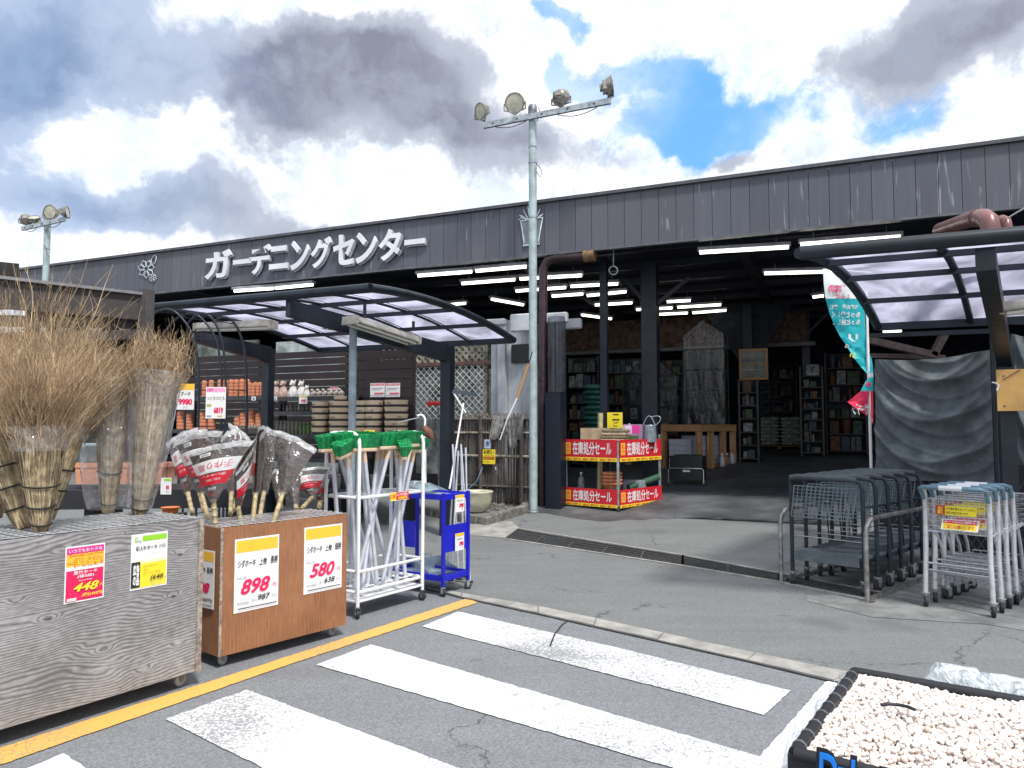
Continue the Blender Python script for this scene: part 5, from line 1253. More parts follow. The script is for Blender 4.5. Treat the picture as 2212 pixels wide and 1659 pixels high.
a, b, c_, d_ = at(2186, 720, 8.3), at(2420, 690, 7.9), at(2186, 1190, 8.3), at(2420, 1200, 7.9)
solo(tarp(a, b, c_, d_, .12, 4.1, ''), 'tarpaulin', tarpm, 'second grey tarpaulin right of the canopy post, behind the orange board', 'tarpaulin', c_)
t = thing('dark_partition', 'dark wire partition under the grey tarpaulin behind the carts', 'partition', at(2020, 1150, 9.2))
a, b = at(1893, 1000, 9.15), at(2260, 1000, 8.0); a.z = b.z = .0; dd_ = (b - a).normalized(); LL = (b - a).length
MB().box((a + b) / 2 + dd_.cross(Z) * -.06 + Z * .55, (LL, .03, 1.06), dd_, dd_.cross(Z), Z).build('backing', blackm, t)
mb = MB(); n = int(LL / .09)
for k in range(n):
    for s_ in (1, -1):
        p = a + dd_ * LL * (k + .5) / n; q = p + dd_ * .5 * s_
        if 0 <= (q - a).dot(dd_) <= LL: mb.beam(p + Z * .1, q + Z * .95, .006, .004)
mb.build('wire_net', dsteel, t)
P = at(2155, 888, 7.35); Q = at(2300, 886, 7.1)
t = thing('orange_board', 'plain orange board tied to the right canopy post', 'board', P)
dd = (Q - P).normalized(); hh = at(2155, 799, 7.35).z - P.z
MB().box(P + dd * .45 + Z * hh / 2, (.9, .012, hh), dd, dd.cross(Z), Z).build('board_panel', mat('orange_board_paint', (.72, .42, .12), .5, 0, .1, 3), t)
MB().tube([P + Z * hh * .62 + V((-.06, -.02, .03)), P + Z * hh * .68 + V((-.03, -.03, .0)), P + Z * hh * .62 + V((.01, -.02, 0)), P + Z * hh * .5 + V((-.02, -.03, 0))], .008, 5).build('tie_cord', white, t)
for (x, y) in ((.06, .85), (.06, .12)): MB().lathe([(.012, 0), (.008, .006)], P + dd * x + Z * hh * y - dd.cross(Z) * -.006, 8, dd.cross(Z)).build('screw', dsteel, t)
MB().tube([P + dd * .05 + Z * hh * .75 + dd.cross(Z) * .012, P + dd * .12 + Z * hh * .86 + dd.cross(Z) * .02, P + dd * .2 + Z * hh * .98 + dd.cross(Z) * .012], .004, 5).build('tie_cord', cablem, t)
# banner flag, twisted round its pole
YB = 9.1
FPo = lambda x, y, o=0.0: at(1659 + (x) / 2.765 * .9217, 414.8 + y / 2.765 * .9217, YB + o)
base = FPo(665, 1660); pb = V((base.x, base.y, 0))
t = thing('banner_flag', 'turquoise and red banner twisted round a thin white pole', 'banner', pb)
MB().tube([pb, V((base.x, base.y, FPo(660, 850).z)), V((base.x, base.y, FPo(660, 640).z))], .017, 10).build('pole', whitep, t)
MB().lathe([(.14, 0), (.14, .07), (.1, .1), (.03, .11)], pb, 20).build('pole_base', white, t)
MB().beam(FPo(355, 500, .05), FPo(670, 520, .05), .012, .012).build('cross_arm', whitep, t)
lft = [(357, 520), (362, 600), (372, 690), (400, 790), (432, 870), (470, 940), (515, 1005), (560, 1080), (600, 1130), (640, 1175), (655, 1200), (628, 1235), (600, 1290), (515, 1360), (590, 1420), (650, 1455), (652, 1500)]
rgt = [(470, 520), (560, 600), (620, 690), (628, 790), (630, 870), (634, 940), (636, 1005), (672, 1080), (680, 1130), (682, 1170), (684, 1200), (682, 1240), (682, 1290), (682, 1345), (682, 1420), (682, 1455), (682, 1500)]
zone = ['top'] * 2 + ['turq'] * 7 + ['mix'] * 1 + ['turq'] * 2 + ['red'] * 4
cm = {'top': mat('banner_white', (.70, .74, .76), .6, var=.04), 'turq': mat('banner_turquoise', (.015, .46, .52), .6, var=.05), 'mix': mat('banner_pale', (.55, .62, .70), .6, var=.05), 'red': mat('banner_red_cloth', (.75, .03, .10), .6, var=.05)}
def cz_(x, y): return .10 * sin(y * .008) * (680 - x) / 300 + .025 * sin(x * .05 + y * .013)
def FS(i, u, o=0.0):
    l, r_ = lft[i], rgt[i]; x = l[0] + (r_[0] - l[0]) * u; y = l[1] + (r_[1] - l[1]) * u
    return FPo(x, y, cz_(x, y) + o)
mb = MB(); nf = len(lft) - 1
for i in range(nf):
    mb.m(cm[zone[i]] if i < len(zone) else cm['red']); mb.grid(lambda u, v, i=i: FS(i, u).lerp(FS(i + 1, u), v), 8, 2, True)
# the same cloth seen from behind, 4 mm further: gives it thickness
for i in range(nf):
    mb.m(cm[zone[i]] if i < len(zone) else cm['red']); mb.grid(lambda u, v, i=i: FS(i, 1 - u, .004).lerp(FS(i + 1, 1 - u, .004), v), 8, 2, True)
f = mb; pinkl = flat('banner_pink', (.8, .08, .22))
def ft(s, x0, y0, x1, y1, m_, bd=.02, mir=True, sl=0.0): f.m(m_); f.text(s, None, None, None, 0, 0, 0, bd, fn=lambda x, y, d: FPo(x0 + (x1 - x0) * x, y1 + (y0 - y1) * y, cz_(x0 + (x1 - x0) * x, y1 + (y0 - y1) * y) - .012), mir=mir)
ft('はなの', 392, 600, 500, 650, pinkl, .05); ft('ひろば', 440, 660, 530, 690, pinkl)
ft('お庭の夢を育む', 402, 728, 585, 762, white, .03); ft('もっと楽しく', 412, 772, 598, 815, white, .04); ft('もっと美しく', 420, 822, 598, 862, white, .04)
ft('リ', 520, 920, 585, 975, white, .04); ft('ら', 498, 985, 525, 1010, white); ft('い', 530, 1040, 565, 1075, yellow, .03)
ft('花と緑', 590, 1385, 660, 1400, white, .03); ft('ガーデン', 545, 1370, 655, 1445, white, .03); ft('市', 655, 1465, 680, 1495, white); ft('春', 630, 1230, 670, 1260, pinkl, .05)
f.build('banner_cloth', None, t)
# =============================================================== DISPLAY UNDER THE LEFT CANOPY
slatm = wood('dark_slat', (.050, .034, .036), (.014, .010, .012), 0, 2.5, 0, .5)
def bwall(name, label, x0, x1, y0, y1, v, nsl, gap, post_w=.0, th=.022, m_=None):
    a, b = FP(x0, (y0 + y1) / 2, v), FP(x1, (y0 + y1) / 2, v); ua, ub = uof(a), uof(b)
    zt_, zb2 = FP((x0 + x1) / 2, y0, v).z, FP((x0 + x1) / 2, y1, v).z
    t = thing('slatted_screen', label, 'screen', uz((ua + ub) / 2, v, 0))
    mb = MB(); h = (zt_ - zb2) / nsl
    for k in range(nsl): mb.box(uz((ua + ub) / 2, v - .03, zb2 + h * (k + .5)), (ub - ua, th, h * (1 - gap)), BU, BV)
    mb.build('slat_panel', m_ or slatm, t)
    for u in (ua + .04, ub - .04): MB().box(uz(u, v + .03, zt_ / 2), (.09, .07, zt_ + .02), BU, BV).build('post', m_ or slatm, t)
    return t
bwall('s', 'long dark brown slatted timber screen behind the pot shelves', 388, 815, 762, 990, -.45, 15, .10)
t = bwall('s', 'shorter dark screen with two red topped notices beside the tub stacks', 776, 893, 757, 965, -1.2, 10, .05)
for k, x in enumerate((800, 833)):
    a = FP(x, 858, -1.25); b = FP(x + 31, 858, -1.25); c = FP(x, 828, -1.25)
    MB().poster(a, BU, Z, uof(b) - uof(a), c.z - a.z, white, [('r', .03, .82, .97, .97, flat('soft_red', (.7, .12, .15))), ('t', 'お客様へお願い', .1, .84, .9, .95, white), ('r', .1, .6, .9, .66, grey), ('r', .1, .5, .7, .54, grey), ('r', .3, .2, .95, .32, flat('soft_red', (.7, .12, .15))), ('r', .05, .1, .9, .13, grey)], .006).build('notice', None, t)
shelfm = mat('shelf_black', (.018, .018, .022), .5)
def shelf(label, x0, x1, ys, v, dep, cat='shelf'):
    a, b = uof(FP(x0, 900, v)), uof(FP(x1, 900, v)); zs_ = [FP((x0 + x1) / 2, y, v).z for y in ys]
    t = thing('display_shelf', label, cat, uz((a + b) / 2, v, 0))
    for z in zs_:
        MB().box(uz((a + b) / 2, v + dep / 2, z - .02), (b - a, dep, .03), BU, BV).build('shelf_board', shelfm, t)
        MB().box(uz((a + b) / 2, v - .008, z - .03), (b - a, .014, .07), BU, BV).build('price_rail', mat('rail_dark', (.04, .042, .05), .5), t)
    for u in (a + .03, b - .03): MB().box(uz(u, v + dep + .03, (zs_[0] + .05) / 2), (.05, .05, zs_[0] + .05), BU, BV).build('upright', shelfm, t)
    return t, zs_
sA, zA = shelf('left dark display shelf carrying rows of terracotta pots', 376, 570, (857, 928, 985), -1.35, .42)
sB, zB = shelf('right dark display shelf carrying figurines and tubs', 574, 775, (857, 889, 939, 990), -1.35, .42)
def put(x, v, z): p = FP(x, 900, v); return uz(uof(p), v, z)
def sz(px, v=-1.3): return px / FD * FP(560, 900, v).y
terraS = mat('terracotta_aged', (.50, .19, .10), .85, 0, .25, 25, col2=(.36, .13, .075), island=.25)
def potstack(label, x, v, z, r, n, h, m_, grp):
    t = thing('pot_stack', label, 'stacked pots', put(x, v, z), 0, grp)
    P = put(x, v, z)
    for k in range(n):
        mb = MB(); q = P + Z * (k * h)
        mb.lathe([(r * .98, 0), (r, .01), (r, h * .9), (r * .9, h * .95), (r * .80, h * 1.0), (r * .74, h * 1.25) if k == n - 1 else (r * .80, h * 1.02)], q, 18)
        mb.build('pot', m_, t)
gA = 'upside down terracotta pot stacks on the upper shelf'
xs = [400, 414, 430, 447, 463, 479, 493, 507]
for i, x in enumerate([474, 486, 498, 509, 521, 533, 455, 440]):
    potstack('tall terracotta stack on the upper shelf, %s of eight from the left' % ORD[sorted([474, 486, 498, 509, 521, 533, 455, 440]).index(x)], x, -1.18 + .05 * (i % 2), zA[0], sz(5.6), 5, sz(39) / 5.2, terraS, gA)
for i, x in enumerate([546, 556, 565, 538, 550, 560]):
    potstack('short terracotta stack at the shelf middle, %s of six from the left' % ORD[sorted([546, 556, 565, 538, 550, 560]).index(x)], x, -1.30 + .1 * (i > 2), zA[0], sz(4.8), 4, sz(28 + 3 * (i > 2)) / 4.2, terraS, gA)
gB = 'large terracotta pot stacks on the second shelf'
for i, (x, r, n, hh) in enumerate([(392, 10, 5, 42), (410, 9, 5, 36), (440, 11, 5, 40), (458, 9, 3, 24), (515, 9, 3, 28), (528, 10, 5, 38), (545, 8, 5, 42), (560, 8, 5, 36), (572, 7.5, 5, 42)]):
    potstack('big terracotta pot stack on the second shelf, %s from the left' % ORD[i], x, -1.2, zA[1], sz(r), n, sz(hh) / (n + .25), terraS, gB)
stonem = mat('stone_figure', (.40, .35, .32), .85, 0, .25, 40, .3, 90); whites = mat('white_figure', (.62, .60, .57), .8, 0, .15, 30, .2, 80); pinks = mat('pinkish_figure', (.48, .34, .30), .8, 0, .2, 30); mossy = mat('grey_ornament', (.23, .22, .18), .9, 0, .3, 40, .4, 90); greeno = mat('green_ornament', (.16, .26, .10), .85, 0, .3, 30)
def blob(mb, c, rx, ry, rz_, n=10, ax=None):
    vs = []; fs = []; m2 = n // 2 + 1
    for j in range(m2 + 1):
        th = PI * j / m2
        for k in range(n): a = 2 * PI * k / n; vs.append(V(c) + V((rx * sin(th) * cos(a), ry * sin(th) * sin(a), -rz_ * cos(th))))
    for j in range(m2):
        for k in range(n): fs.append((j * n + k, j * n + (k + 1) % n, (j + 1) * n + (k + 1) % n, (j + 1) * n + k))
    mb.add(vs, fs, True)
def animal(name, label, P, h, m_, kind, grp):
    t = thing(name, label, 'figurine', P, 0, grp)
    mb = MB(); mb.lathe([(h * .26, 0), (h * .30, h * .06), (h * .29, h * .25), (h * .2, h * .5), (h * .12, h * .66)], P, 14, capt=True)
    blob(mb, P + Z * h * .78 - BV * h * .05, h * .17, h * .17, h * .17)
    blob(mb, P + Z * h * .72 - BV * h * .22, h * .07, h * .10, h * .06, 8)
    for s in (-1, 1):
        if kind == 'cat': mb.prism([P + BU * s * h * .06 + Z * h * .9, P + BU * s * h * .17 + Z * h * .88, P + BU * s * h * .14 + Z * h * 1.02], BV * h * .04)
        else: blob(mb, P + BU * s * h * .17 + Z * h * .84, h * .04, h * .06, h * .09, 6)
        mb.tube([P + BU * s * h * .10 - BV * h * .16 + Z * h * .42, P + BU * s * h * .11 - BV * h * .24 + Z * h * .02], h * .055, 7)
    mb.build('body', m_, t)
for i, x in enumerate((579, 595, 611)): animal('sheep_figurine', ['left', 'middle', 'right'][i] + ' one of three pinkish animal figurines on the upper shelf', put(x, -1.2, zB[0]), sz(38), pinks, 'sheep', 'pinkish figurines')
for i, (x, h) in enumerate(((632, 38), (650, 36), (662, 26))): animal('cat_figurine', ['left tall', 'middle tall', 'small right'][i] + ' white animal figurine on the upper shelf', put(x, -1.2, zB[0]), sz(h), whites, 'cat', 'white figurines')
for i, x in enumerate((676, 688, 700, 712, 724, 735)):
    P = put(x, -1.2, zB[0]); t = thing('stone_frog', 'grey stone ornament at the right of the upper shelf, %s from the left' % ORD[i], 'figurine', P, 0, 'grey stone ornaments')
    mb = MB(); h = sz(17); blob(mb, P + Z * h * .4, h * .42, h * .5, h * .42); blob(mb, P + Z * h * .8 - BV * h * .25, h * .25, h * .25, h * .22); blob(mb, P + Z * h * .1, h * .5, h * .55, h * .12); mb.build('body', stonem, t)
for i in range(9):
    P = put(622 + 8.5 * i, -1.2, zB[1]); t = thing('dark_ornament', 'small dark ornament on the middle shelf, %s from the left' % ORD[i], 'figurine', P, 0, 'dark ornaments on the middle shelf')
    mb = MB(); h = sz(13 + 3 * (i % 2)); blob(mb, P + Z * h * .4, h * .34, h * .4, h * .42, 8); blob(mb, P + Z * h * .85 - BV * h * .15, h * .2, h * .2, h * .2, 8); mb.build('body', mossy if i % 3 else stonem, t)
for i in range(12):
    P = put(583 + 8.4 * i, -1.22, zB[2]); t = thing('glazed_pot', '%s glazed pot in the bottom row left of the tubs, %s from the left' % ('greenish' if i in (8, 9, 10, 11) else 'dark speckled', ORD[i]), 'pot', P, 0, 'small glazed pots in the bottom row')
    mb = MB(); h = sz(30 - 5 * (i > 7)); r = sz(4.4); mb.lathe([(r * .7, 0), (r * .95, h * .3), (r, h * .6), (r * .75, h * .85), (r * .95, h), (r * .8, h), (r * .6, h * .8)], P, 14, capt=False); mb.build('pot_body', greeno if i > 7 else mossy, t)
for i in range(10):
    P = put(508 + 6.2 * i, -1.33, zA[1]); t = thing('mini_ornament', 'tiny grey ornament before the big pots, %s from the left' % ORD[i], 'figurine', P, 0, 'tiny ornaments before the big pots')
    mb = MB(); h = sz(11); blob(mb, P + Z * h * .45, h * .3, h * .3, h * .5, 7); mb.build('body', mossy, t)
# wooden half barrel tubs in stacks
staves = wood('barrel_stave', (.90, .78, .58), (.55, .42, .26), 2, 6.0, 0, .5); hoopm = mat('barrel_hoop', (.02, .02, .022), .6)
t0b = thing('barrel_tub', '', 'planter tub', (0, 0, 0), 0, 'wooden barrel tubs in stacks'); 
Rr = sz(22); hh_ = sz(13.2)
mb = MB()
for k in range(22):
    a0 = 2 * PI * k / 22 + .012; a1 = 2 * PI * (k + 1) / 22 - .012
    q = lambda a, r, z: V((r * cos(a), r * sin(a), z))
    mb.hexa([q(a0, Rr * .80, 0), q(a0, Rr * .86, 0), q(a1, Rr * .86, 0), q(a1, Rr * .80, 0), q(a0, Rr * .92, hh_), q(a0, Rr * 1.0, hh_), q(a1, Rr * 1.0, hh_), q(a1, Rr * .92, hh_)])
mb.build('staves', staves, t0b, True)
MB().lathe([(Rr * .87, hh_ * .03), (Rr * .92, hh_ * .05), (Rr * .96, hh_ * .36), (Rr * .90, hh_ * .37)], (0, 0, 0), 26, capb=False, capt=False).build('hoop', hoopm, t0b, True)
MB().lathe([(Rr * .001, .004), (Rr * .84, .004)], (0, 0, 0), 22, capb=False, capt=False).build('base_board', hoopm, t0b, True)
for s in (-1, 1): MB().tube([V((s * Rr * .9, -.03, hh_ * .6)), V((s * Rr * 1.06, -.02, hh_ * .55)), V((s * Rr * 1.06, .02, hh_ * .55)), V((s * Rr * .9, .03, hh_ * .6))], .005, 5).build('lug', hoopm, t0b, True)
first = True; cols_ = [(692, 5, .80, -1.45), (735, 6, 1.0, -1.5), (785, 5, .95, -1.55), (808, 5, .8, -1.6), (856, 5, 1.05, -1.6)]
for ci, (x, n, s, v) in enumerate(cols_):
    for k in range(n):
        P = put(x, v, zB[2] + .01 + hh_ * 1.0 * k); P.z += 0
        lab = '%s barrel tub from the bottom in the %s tub stack from the left' % (ORD[k], ORD[ci])
        if first: o = t0b; o.location = P; o['label'] = lab; first = False
        else: o = dup(t0b, P, R.uniform(0, 3), lab)
        o.scale = (s, s, 1.0) if not (ci == 1 and k == 5) else (.6, .6, .8)
MB_t = thing('tub_bench', 'low dark bench under the right hand tub stacks', 'bench', put(840, -1.6, 0))
a, b = uof(FP(745, 900, -1.6)), uof(FP(890, 900, -1.6))
MB().box(uz((a + b) / 2, -1.6, zB[2] - .02), (b - a, .6, .05), BU, BV).build('bench_top', shelfm, MB_t)
for u in (a + .1, b - .1): MB().box(uz(u, -1.6, zB[2] / 2 - .02), (.06, .5, zB[2] - .06), BU, BV).build('leg', shelfm, MB_t)
# lower rows of dark planters half hidden behind the brooms
for i in range(14):
    P = put(590 + 21 * i, -1.75, .55 + .0 * i); t = thing('dark_planter', 'dark round planter low under the shelves, %s from the left' % ORD[i], 'planter', P, 0, 'dark planters low under the shelves')
    mb = MB(); r = .15; mb.lathe([(r * .75, 0), (r, .2), (r * 1.05, .22), (r * .95, .22), (r * .8, .05)], P, 16, capt=False); mb.build('planter_body', mossy if i % 2 else shelfm, t)
MB_t = thing('low_bench', 'low bench of dark planters under the shelves', 'bench', put(740, -1.75, 0))
a, b = uof(FP(570, 900, -1.75)), uof(FP(890, 900, -1.75)); MB().box(uz((a + b) / 2, -1.75, .52), (b - a, .45, .05), BU, BV).build('bench_top', shelfm, MB_t)
for u in (a + .1, (a + b) / 2, b - .1): MB().box(uz(u, -1.75, .247), (.06, .4, .495), BU, BV).build('leg', shelfm, MB_t)
# price tags on the shelves
for i, (x, y, w_, h_, top) in enumerate(((548, 856, 9, 9, grey), (594, 856, 9, 9, grey), (655, 855, 18, 17, orange), (722, 836, 17, 17, crimson), (434, 928, 8, 9, grey), (689, 940, 12, 12, grey), (722, 942, 18, 16, orange))):
    v = -1.37 if y > 850 else -.52
    a = FP(x - w_ / 2, y + h_, v); b = FP(x + w_ / 2, y + h_, v); c = FP(x, y, v)
    t = thing('shelf_tag', ['white tag under the short pot stacks', 'white tag under the pinkish figurines', 'white and orange tag under the white figurines', 'white tag pinned on the screen above the stone ornaments', 'small tag on the second shelf edge at the left', 'small tag on the bottom row edge', 'white and orange tag below the tub stacks'][i], 'price tag', a, 0, 'price tags on the display shelves')
    MB().poster(a, BU, Z, uof(b) - uof(a), c.z - a.z, white, [('r', .05, .78, .95, .95, top), ('t', '298' if i % 2 else '498', .2, .15, .8, .55, crimson if w_ > 10 else black, .04)], .004).build('tag_card', None, t)
# =============================================================== LATTICE, SIDING, BAMBOO FENCE
latm = mat('lattice_olive', (.36, .33, .26), .8, 0, .3, 12); meshm = mat('mesh_wire', (.68, .70, .68), .5, .3)
V0 = .55
u0l, u1l = uof(FP(885, 820, V0)), uof(FP(1048, 820, V0))
zt_, zm_, zb2 = FP(980, 742, V0).z, FP(980, 786, V0).z, FP(980, 905, V0).z
t = thing('lattice_fence', 'diamond lattice fence with brown rail left of the white siding', 'fence', uz((u0l + u1l) / 2, V0, 0))
def diag(mb, ua, ub, za, zb_, step, w_, v):
    H = zb_ - za; n = int((ub - ua + H) / step)
    for sgn in (1, -1):
        for k in range(n + 1):
            s = ua - H + k * step if sgn > 0 else ua + k * step
            p = [s, za]; q = [s + sgn * H, zb_]
            def clip(p, q):
                (x0, y0), (x1, y1) = p, q; t0, t1 = 0, 1; dx = x1 - x0
                for lim, s_ in ((ua, 1), (ub, -1)):
                    f0 = s_ * (x0 - lim); f1 = s_ * (x1 - lim)
                    if f0 < 0 and f1 < 0: return None
                    if f0 < 0: t0 = max(t0, f0 / (f0 - f1))
                    elif f1 < 0: t1 = min(t1, f0 / (f0 - f1))
                return None if t0 >= t1 else ((x0 + dx * t0, y0 + (y1 - y0) * t0), (x0 + dx * t1, y0 + (y1 - y0) * t1))
            c = clip(p, q)
            if c: mb.beam(uz(c[0][0], v + .006 * sgn, c[0][1]), uz(c[1][0], v + .006 * sgn, c[1][1]), w_, w_ * .35, BV)
mb = MB(); diag(mb, u0l - 1.3, u1l, zm_, zt_, .13, .045, V0); mb.build('upper_lattice', latm, t)
mb = MB(); diag(mb, u0l, u1l, zb2, zm_ - .02, .125, .014, V0 - .03); mb.build('wire_mesh', meshm, t)
MB().beam(uz(u0l, V0 - .05, zm_), uz(uof(FP(1138, 786, V0)), V0 - .05, zm_), .05, .06).build('top_rail', mat('brown_rail', (.12, .06, .05), .5), t)
for u in (u0l, u1l): MB().box(uz(u, V0 + .05, zt_ / 2 + .02), (.07, .07, zt_ + .04), BU, BV).build('post', latm, t)
t = thing('back_fence', 'pale panel fence half seen through the lattice', 'fence', uz((u0l + u1l) / 2, 1.3, 0))
MB().box(uz((u0l + u1l) / 2 + .2, 1.3, (zb2 + zm_) / 2 - .55), (u1l - u0l + 1.2, .04, 2.0), BU, BV).build('panel', mat('pale_fence', (.42, .44, .42), .8, 0, .3, 4), t)
MB().box(uz((u0l + u1l) / 2 + .2, 1.32, (zt_ + zm_) / 2 + .1), (u1l - u0l + 1.2, .04, .9), BU, BV).build('upper_panel', mat('olive_hedge', (.13, .125, .085), .9, 0, .4, 9), t)
# greenish white shed wall seen above the slatted screen
a, b = uof(FP(598, 755, .4)), uof(FP(745, 755, .4))
t = thing('shed_wall', 'pale shed wall strip seen above the slatted screen', 'wall', uz((a + b) / 2, .4, 0))
MB().box(uz((a + b) / 2, .4, 1.6), (b - a, .05, 3.2), BU, BV).build('wall_panel', mat('pale_shed', (.40, .46, .45), .7, 0, .25, 3), t)
a, b = uof(FP(425, 750, .9)), uof(FP(560, 750, .9))
MB().box(uz((a + b) / 2, .9, 1.7), (b - a, .05, 3.3), BU, BV).build('wall_panel', mat('pale_shed2', (.38, .42, .36), .7, 0, .3, 3), t)
# white siding
sid = mat('white_siding', (.50, .53, .56), .6, 0, .12, 2)
a, b = uof(FP(1062, 800, .45)), uof(FP(1150, 800, .45)); zt_, zb2 = FP(1100, 692, .45).z, fh(uz(a, .45, 0))
t = thing('siding_wall', 'white ribbed siding wall left of the entrance downpipe', 'wall', uz((a + b) / 2, .45, zb2))
mb = MB(); n = 16
for k in range(n): mb.box(uz(a + (b - a) * (k + .5) / n, .45 - .006 * (k % 2), (zt_ + zb2) / 2), ((b - a) / n - .001, .04, zt_ - zb2), BU, BV)
mb.build('siding_panel', sid, t)
u = uof(FP(1088, 800, .4)); MB().box(uz(u, .35, (zt_ + zb2) / 2), (.13, .10, zt_ - zb2 + .02), BU, BV).build('white_post', sid, t)
a2, b2 = uof(FP(1106, 770, .4)), uof(FP(1146, 770, .4)); MB().box(uz((a2 + b2) / 2, .40, (FP(1120, 744, .4).z + FP(1120, 784, .4).z) / 2), (b2 - a2, .06, FP(1120, 744, .4).z - FP(1120, 784, .4).z), BU, BV).build('window_opening', blackm, t)
for k, (x0, x1, y0, y1, v) in enumerate(((1032, 1092, 692, 706, .3), (1104, 1146, 680, 718, .15), (1168, 1226, 678, 700, .1), (1215, 1256, 690, 712, .6))):
    a, b = uof(FP(x0, y0, v)), uof(FP(x1, y0, v)); z1, z0 = FP(x0, y0, v).z, FP(x0, y1, v).z
    MB().bevbox(uz((a + b) / 2, v, (z0 + z1) / 2), (b - a, .12, z1 - z0), .02, BU, BV).build('eave_box', sid, t)
# bamboo fence
PB = gf(1064, 1090); VBf = vof(PB)
ua, ub = uof(FP(975, 990, VBf)), uof(FP(1160, 990, VBf)); z0 = fh(PB); ztf = FP(1060, 906, VBf).z
bam = mat('weathered_bamboo', (.115, .095, .085), .85, 0, .2, 30, island=.5, col2=(.055, .045, .042))
t = thing('bamboo_fence', 'weathered grey brown bamboo fence with cross rails behind the stone basin', 'fence', uz((ua + ub) / 2, VBf, z0))
mb = MB(); n = 62; rr_ = random.Random(4)
for k in range(n):
    u = ua + (ub - ua) * (k + .5) / n; mb.tube([uz(u + rr_.gauss(0, .004), VBf + rr_.gauss(0, .008), z0 + .02), uz(u + rr_.gauss(0, .006), VBf + rr_.gauss(0, .008), ztf - rr_.uniform(0, .04))], rr_.uniform(.009, .014), 6)
mb.build('bamboo_slats', bam, t)
bamr = mat('bamboo_rail', (.30, .26, .21), .8, 0, .3, 12)
for y, r in ((906, .028), (935, .02), (985, .024), (1050, .022)):
    z = FP(1060, y, VBf).z; MB().tube([uz(ua, VBf - .03, z), uz(ub, VBf - .03, z)], r, 8).build('rail', bamr if y in (985, 935) else bam, t)
for x in (1040, 1128): MB().tube([uz(uof(FP(x, 990, VBf)), VBf - .04, z0), uz(uof(FP(x, 990, VBf)), VBf - .04, ztf + .06)], .035, 10).build('post', bam, t)
mb = MB(); diag(mb, ua, ub, ztf, FP(1060, 893, VBf).z, .07, .012, VBf); mb.build('woven_top', bamr, t)
# stone basin corner
BS = gf(1027, 1105)
cream = mat('cream_basin', (.62, .60, .44), .4, 0, .1, 5)
t = thing('wash_basin', 'round cream basin among stones by the bamboo fence', 'basin', BS)
MB().lathe([(.16, 0), (.21, .03), (.26, .18), (.275, .30), (.29, .32), (.27, .33), (.25, .30), (.22, .12), (.001, .08)], BS, 32, capt=False).build('basin_shell', cream, t)
MB().lathe([(.001, .24), (.245, .24)], BS, 24, capb=False, capt=False).build('water', mat('basin_water', (.12, .14, .14), .08), t)
stn = mat('cut_stone', (.24, .23, .20), .9, 0, .3, 12, .6, 60, col2=(.11, .105, .095), island=.25)
pts = [gf(900, 1110), gf(968, 1124), gf(1053, 1136), gf(1139, 1109), gf(1150, 1100)]
rr_ = random.Random(9); idx = 0
t = thing('stone_border', 'low border of rough cut stones round the basin corner', 'stone edging', pts[2])
for i in range(len(pts) - 1):
    a, b = pts[i], pts[i + 1]; L_ = (b - a).length; n = max(1, int(L_ / .17)); d = (b - a).normalized(); nn = V((-d.y, d.x, 0))
    for k in range(n):
        c = a.lerp(b, (k + .5) / n) + nn * .06 + Z * .06; MB().bevbox(c, (L_ / n - .012, .13 + rr_.uniform(-.01, .01), .15 + rr_.uniform(-.02, .02)), .018, d, nn).build('stone', stn, t)
mb = MB(); rr_ = random.Random(2)
for k in range(260):
    p = gf(rr_.uniform(965, 1140), rr_.uniform(1085, 1108)); r = rr_.uniform(.015, .035); blob(mb, p + Z * r * .5, r, r * rr_.uniform(.6, 1), r * .6, 6)
g_ = mb.build('cobbles', stn); g_['kind'] = 'stuff'; g_['label'] = 'loose grey cobbles inside the stone border'
TP = gf(1056, 1085)
t = thing('water_tap', 'white standpipe with tap and blue hose by the cream basin', 'tap', TP)
hT = at(1056, 985, TP.y).z - TP.z
MB().box(TP + Z * hT / 2, (.07, .07, hT), BU, BV).build('standpipe', mat('tap_white', (.65, .68, .68), .5), t)
MB().tube([TP + Z * (hT - .1), TP + Z * (hT - .1) - BV * .12 - BU * .02, TP + Z * (hT - .17) - BV * .14 - BU * .03], .014, 8).build('tap', chrome, t)
MB().tube([TP + Z * (hT - .17) - BV * .14 - BU * .03, at(1042, 1010, TP.y - .2), at(1030, 1040, TP.y - .25), at(1012, 1056, TP.y - .3), BS + Z * .26], .009, 6).build('hose', mat('blue_hose', (.10, .2, .32), .5), t)
a = at(1043, 1002, TP.y - .22); w_ = 29 / FD * TP.y; 
t = thing('caution_sign', 'yellow notice hanging on the standpipe', 'sign', a)
MB().poster(a, BU, Z, w_, w_ * 1.05, yellow, [('r', .05, .3, .95, .5, flat('dark_red', (.4, .03, .03))), ('t', 'お願い', .08, .68, .92, .95, black, .03), ('t', '水を出したら', .12, .53, .9, .63, black, .01), ('t', '止めて下さい', .1, .33, .9, .47, yellow, .01), ('t', 'ガーデン', .1, .1, .6, .22, black, .01)], .004).build('notice_card', None, t)
MB().poster(a + Z * w_ * 1.12 + BU * .03, BU, Z, w_ * .5, w_ * .65, flat('pale_blue', (.5, .58, .7)), [('t', '水', .15, .2, .85, .9, flat('navy_ink', (.03, .05, .2)), .04)], .004).build('notice_card', None, t)
t = thing('tap_tag', 'white plastic tag hanging right of the yellow notice', 'tag', at(1076, 1036, TP.y - .25))
MB().prism([at(1069, 1010, TP.y - .25), at(1075, 1007, TP.y - .25), at(1086, 1032, TP.y - .25), at(1078, 1036, TP.y - .25)], BV * .004).build('tag_plate', white, t)
t = thing('hand_trowel', 'small white trowel hanging under the white tag', 'trowel', at(1078, 1062, TP.y - .25))
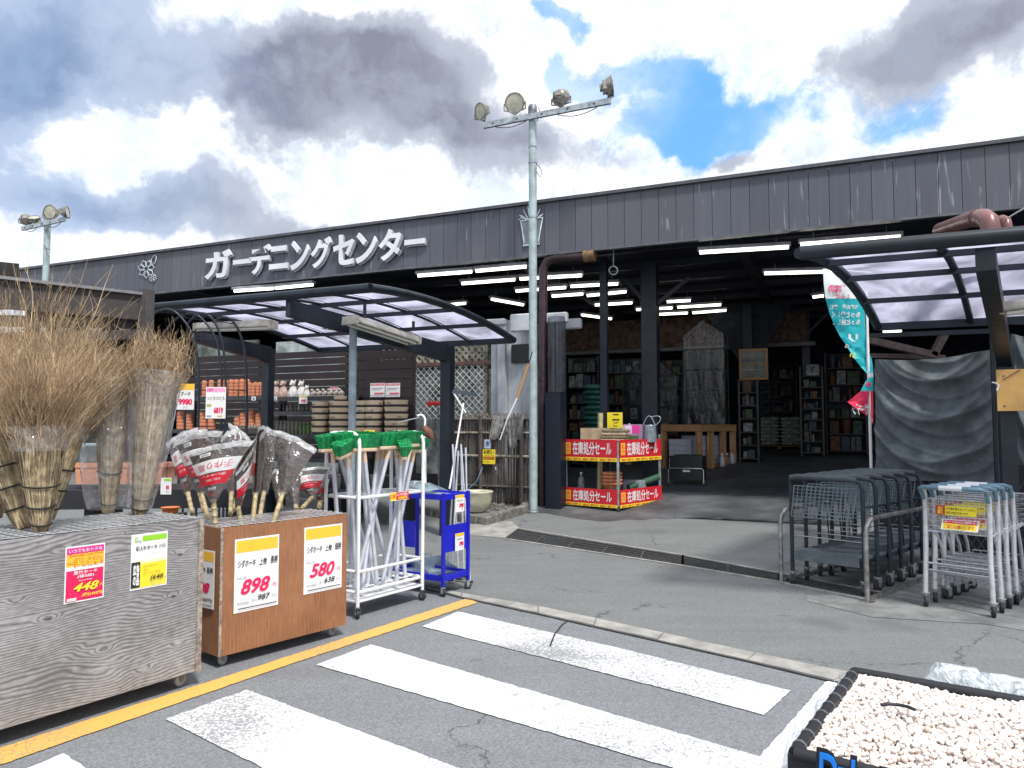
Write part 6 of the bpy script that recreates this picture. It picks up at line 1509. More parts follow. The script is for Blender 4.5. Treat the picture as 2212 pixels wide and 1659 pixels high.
MB().tube([at(1076, 1036, TP.y - .25), at(1078, 1052, TP.y - .25)], .008, 6).build('handle', white, t); MB().prism([at(1073, 1052, TP.y - .25), at(1085, 1052, TP.y - .25), at(1086, 1060, TP.y - .25), at(1079, 1064, TP.y - .25), at(1074, 1060, TP.y - .25)], BV * .003).build('blade', steel, t)
clothm = mat('grey_rag', (.34, .33, .31), .95, 0, .25, 10, .4, 120)
def rag(label, quad, seed):
    q = [FP(x, y, VBf - .07) for x, y in quad]
    def S(u, v):
        p = q[0].lerp(q[1], u).lerp(q[3].lerp(q[2], u), v); return p - BV * (.02 * sin(u * 16 + seed + 3 * v) + .02) + Z * .01 * sin(u * 9)
    return solo(MB().grid(S, 24, 16, True, .004, BV), 'rag', clothm, label, 'cloth', q[3], 'rags drying on the bamboo fence')
rag('left crumpled grey rag on the bamboo fence rail', ((1068, 898), (1092, 896), (1078, 948), (1056, 950)), 1)
rag('middle pale rag on the bamboo fence rail, hanging lowest', ((1093, 900), (1113, 898), (1120, 965), (1100, 968)), 2)
rag('right pale rag on the bamboo fence rail', ((1112, 900), (1134, 898), (1126, 950), (1108, 948)), 3)
def stick(name, label, cat, pts, rs, mts, grp=None):
    P = [at(*p) for p in pts]; t = thing(name, label, cat, P[-1], 0, grp)
    for i, (a, b) in enumerate(zip(P, P[1:])): MB().tube([a, b], rs[i], 8).build(('shaft', 'grip', 'tip', 'head')[i % 4] if i < 4 else 'shaft', mts[i], t)
    return t
stick('long_reacher', 'long tool with brown grip leaning against the pole', 'tool', [(1150, 760, 10.9), (1142, 786, 10.9), (1118, 858, 10.9), (1096, 905, 10.9), (1080, 950, 10.95)], [.008, .022, .012, .010], [blackm, beigew, whitep, whitep])
stick('deck_brush', 'white handled brush leaning on the canopy post', 'brush', [(1001, 871, 9.7), (971, 1056, 9.3)], [.012], [whitep])
stick('deck_brush', 'second white handle crossing the leaning brush', 'brush', [(978, 846, 9.8), (1006, 892, 9.8)], [.012], [whitep])
t = thing('squeegee', 'dark squeegee head at the top of the crossing handles', 'squeegee', at(1000, 852, 9.8)); MB().beam(at(978, 845, 9.8), at(1026, 852, 9.8), .03, .05).build('squeegee_head', mat('squeegee_dark', (.05, .07, .09), .5), t)
t = thing('red_handle', 'bright red handle sticking out left of the canopy post', 'tool', at(935, 1000, 10.6)); MB().tube([at(923, 872, 10.6), at(938, 871, 10.6), at(953, 872, 10.6)], [.035, .03, .026], 10).build('handle', mat('bright_red', (.75, .02, .03), .4), t); MB().tube([at(946, 875, 10.6), at(948, 1060, 10.6)], .012, 6).build('shaft', dsteel, t)
# crook-topped frame and hoe behind the rack
t = thing('hanger_stand', 'white crook of a tool stand above the broom rack', 'stand', at(905, 1000, 7.6)); MB().tube([at(918, 925, 7.6), at(918, 905, 7.6), at(914, 898, 7.6), at(908, 896, 7.6), at(902, 899, 7.6)], .012, 8).build('crook', whitep, t); MB().tube([at(918, 925, 7.6), at(919, 1075, 7.6)], .012, 8).build('stem', whitep, t)
MB().beam(at(860, 912, 7.7), at(905, 902, 7.6), .01, .01).build('wire', chrome, t)
t = thing('leather_glove', 'brown leather gloves hung at the right of the broom rack', 'gloves', at(925, 940, 7.4)); MB().tube([at(915, 922, 7.4), at(925, 935, 7.4), at(934, 950, 7.4)], [.03, .05, .02], 8).build('glove', mat('brown_leather', (.16, .07, .04), .7), t)

# =============================================================== TIMBER PERGOLA AND GARDEN HOOPS ON THE LEFT
oldw = wood('old_grey_timber', (.10, .085, .08), (.035, .03, .03), 0, 2.0, 0, .5)
oldv = wood('old_grey_timber_upright', (.13, .11, .115), (.05, .045, .045), 2, 2.0, 0, .5)
pp = at(311, 800, 8.0)
t = thing('timber_pergola', 'dark weathered timber pergola behind the besoms at the left edge', 'pergola', V((pp.x, pp.y, 0)))
MB().box(V((pp.x, pp.y, at(311, 627, 8.0).z / 2)), (.12, .12, at(311, 627, 8.0).z), BU, BV).build('post', oldv, t)
a, b = at(-160, 618, 6.8), at(304, 662, 8.0)
MB().beam(a, b, .06, .30).build('side_beam', oldw, t)
a, b = at(-160, 583, 6.8), at(304, 636, 8.0); MB().beam(a, b, .16, .03).build('flashing', mat('flashing_grey', (.25, .25, .26), .5, .3), t)
for (p, q) in (((-120, 690, 6.9), (300, 700, 8.1)), ((-60, 664, 7.3), (250, 632, 9.5)), ((-160, 735, 7.6), (298, 722, 8.6)), ((180, 628, 7.8), (262, 700, 8.2)), ((120, 640, 7.6), (60, 720, 7.6))):
    MB().beam(at(*p), at(*q), .06, .11).build('rafter', oldw, t)
for k, x in enumerate((60, 130, 200, 262)): MB().beam(at(x, 712, 8.2 + .1 * k), at(x + 62, 690, 10.4), .035, .05).build('roof_lath', mat('pale_lath', (.42, .40, .38), .8), t)
q = at(25, 600, 13.5)
MB().beam(at(-200, 575, 11), at(30, 592, 14), .2, .4).build('far_beam', oldw, t)
hoopn = mat('hoop_pipe', (.016, .022, .034), .4, .2)
def arch(label, pts, Y):
    P = [at(x, y, Y + dy) for x, y, dy in pts]; b = V((P[-1].x, P[-1].y, 0)); t = thing('garden_arch', label, 'garden arch', b, 0, 'black tube garden arches')
    def sm(P):
        o = []
        for i in range(len(P) - 1):
            p0, p1, p2, p3 = P[max(i - 1, 0)], P[i], P[i + 1], P[min(i + 2, len(P) - 1)]
            for k in range(5):
                s = k / 5; o.append(.5 * ((2 * p1) + (p2 - p0) * s + (2 * p0 - 5 * p1 + 4 * p2 - p3) * s * s + (3 * p1 - p0 - 3 * p2 + p3) * s ** 3))
        return o + [P[-1]]
    S = sm(P); MB().tube(S + [b], .014, 8).build('hoop', hoopn, t); off_ = BV * .35
    MB().tube([p + off_ for p in S] + [b + off_], .014, 8).build('hoop', hoopn, t)
    for k in (8, 14, 20, len(S) - 2):
        if k < len(S): MB().tube([S[k], S[k] + off_], .006, 6).build('rung', hoopn, t)
    z = S[-1].z
    for k in range(3): MB().tube([V((b.x, b.y, .5 + .5 * k)), V((b.x, b.y, .5 + .5 * k)) + off_], .006, 6).build('rung', hoopn, t)
    MB().tube([P[0], V((P[0].x, P[0].y, 0))], .014, 8).build('far_leg', hoopn, t)
arch('larger black tube garden arch right of the pergola post', [(300, 716, .3), (330, 680, .15), (365, 668, 0), (395, 690, 0), (418, 730, 0), (428, 790, 0), (430, 850, 0)], 8.6)
arch('smaller black tube garden arch standing right of the larger one', [(405, 700, .3), (425, 680, .15), (445, 678, 0), (465, 698, 0), (480, 740, 0), (486, 790, 0), (488, 850, 0)], 8.9)
# price cards hung on the arches
def card(label, x0, x1, y0, y1, Y, items, base=white):
    a, b, c = at(x0, y1, Y), at(x1, y1, Y), at(x0, y0, Y)
    t = thing('price_card', label, 'price card', a); MB().poster(a, V((1, 0, 0)), Z, b.x - a.x, c.z - a.z, base, items, .004).build('card', None, t)
    MB().tube([V(((a.x + b.x) / 2, a.y, c.z - .005)), V(((a.x + b.x) / 2, a.y + .02, c.z + .12))], .003, 5).build('hook', wire_m, t)
card('white and orange price card tied to the larger arch', 381, 419, 829, 885, 8.3, [('r', 0, .76, 1, 1, orange), ('t', 'アーチ', .25, .52, .8, .68, black, .02), ('t', '9980', .12, .18, .9, .42, crimson, .05), ('t', '円', .4, .04, .6, .12, grey)])
card('pink headed price card reading 68 hanging beside the smaller arch', 444, 487, 836, 904, 8.0, [('r', .03, .84, .97, .97, flat('soft_pink', (.85, .4, .6))), ('t', 'お買得', .05, .85, .35, .96, magenta, .02), ('t', 'つくりつくス', .05, .58, .95, .70, flat('olive_ink', (.25, .2, .05)), .03), ('r', .05, .38, .28, .46, flat('lime_ink', (.5, .5, .1))), ('t', '6819', .42, .16, .88, .36, crimson, .05), ('r', .6, .06, .85, .10, orange), ('r', .06, .06, .3, .1, grey)])
# black table with planters
tb = at(200, 1052, 6.6); TZ = tb.z
t = thing('planter_table', 'black table carrying terracotta planters behind the besoms', 'table', V((tb.x, tb.y, 0)))
dT = d1
MB().box(V((tb.x, tb.y + .25, TZ - .09)) - dT * .2, (3.0, .7, .16), V((1, .12, 0)).normalized(), V((-.12, 1, 0)).normalized()).build('table_top', shelfm, t)
for s in (-1.3, 0, 1.2): MB().box(V((tb.x + s, tb.y + .2 + s * .1, (TZ - .17) / 2)), (.08, .5, TZ - .17)).build('leg', shelfm, t)
terraL = mat('terracotta_light', (.72, .33, .20), .75, 0, .1, 5, .1, 60)
def planter(label, x0, x1, y0, y1, Y, m_=terraL, rim=.03):
    a, b, c = at(x0, y1, Y), at(x1, y1, Y), at(x0, y0, Y); h = c.z - a.z; w_ = b.x - a.x
    t = thing('terracotta_planter', label, 'planter', a + V((w_ / 2, .12, 0)), 0, 'light terracotta planters on the black table')
    q = lambda s, z0, z1: None
    xs, ys = w_ / 2, .14; c0 = a + V((w_ / 2, ys, 0))
    def ring(s, z): return [c0 + V((-xs * s, -ys * s, z)), c0 + V((xs * s, -ys * s, z)), c0 + V((xs * s, ys * s, z)), c0 + V((-xs * s, ys * s, z))]
    MB().hexa(ring(.88, 0) + ring(.95, h * .78)).build('pot_body', m_, t); mb = MB(); mb.hexa(ring(1.0, h * .78) + ring(1.02, h)); mb.build('pot_rim', m_, t)
    MB().hexa(ring(.9, h * .99) + ring(.9, h * 1.004)).build('soil_gap', brn, t)
planter('long terracotta planter left of the bagged slim besom', 158, 232, 1000, 1046, 6.5)
planter('terracotta planter seen through the clear besom bags', 236, 352, 1000, 1046, 6.6)
P = at(30, 1046, 6.3); t = thing('terracotta_planter', 'tall round terracotta planter at the left edge behind the besoms', 'planter', P, 0, 'light terracotta planters on the black table')
m_ = MB(); pot(m_, P, .17, .34); m_.build('pot_body', terraL, t)
P = at(-45, 1046, 6.4); t = thing('terracotta_planter', 'second round terracotta planter cut by the left picture edge', 'planter', P, 0, 'light terracotta planters on the black table'); m_ = MB(); pot(m_, P, .16, .30); m_.build('pot_body', terraL, t)
P = at(196, 1000, 6.9); t = thing('grey_bowl', 'large blue grey bowl planter above the terracotta planter', 'bowl', P)
MB().lathe([(.10, -.1), (.13, 0), (.20, .15), (.22, .18), (.20, .18), (.17, .1)], P, 28, capt=False).build('bowl_shell', mat('blue_grey_glaze', (.30, .38, .42), .35, 0, .1, 8), t)
P = at(368, 1108, 5.7); t = thing('orange_saucer', 'orange saucer beyond the right end of the grey box', 'saucer', P)
MB().lathe([(.05, 0), (.065, .04), (.07, .045), (.06, .045)], P, 20, capt=True).build('saucer_dish', mat('orange_clay', (.70, .20, .05), .6), t)
MB().box(P - Z * (P.z / 2 + .002), (.18, .18, P.z - .006)).build('stand', shelfm, t)
card('white card with green top on the table edge right of the besoms', 347, 370, 1032, 1068, 6.2, [('r', .3, .8, .95, .95, green), ('t', '8', .5, .3, .8, .55, crimson, .04), ('t', '円', .55, .1, .75, .2, black)])
# =============================================================== GOODS INSIDE THE STORE
benchw = wood('bench_timber', (.62, .37, .18), (.32, .17, .08), 0, 2.0, 0, .5); benchv = wood('bench_timber_upright', (.66, .42, .21), (.34, .19, .09), 2, 2.0, 0, .5)
P = gf(1513, 1020); ub = uof(P); vb = vof(P); hB = at(1513, 917, P.y).z - P.z
bf, bs = V((.69, -.72, 0)).normalized(), V((.72, .69, 0)).normalized(); LA, LBn = 1.9, 1.45
def bq(a, b, z): q = P - bf * a + bs * b; return V((q.x, q.y, z))
t = thing('work_bench', 'raw timber work bench carrying the film greenhouse', 'bench', bq(LA / 2, LBn / 2, P.z))
zt_ = P.z + hB
MB().box(bq(LA / 2, LBn / 2, zt_ - .015), (LA, LBn, .03), bf, bs).build('bench_top', benchw, t)
for b in (.02, LBn - .02): MB().box(bq(LA / 2, b, zt_ - .085), (LA - .01, .04, .11), bf, bs).build('apron_board', benchw, t)
for a in (.02, LA - .02): MB().box(bq(a, LBn / 2, zt_ - .087), (.04, LBn - .09, .11), bf, bs).build('apron_board', benchw, t)
for (a, b) in ((.06, .06), (.9, .06), (LA - .06, .06), (.06, .5), (.06, .98), (.06, LBn - .06), (LA - .06, LBn - .06)):
    z0 = fh(bq(a, b, 0)); MB().box(bq(a, b, (z0 + zt_ - .145) / 2), (.10, .10, zt_ - .145 - z0), bf, bs).build('leg', benchv, t)
MB().box(bq(.5, LBn / 2, P.z + .10), (.8, LBn - .3, .03), bf, bs).build('low_shelf', benchw, t)
vR = vof(bq(0, LBn, 0)); uL = uof(bq(LA, 0, 0))
# film greenhouses
filmS = film('shiny_film', (.92, .95, .96), .012, .10, .7, 4.0, (.3, .36, .4), .5, .045, (1, 1, .22)); filmD = film('dark_film', (.68, .78, .82), .10, .16, .5, 2.0, (.06, .09, .10), .5, .03); tubeS = mat('green_tube', (.015, .03, .032), .5)
def greenhouse(label, ua_, ub_, va_, vb_, z0, h, hr, m_, shelves, name='film_greenhouse'):
    t = thing(name, label, 'mini greenhouse', uz((ua_ + ub_) / 2, (va_ + vb_) / 2, z0)); um = (ua_ + ub_) / 2
    for u in (ua_, ub_):
        for v in (va_, vb_): MB().tube([uz(u, v, z0), uz(u, v, z0 + h)], .011, 6).build('frame_tube', tubeS, t)
    for v in (va_, vb_): MB().tube([uz(ua_, v, z0 + h), uz(um, v, z0 + h + hr), uz(ub_, v, z0 + h)], .011, 6).build('gable_tube', tubeS, t)
    MB().tube([uz(um, va_, z0 + h + hr), uz(um, vb_, z0 + h + hr)], .011, 6).build('ridge_tube', tubeS, t)
    for k in range(shelves):
        z = z0 + h * (k + .6) / (shelves + .3); mb = MB()
        mb.tube([uz(ua_, va_, z), uz(ub_, va_, z), uz(ub_, vb_, z), uz(ua_, vb_, z)], .008, 5, closed=True, smooth=False)
        for j in range(9): mb.beam(uz(ua_ + (ub_ - ua_) * (j + .5) / 9, va_, z), uz(ua_ + (ub_ - ua_) * (j + .5) / 9, vb_, z), .004, .004)
        mb.build('wire_shelf', tubeS, t)
    o = -.014; rn = lambda u, v, s: .014 * noise.noise(V((u * 5, v * 2, s))) + .004 * noise.noise(V((u * 16, v * 5, s)))
    mb = MB()
    mb.grid(lambda a, b: uz(ua_ - o + (ub_ - ua_ + 2 * o) * a, va_ - o + rn(a, b, 1), z0 + (h + hr * (1 - abs(2 * a - 1))) * b), 24, 30)
    mb.grid(lambda a, b: uz(ub_ + o + rn(a, b, 2), va_ + (vb_ - va_) * a, z0 + h * b), 14, 30)
    mb.grid(lambda a, b: uz(ua_ - o + rn(a, b, 3), va_ + (vb_ - va_) * (1 - a), z0 + h * b), 14, 30)
    mb.grid(lambda a, b: uz(um + (ub_ + o - um) * a, va_ + (vb_ - va_) * b, z0 + h + hr * (1 - a) + .012 + rn(a, b, 4) * .3), 10, 14)
    mb.grid(lambda a, b: uz(um - (um - ua_ + o) * a, va_ + (vb_ - va_) * (1 - b), z0 + h + hr * (1 - a) + .012 + rn(a, b, 5) * .3), 10, 14)
    mb.build('film_cover', m_, t)
    return t
vg0, vg1 = vof(bq(.4, .5, 0)), vof(bq(.4, .5, 0)) + .55
ga, gb2 = uof(FP(1476, 850, vg0)), uof(FP(1566, 850, vg0)); ge = FP(1520, 723, vg0).z; gr = FP(1520, 690, vg0).z
greenhouse('tall film covered greenhouse with gable top on the work bench', ga, gb2, vg0, vg1, zt_ + .005, ge - zt_, gr - ge, filmS, 4)
ga, gb2 = uof(FP(1345, 850, vg0)), uof(FP(1462, 850, vg0)); ge = FP(1400, 815, vg0).z; gr = FP(1400, 765, vg0).z
greenhouse('wider dark film greenhouse half hidden behind the thick navy column', ga, gb2, vg0, vg1, zt_ + .005, ge - zt_, gr - ge, filmD, 3)
ga, gb2 = uof(FP(1262, 850, vg1 + .5)), uof(FP(1385, 850, vg1 + .5))
# things under the bench
wb = mat('printed_white_box', (.42, .44, .52), .7, 0, .1, 8)
for k in range(5):
    for j, (x0, x1, v) in enumerate(((1453, 1500, vb + .55),)):
        a, b = uof(FP(x0, 1000, v)), uof(FP(x1, 1000, v)); z0 = fh(uz(a, v, 0)) + .12 * k
        t = thing('flat_carton', 'white printed carton under the bench, %s from the floor' % ORD[k], 'carton', uz((a + b) / 2, v, z0), 0, 'white cartons under the bench')
        MB().poster(uz(a, v, z0 + .002), BU, Z, b - a, .115, wb, [('r', .0, .85, 1, .95, grey), ('t', '組立式ラック', .1, .3, .6, .6, grey, .02), ('r', .7, .2, .9, .7, grey)], .35).build('carton', None, t)
for k in range(6):
    z0 = P.z + .13 + .10 * k
    t = thing('side_carton', 'white carton behind the right bench legs, %s from the floor' % ORD[k], 'carton', bq(.4, .75, z0), 0, 'white cartons behind the right bench legs')
    MB().bevbox(bq(.42, .75, z0 + .05), (.5, .8, .095), .004, bf, bs).build('carton', wb, t)
# black crate trolley
P = gf(1444, 1049); a, b = 0, .0; wC = 74 / FD * P.y
t = thing('crate_trolley', 'black plastic crate on a chromed trolley before the bench', 'trolley', P + BU * wC / 2)
cz = at(1444, 980, P.y).z - P.z
mb = MB(); q0 = P + BU * .03 + BV * .03; L_, D_ = wC - .06, .42
for (cx, cy, sx_, sy_) in ((L_ / 2, 0, L_, .02), (L_ / 2, D_, L_, .02), (0, D_ / 2, .02, D_ - .022), (L_, D_ / 2, .02, D_ - .022)): mb.box(q0 + BU * cx + BV * cy + Z * (.12 + cz * .36), (sx_, sy_, cz * .72), BU, BV)
mb.box(q0 + BU * L_ / 2 + BV * D_ / 2 + Z * .13, (L_, D_, .02), BU, BV); mb.box(q0 + BU * L_ / 2 - BV * .014 + Z * (.12 + cz * .70), (L_ + .03, .02, .04), BU, BV)
mb.m(white) if False else None
mb.build('crate', blackm, t)
MB().poster(q0 + BU * L_ * .36 - BV * .012 + Z * (.12 + cz * .22), BU, Z, L_ * .3, .06, blackm, [('t', 'tesu', .1, .1, .9, .9, white, .04)], .002).build('crate_mark', None, t)
MB().bevbox(q0 + BU * L_ / 2 + BV * D_ / 2 + Z * (.12 + cz * .66), (L_ * .9, D_ * .9, cz * .2), .04, BU, BV).build('folded_cover', mat('dark_green_cover', (.012, .03, .03), .5), t)
MB().tube([P, P + Z * cz * .5, P + BU * .03 + Z * cz * .55, P + BU * (wC - .03) + Z * cz * .55, P + BU * wC + Z * cz * .5, P + BU * wC], .012, 8).build('front_frame', chrome, t)
for x in (0, wC):
    w_ = MB(); f_ = MB(); caster(w_, f_, P + BU * x - BV * .02, .03, .4); c = f_.build('caster', chrome, t); w_.build('wheel', rubber, c)
for k, (x, y, h_) in enumerate(((1560, 1008, .28), (1571, 1004, .25), (1581, 1002, .3))):
    q = gf(x, y); t = thing('spray_bottle', ['left', 'middle', 'right'][k] + ' bottle on the floor at the bench corner', 'bottle', q, 0, 'bottles at the bench corner')
    MB().lathe([(.05, 0), (.055, .02), (.055, h_ * .6), (.02, h_ * .75), (.02, h_ * .85)], q, 14).build('bottle_body', wb if k != 1 else mat('brown_bottle', (.16, .10, .07), .4), t); MB().lathe([(.024, h_ * .85), (.024, h_)], q, 10).build('cap', red if k == 2 else white, t)
# soil bags
bagA = mat('pale_green_bag', (.60, .70, .64), .45, 0, .25, 6, .2, 40); bagB = mat('dark_bag', (.10, .13, .17), .45, 0, .25, 6, .2, 40); bagC = mat('teal_bag', (.06, .24, .20), .45, 0, .25, 6)
def bag_mesh(name, L_, W_, H_, seed):
    mb = MB(); n, m2 = 20, 10
    def S(u, v):
        a = 2 * PI * u; b = -PI / 2 + PI * v
        ca, sa, cb, sb = cos(a), sin(a), cos(b), sin(b)
        p = lambda x, e: math.copysign(abs(x) ** e, x)
        x, y, z = p(ca, .35) * p(cb, .5), p(sa, .35) * p(cb, .5), p(sb, .8)
        k = 1 + .10 * noise.noise(V((x * 2, y * 2, seed)))
        edge = max(abs(x), abs(y)); zz_ = z * (1 - .55 * edge ** 3)
        return V((x * L_ / 2, y * W_ / 2, H_ / 2 + zz_ * H_ / 2 * k + .012 * noise.noise(V((x * 3, y * 3, seed + z)))))
    mb.grid(S, 28, 12); return mb
def bag_stack(n, spots, m_, name, desc, grp, H_=.11, L_=.62, W_=.40):
    protos = []
    for (bx, by, P0, rz) in spots:
        for k in range(n):
            lab = '%s %s, %s from the bottom' % (desc, bx, ORD[k])
            if len(protos) < 2:
                o = bag_mesh(name, L_, W_, H_ * 1.12, len(protos) * 3 + 1).build(name, m_); protos.append(o)
            else: o = protos[k % 2].copy(); COL.objects.link(o)
            o.location = P0 + Z * (.12 + H_ * k) + V((R.gauss(0, .015), R.gauss(0, .015), 0)); o.rotation_euler = (0, 0, rz + R.gauss(0, .05) + (PI if k % 2 else 0))
            tag(o, lab, 'soil sack', grp)
byaw = math.atan2(BU.y, BU.x)
PA = gf(1662, 970); hA = (PA.y / FD)
bag_stack(8, [('in the near column', 0, PA, byaw + .1), ('in the column just right', 0, PA + BU * .66 + BV * .1, byaw)], bagA, 'soil_sack', 'pale soil sack', 'pale green soil sacks on the pallet', 60 / 8 / FD * PA.y, .64, .45)
bag_stack(13, [('behind the pale ones', 0, PA + BV * .62 - BU * .05, byaw)], bagB, 'soil_sack', 'dark soil sack', 'dark soil sacks', 150 / 13 / FD * PA.y * .95, .8, .5)
t = thing('pallet', 'wooden pallet under the pale green soil sacks', 'pallet', PA)
for k in range(5): MB().box(PA + BU * .33 + BV * (-.2 + .22 * k) + Z * .10, (1.5, .12, .02), BU, BV).build('deck_board', benchw, t)
for k in (-.4, .3, 1.0): MB().box(PA + BU * k + BV * .24 + Z * .045, (.09, 1.05, .088), BU, BV).build('stringer', benchw, t)
PC = gf(1286, 1010)
bag_stack(15, [('by the thin navy post', 0, PC, byaw + PI / 2)], bagC, 'soil_sack', 'teal soil sack', 'teal soil sacks in the tall pile', 165 / 15 / FD * PC.y, .55, .42)
# notice board and goods racks at the back
a, b, c = FP(1600, 819, 6.0), FP(1657, 819, 6.0), FP(1600, 757, 6.0)
t = thing('notice_board', 'framed pale notice board above the soil sacks', 'notice board', a)
MB().poster(a, BU, Z, uof(b) - uof(a), c.z - a.z, mat('board_paper', (.20, .21, .18), .7), [('r', .05, .62, .95, .66, mat('paper_blue', (.08, .14, .18), .7)), ('r', .05, .48, .95, .52, mat('paper_ochre', (.3, .24, .08), .7)), ('r', .05, .3, .6, .33, grey), ('t', '園芸教室のご案内', .08, .74, .9, .9, grey)], .02).build('board', None, t)
for (x, w_) in ((0, .03), (1, .03)): MB().box(a + BU * (uof(b) - uof(a)) * x + Z * (c.z - a.z) / 2, (.05, .05, c.z - a.z + .05), BU, BV).build('frame_side', benchw, t)
for z in (0, c.z - a.z): MB().box(a + BU * (uof(b) - uof(a)) / 2 + Z * z, (uof(b) - uof(a) - .06, .05, .05), BU, BV).build('frame_bar', benchw, t)
MB().box(a + BU * .02 + Z * (-(a.z - fh(a)) / 2) + BV * .03, (.05, .04, a.z - fh(a)), BU, BV).build('stand_leg', benchw, t)
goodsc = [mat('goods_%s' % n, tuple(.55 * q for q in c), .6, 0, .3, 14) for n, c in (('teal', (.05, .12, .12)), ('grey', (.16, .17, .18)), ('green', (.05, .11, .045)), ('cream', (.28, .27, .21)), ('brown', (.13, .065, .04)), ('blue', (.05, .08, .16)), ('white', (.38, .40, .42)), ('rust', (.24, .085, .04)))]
def rack(label, x0, x1, ytop, v, ns, seed, size=.13, hang=False):
    rr = random.Random(seed); a, b = uof(FP(x0, 900, v)), uof(FP(x1, 900, v)); z0 = fh(uz(a, v, 0)); zt_ = FP((x0 + x1) / 2, ytop, v).z
    t = thing('goods_rack', label, 'goods rack', uz((a + b) / 2, v, z0), 0, 'stocked racks in the dim store')
    for u in (a, b): MB().box(uz(u, v + .2, (z0 + zt_) / 2), (.04, .40, zt_ - z0), BU, BV).build('upright', shelfm, t)
    MB().box(uz((a + b) / 2, v + .42, (z0 + zt_) / 2), (b - a, .02, zt_ - z0), BU, BV).build('back_panel', mat('rack_back', (.02, .024, .034), .7), t)
    g = MB()
    for k in range(ns):
        z = z0 + .1 + (zt_ - z0 - .1) * k / ns; MB().box(uz((a + b) / 2, v + .18, z), (b - a - .05, .38, .025), BU, BV).build('shelf_board', shelfm, t)
        u = a + .06; hm = (zt_ - z0 - .1) / ns
        while u < b - .1:
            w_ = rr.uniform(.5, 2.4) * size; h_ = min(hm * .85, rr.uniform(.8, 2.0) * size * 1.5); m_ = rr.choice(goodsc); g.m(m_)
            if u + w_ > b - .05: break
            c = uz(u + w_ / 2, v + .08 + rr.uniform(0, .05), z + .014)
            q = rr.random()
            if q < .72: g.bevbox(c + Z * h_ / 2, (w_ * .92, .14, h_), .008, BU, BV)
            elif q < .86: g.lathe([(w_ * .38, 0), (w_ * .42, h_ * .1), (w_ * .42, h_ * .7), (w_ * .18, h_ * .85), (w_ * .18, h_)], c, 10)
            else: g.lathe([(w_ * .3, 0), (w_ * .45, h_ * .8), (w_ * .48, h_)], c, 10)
            u += w_ * rr.uniform(.98, 1.08)
    o = g.build('goods', None, t); o['kind'] = 'stuff'
rack('stocked rack left of the teal sacks under the board header', 1222, 1292, 770, 6.4, 6, 1)
rack('stocked rack between the navy posts', 1300, 1400, 772, 6.6, 6, 2)
rack('stocked rack seen left of the tall film greenhouse', 1415, 1480, 775, 6.8, 6, 3)
rack('narrow plant care rack left of the dark sacks', 1597, 1637, 820, 5.2, 6, 4, .10)
rack('rack of small packets right of the dark sacks', 1730, 1778, 790, 7.2, 8, 5, .09)
rack('long rack right of the packet rack', 1785, 1872, 760, 8.8, 6, 6)
rack('stocked rack behind the header post', 1662, 1722, 782, 13.5, 5, 7)
rack('low rack glimpsed beside the entrance pillar', 1228, 1262, 930, 4.0, 3, 8)
rack('dim rack behind the banner pole', 1850, 1960, 800, 10.5, 5, 11)
a, b, c = FP(1742, 812, 7.0), FP(1770, 812, 7.0), FP(1742, 788, 7.0)
t = thing('packet_header', 'pale header card on top of the packet rack', 'sign', a)
MB().poster(a, BU, Z, uof(b) - uof(a), c.z - a.z, goodsc[6], [('t', '種', .3, .3, .7, .8, black, .03), ('r', .1, .1, .9, .2, grey)], .02).build('header_card', None, t)
a, b, c = FP(1232, 910, 3.9), FP(1262, 910, 3.9), FP(1232, 888, 3.9)
for k, (x0, x1, y0, y1, v, m_) in enumerate(((1235, 1262, 888, 912, 6.3, goodsc[7]), (1422, 1434, 845, 866, 1.45, goodsc[6]), (1422, 1440, 915, 930, 1.4, goodsc[3]))):
    a, b, c = FP(x0, y1, v), FP(x1, y1, v), FP(x0, y0, v)
# hanging film bundle, cashier counter and roof brackets in the dim right part
t = thing('timber_roof_frame', 'brown timber gable frame above the grey tarpaulin', 'roof frame', at(1980, 800, 11.5))
for (p, q, w_) in (((1880, 735, 11.2), (2022, 768, 11.2), .10), ((2015, 768, 11.2), (2040, 722, 11.2), .10), ((1880, 768, 11.5), (2040, 772, 11.5), .07)): MB().beam(at(*p), at(*q), w_, w_).build('timber', mat('brown_timber', (.12, .085, .08), .7), t)
# =============================================================== PEBBLE CRATE
ZR = .42
cBL, cFL = gz(1846.9, 1452, ZR), gz(1717, 1628, ZR); dC = (cBL - cFL).normalized(); LC = (cBL - cFL).length; rC = V((dC.y, -dC.x, 0)); WC = .95
t = thing('pebble_crate', 'black plastic crate heaped with pale pink pebbles in the near right corner', 'crate', V((cFL.x, cFL.y, 0)))
def ck(x, y, z): return V((cFL.x, cFL.y, 0)) + rC * x + dC * y + Z * z
MB().box(ck(WC / 2, 0, ZR / 2), (WC + .04, .03, ZR), rC, dC).build('crate_wall', blackm, t)
MB().box(ck(WC / 2, LC, ZR / 2), (WC + .04, .03, ZR), rC, dC).build('crate_wall', blackm, t)
for x in (0, WC): MB().box(ck(x, LC / 2, ZR / 2), (.03, LC - .032, ZR), rC, dC).build('crate_wall', blackm, t)
for (x0, y0, x1, y1) in ((0, 0, 0, LC), (0, LC, WC, LC), (WC, LC, WC, 0), (WC, 0, 0, 0)): MB().tube([ck(x0, y0, ZR), ck(x1, y1, ZR)], .022, 10).build('rim', blackm, t)
for k in range(9): MB().lathe([(.025, -.006), (.025, .006)], ck(0, .06 + k * LC / 9.2, ZR), 10, dC).build('tie_ring', mat('tie_ring_grey', (.12, .13, .14), .5), t)
MB().box(ck(WC / 2, LC / 2, .02), (WC - .04, LC - .04, .02), rC, dC).build('crate_floor', blackm, t)
sheetm = film('clear_sheet', (.85, .9, .95), .35, .06, .8, 12, (.8, .86, .9))
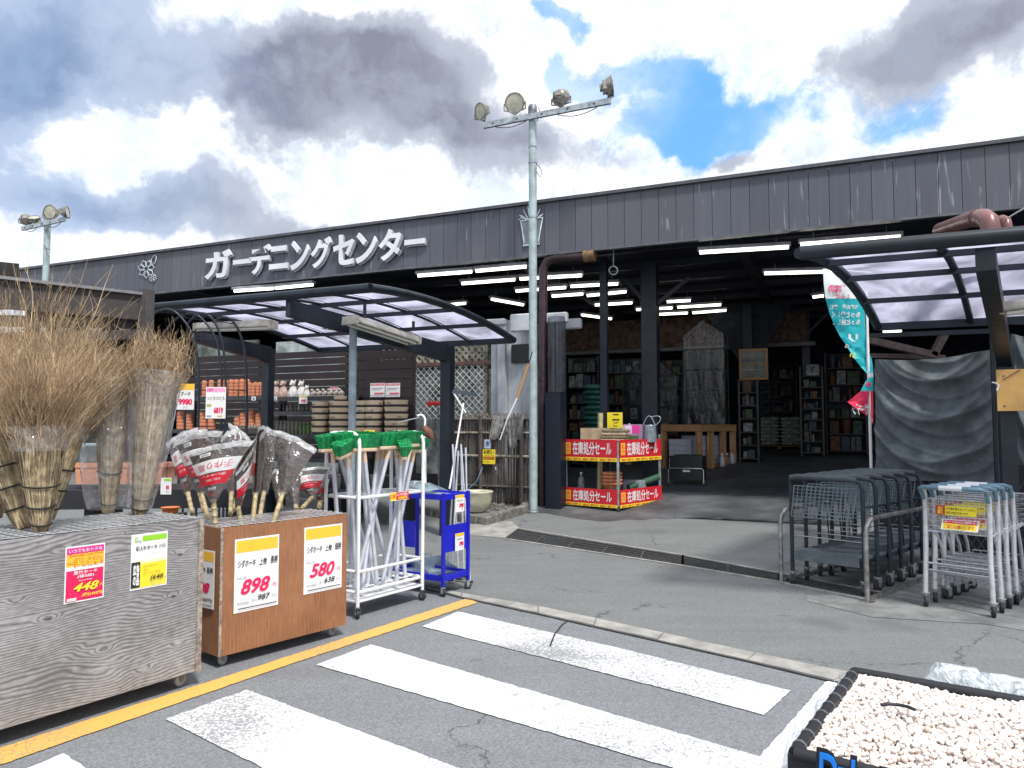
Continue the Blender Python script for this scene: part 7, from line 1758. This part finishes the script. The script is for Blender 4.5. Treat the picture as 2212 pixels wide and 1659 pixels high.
def S(u, v):
    return ck(-.03 - .055 * v - .012 * sin(u * 30 + 4 * v), .02 + (LC - .01) * u, ZR + .01 - .40 * v + .015 * sin(u * 17))
MB().grid(S, 60, 8).build('plastic_liner', sheetm, t)
pebm = bpy.data.materials.new('pale_pebble'); pebm.use_nodes = True; nt = pebm.node_tree; Pb = nt.nodes['Principled BSDF']
g = N(nt, 'ShaderNodeNewGeometry'); cr2 = N(nt, 'ShaderNodeValToRGB', i={0: g.outputs['Random Per Island']}); e = cr2.color_ramp.elements
e[0].color = (.82, .74, .69, 1); e[1].color = (.86, .83, .79, 1)
for pos, c in ((.08, (.66, .48, .40, 1)), (.14, (.86, .80, .75, 1)), (.55, (.88, .85, .82, 1)), (.85, (.82, .74, .69, 1)), (.97, (.60, .48, .40, 1))):
    k = cr2.color_ramp.elements.new(pos); k.color = c
o_ = N(nt, 'ShaderNodeTexCoord').outputs['Object']; nz = N(nt, 'ShaderNodeTexNoise', i={'Vector': o_, 'Scale': 60.0, 'Detail': 4.0})
nt.links.new(MX(nt, MR(nt, nz.outputs[0], .35, .7, 0, .35), cr2.outputs[0], (.60, .47, .42)), Pb.inputs['Base Color']); Pb.inputs['Roughness'].default_value = .6
MATS['pebble'] = pebm
rr = random.Random(3); mb = MB(); mb.smooth = True
shapes = []
for s in range(8):
    vs = []; n, m2 = 8, 5
    vs.append(V((0, 0, -1)))
    for j in range(1, m2):
        th = PI * j / m2
        for k in range(n): a = 2 * PI * k / n; vs.append(V((sin(th) * cos(a), sin(th) * sin(a), -cos(th))))
    vs.append(V((0, 0, 1)))
    vs = [v * (1 + .22 * noise.noise(v * 1.3 + V((s * 5, 0, 0)))) for v in vs]
    fs = [(0, 1 + (k + 1) % n, 1 + k) for k in range(n)]
    for j in range(m2 - 2):
        for k in range(n): fs.append((1 + j * n + k, 1 + j * n + (k + 1) % n, 1 + (j + 1) * n + (k + 1) % n, 1 + (j + 1) * n + k))
    b0 = 1 + (m2 - 2) * n; fs += [(b0 + k, b0 + (k + 1) % n, len(vs) - 1) for k in range(n)]
    shapes.append((vs, fs))
for lay in range(2):
    st = .0155; nx, ny = int(WC / st), int(LC / st)
    for i in range(nx):
        for j in range(ny):
            x = (i + .5 + rr.uniform(-.4, .4)) * st; y = (j + .5 + rr.uniform(-.4, .4)) * st
            x = min(max(x, .03), WC - .03); y = min(max(y, .03), LC - .03)
            if lay == 1 and rr.random() < .35: continue
            ed = min(x, WC - x, y, LC - y); z = ZR - .015 + .035 * min(1, ed / .25) + .02 * noise.noise(V((x * 4, y * 4, 0))) - .017 * (1 - lay) + .006
            if z < ZR - .02 and lay < 1 and ed > .1: pass
            vs, fs = shapes[rr.randrange(8)]; r = rr.uniform(.0068, .0105) * (1.45 if rr.random() < .12 else 1)
            sx_, sy_, sz_ = r * rr.uniform(1, 1.5), r * rr.uniform(.8, 1.1), r * rr.uniform(.6, .85); a = rr.uniform(0, PI); q = Matrix.Rotation(a, 3, 'Z') @ Matrix.Rotation(rr.gauss(0, .5), 3, 'X') @ Matrix.Rotation(rr.gauss(0, .5), 3, 'Y')
            c = ck(x, y, z); mb.add([c + q @ V((v.x * sx_, v.y * sy_, v.z * sz_)) for v in vs], fs, True)
o = mb.build('pebbles', pebm); o['kind'] = 'stuff'; o['label'] = 'pale pink and white pebbles heaped in the black crate'
t = thing('plastic_strap', 'loose black strap lying on the pebbles', 'strap', ck(.3, .6, ZR + .06))
MB().tube([gz(*p, ZR + .06) for p in ((1904, 1523), (1920, 1521), (1945, 1523), (1962, 1527), (1976, 1533))], .006, 6).build('strap_band', blackm, t)
# blue lettered sign at the crate front
inkb = flat('sign_blue', (.01, .22, .78), .35)
Pf = ck(.10, -.035, ZR - .14)
t = thing('crate_sign', 'sign with blue black outlined letters on the front of the pebble crate', 'sign', Pf)
mb = MB(); n_ = rC.cross(Z)
mb.m(blackm); mb.box(ck(.5, -.028, ZR - .14), (.85, .012, .20), rC, dC)
for k, (m_, bd, o_, gr) in enumerate(((blackm, .07, .0, .012), (inkb, .02, .006, 0))):
    mb.m(m_)
    mb.text('Dzk', ck(.085 - gr, -.04, ZR - .055 - gr) + n_ * o_, rC, Z, .135 + 2 * gr, .10 + 2 * gr, .008, bd, .1)
    mb.text('J', ck(.245 - gr, -.04, ZR - .068 - gr) + n_ * o_, rC, Z, .035 + 2 * gr, .10 + 2 * gr, .008, bd, .1)
    mb.text('l.', ck(.30 - gr, -.04, ZR - .070 - gr) + n_ * o_, rC, Z, .05 + 2 * gr, .10 + 2 * gr, .008, bd, .1)
mb.build('lettering', None, t)
# clear bags of white stones behind the crate
bagw = film('stone_bag_film', (.9, .94, .97), .75, .06, 1.0, 12, (.86, .90, .92), .2)
for k, (x, y, L_) in enumerate(((2030, 1482, .34), (2085, 1500, .26), (2140, 1508, .40), (2205, 1530, .3))):
    p = gz(x, y, .40); h_ = .48 - .02 * (k % 2); c = V((p.x, p.y, 0)) + dC * .10 + rC * .05
    t = thing('stone_bag', ['leftmost', 'second', 'third', 'rightmost'][k] + ' clear bag of white stones standing behind the pebble crate', 'bag', c, 0, 'clear bags of white stones behind the crate')
    mb = bag_mesh('b', L_ * .9, .17, h_, 11 + k); mb.v = [c + rC * v.x + dC * v.y + Z * (v.z + .015 * noise.noise(V((v.x * 9, v.z * 9, k)))) for v in mb.v]; mb.build('bag_film', bagw, t)
    mb = bag_mesh('b', L_ * .78, .13, h_ * .84, 21 + k); mb.v = [c + rC * v.x + dC * v.y + Z * (v.z + .01) for v in mb.v]; mb.build('stones', mat('white_stone', (.72, .74, .75), .7, 0, .15, 35, .6, 50), t)
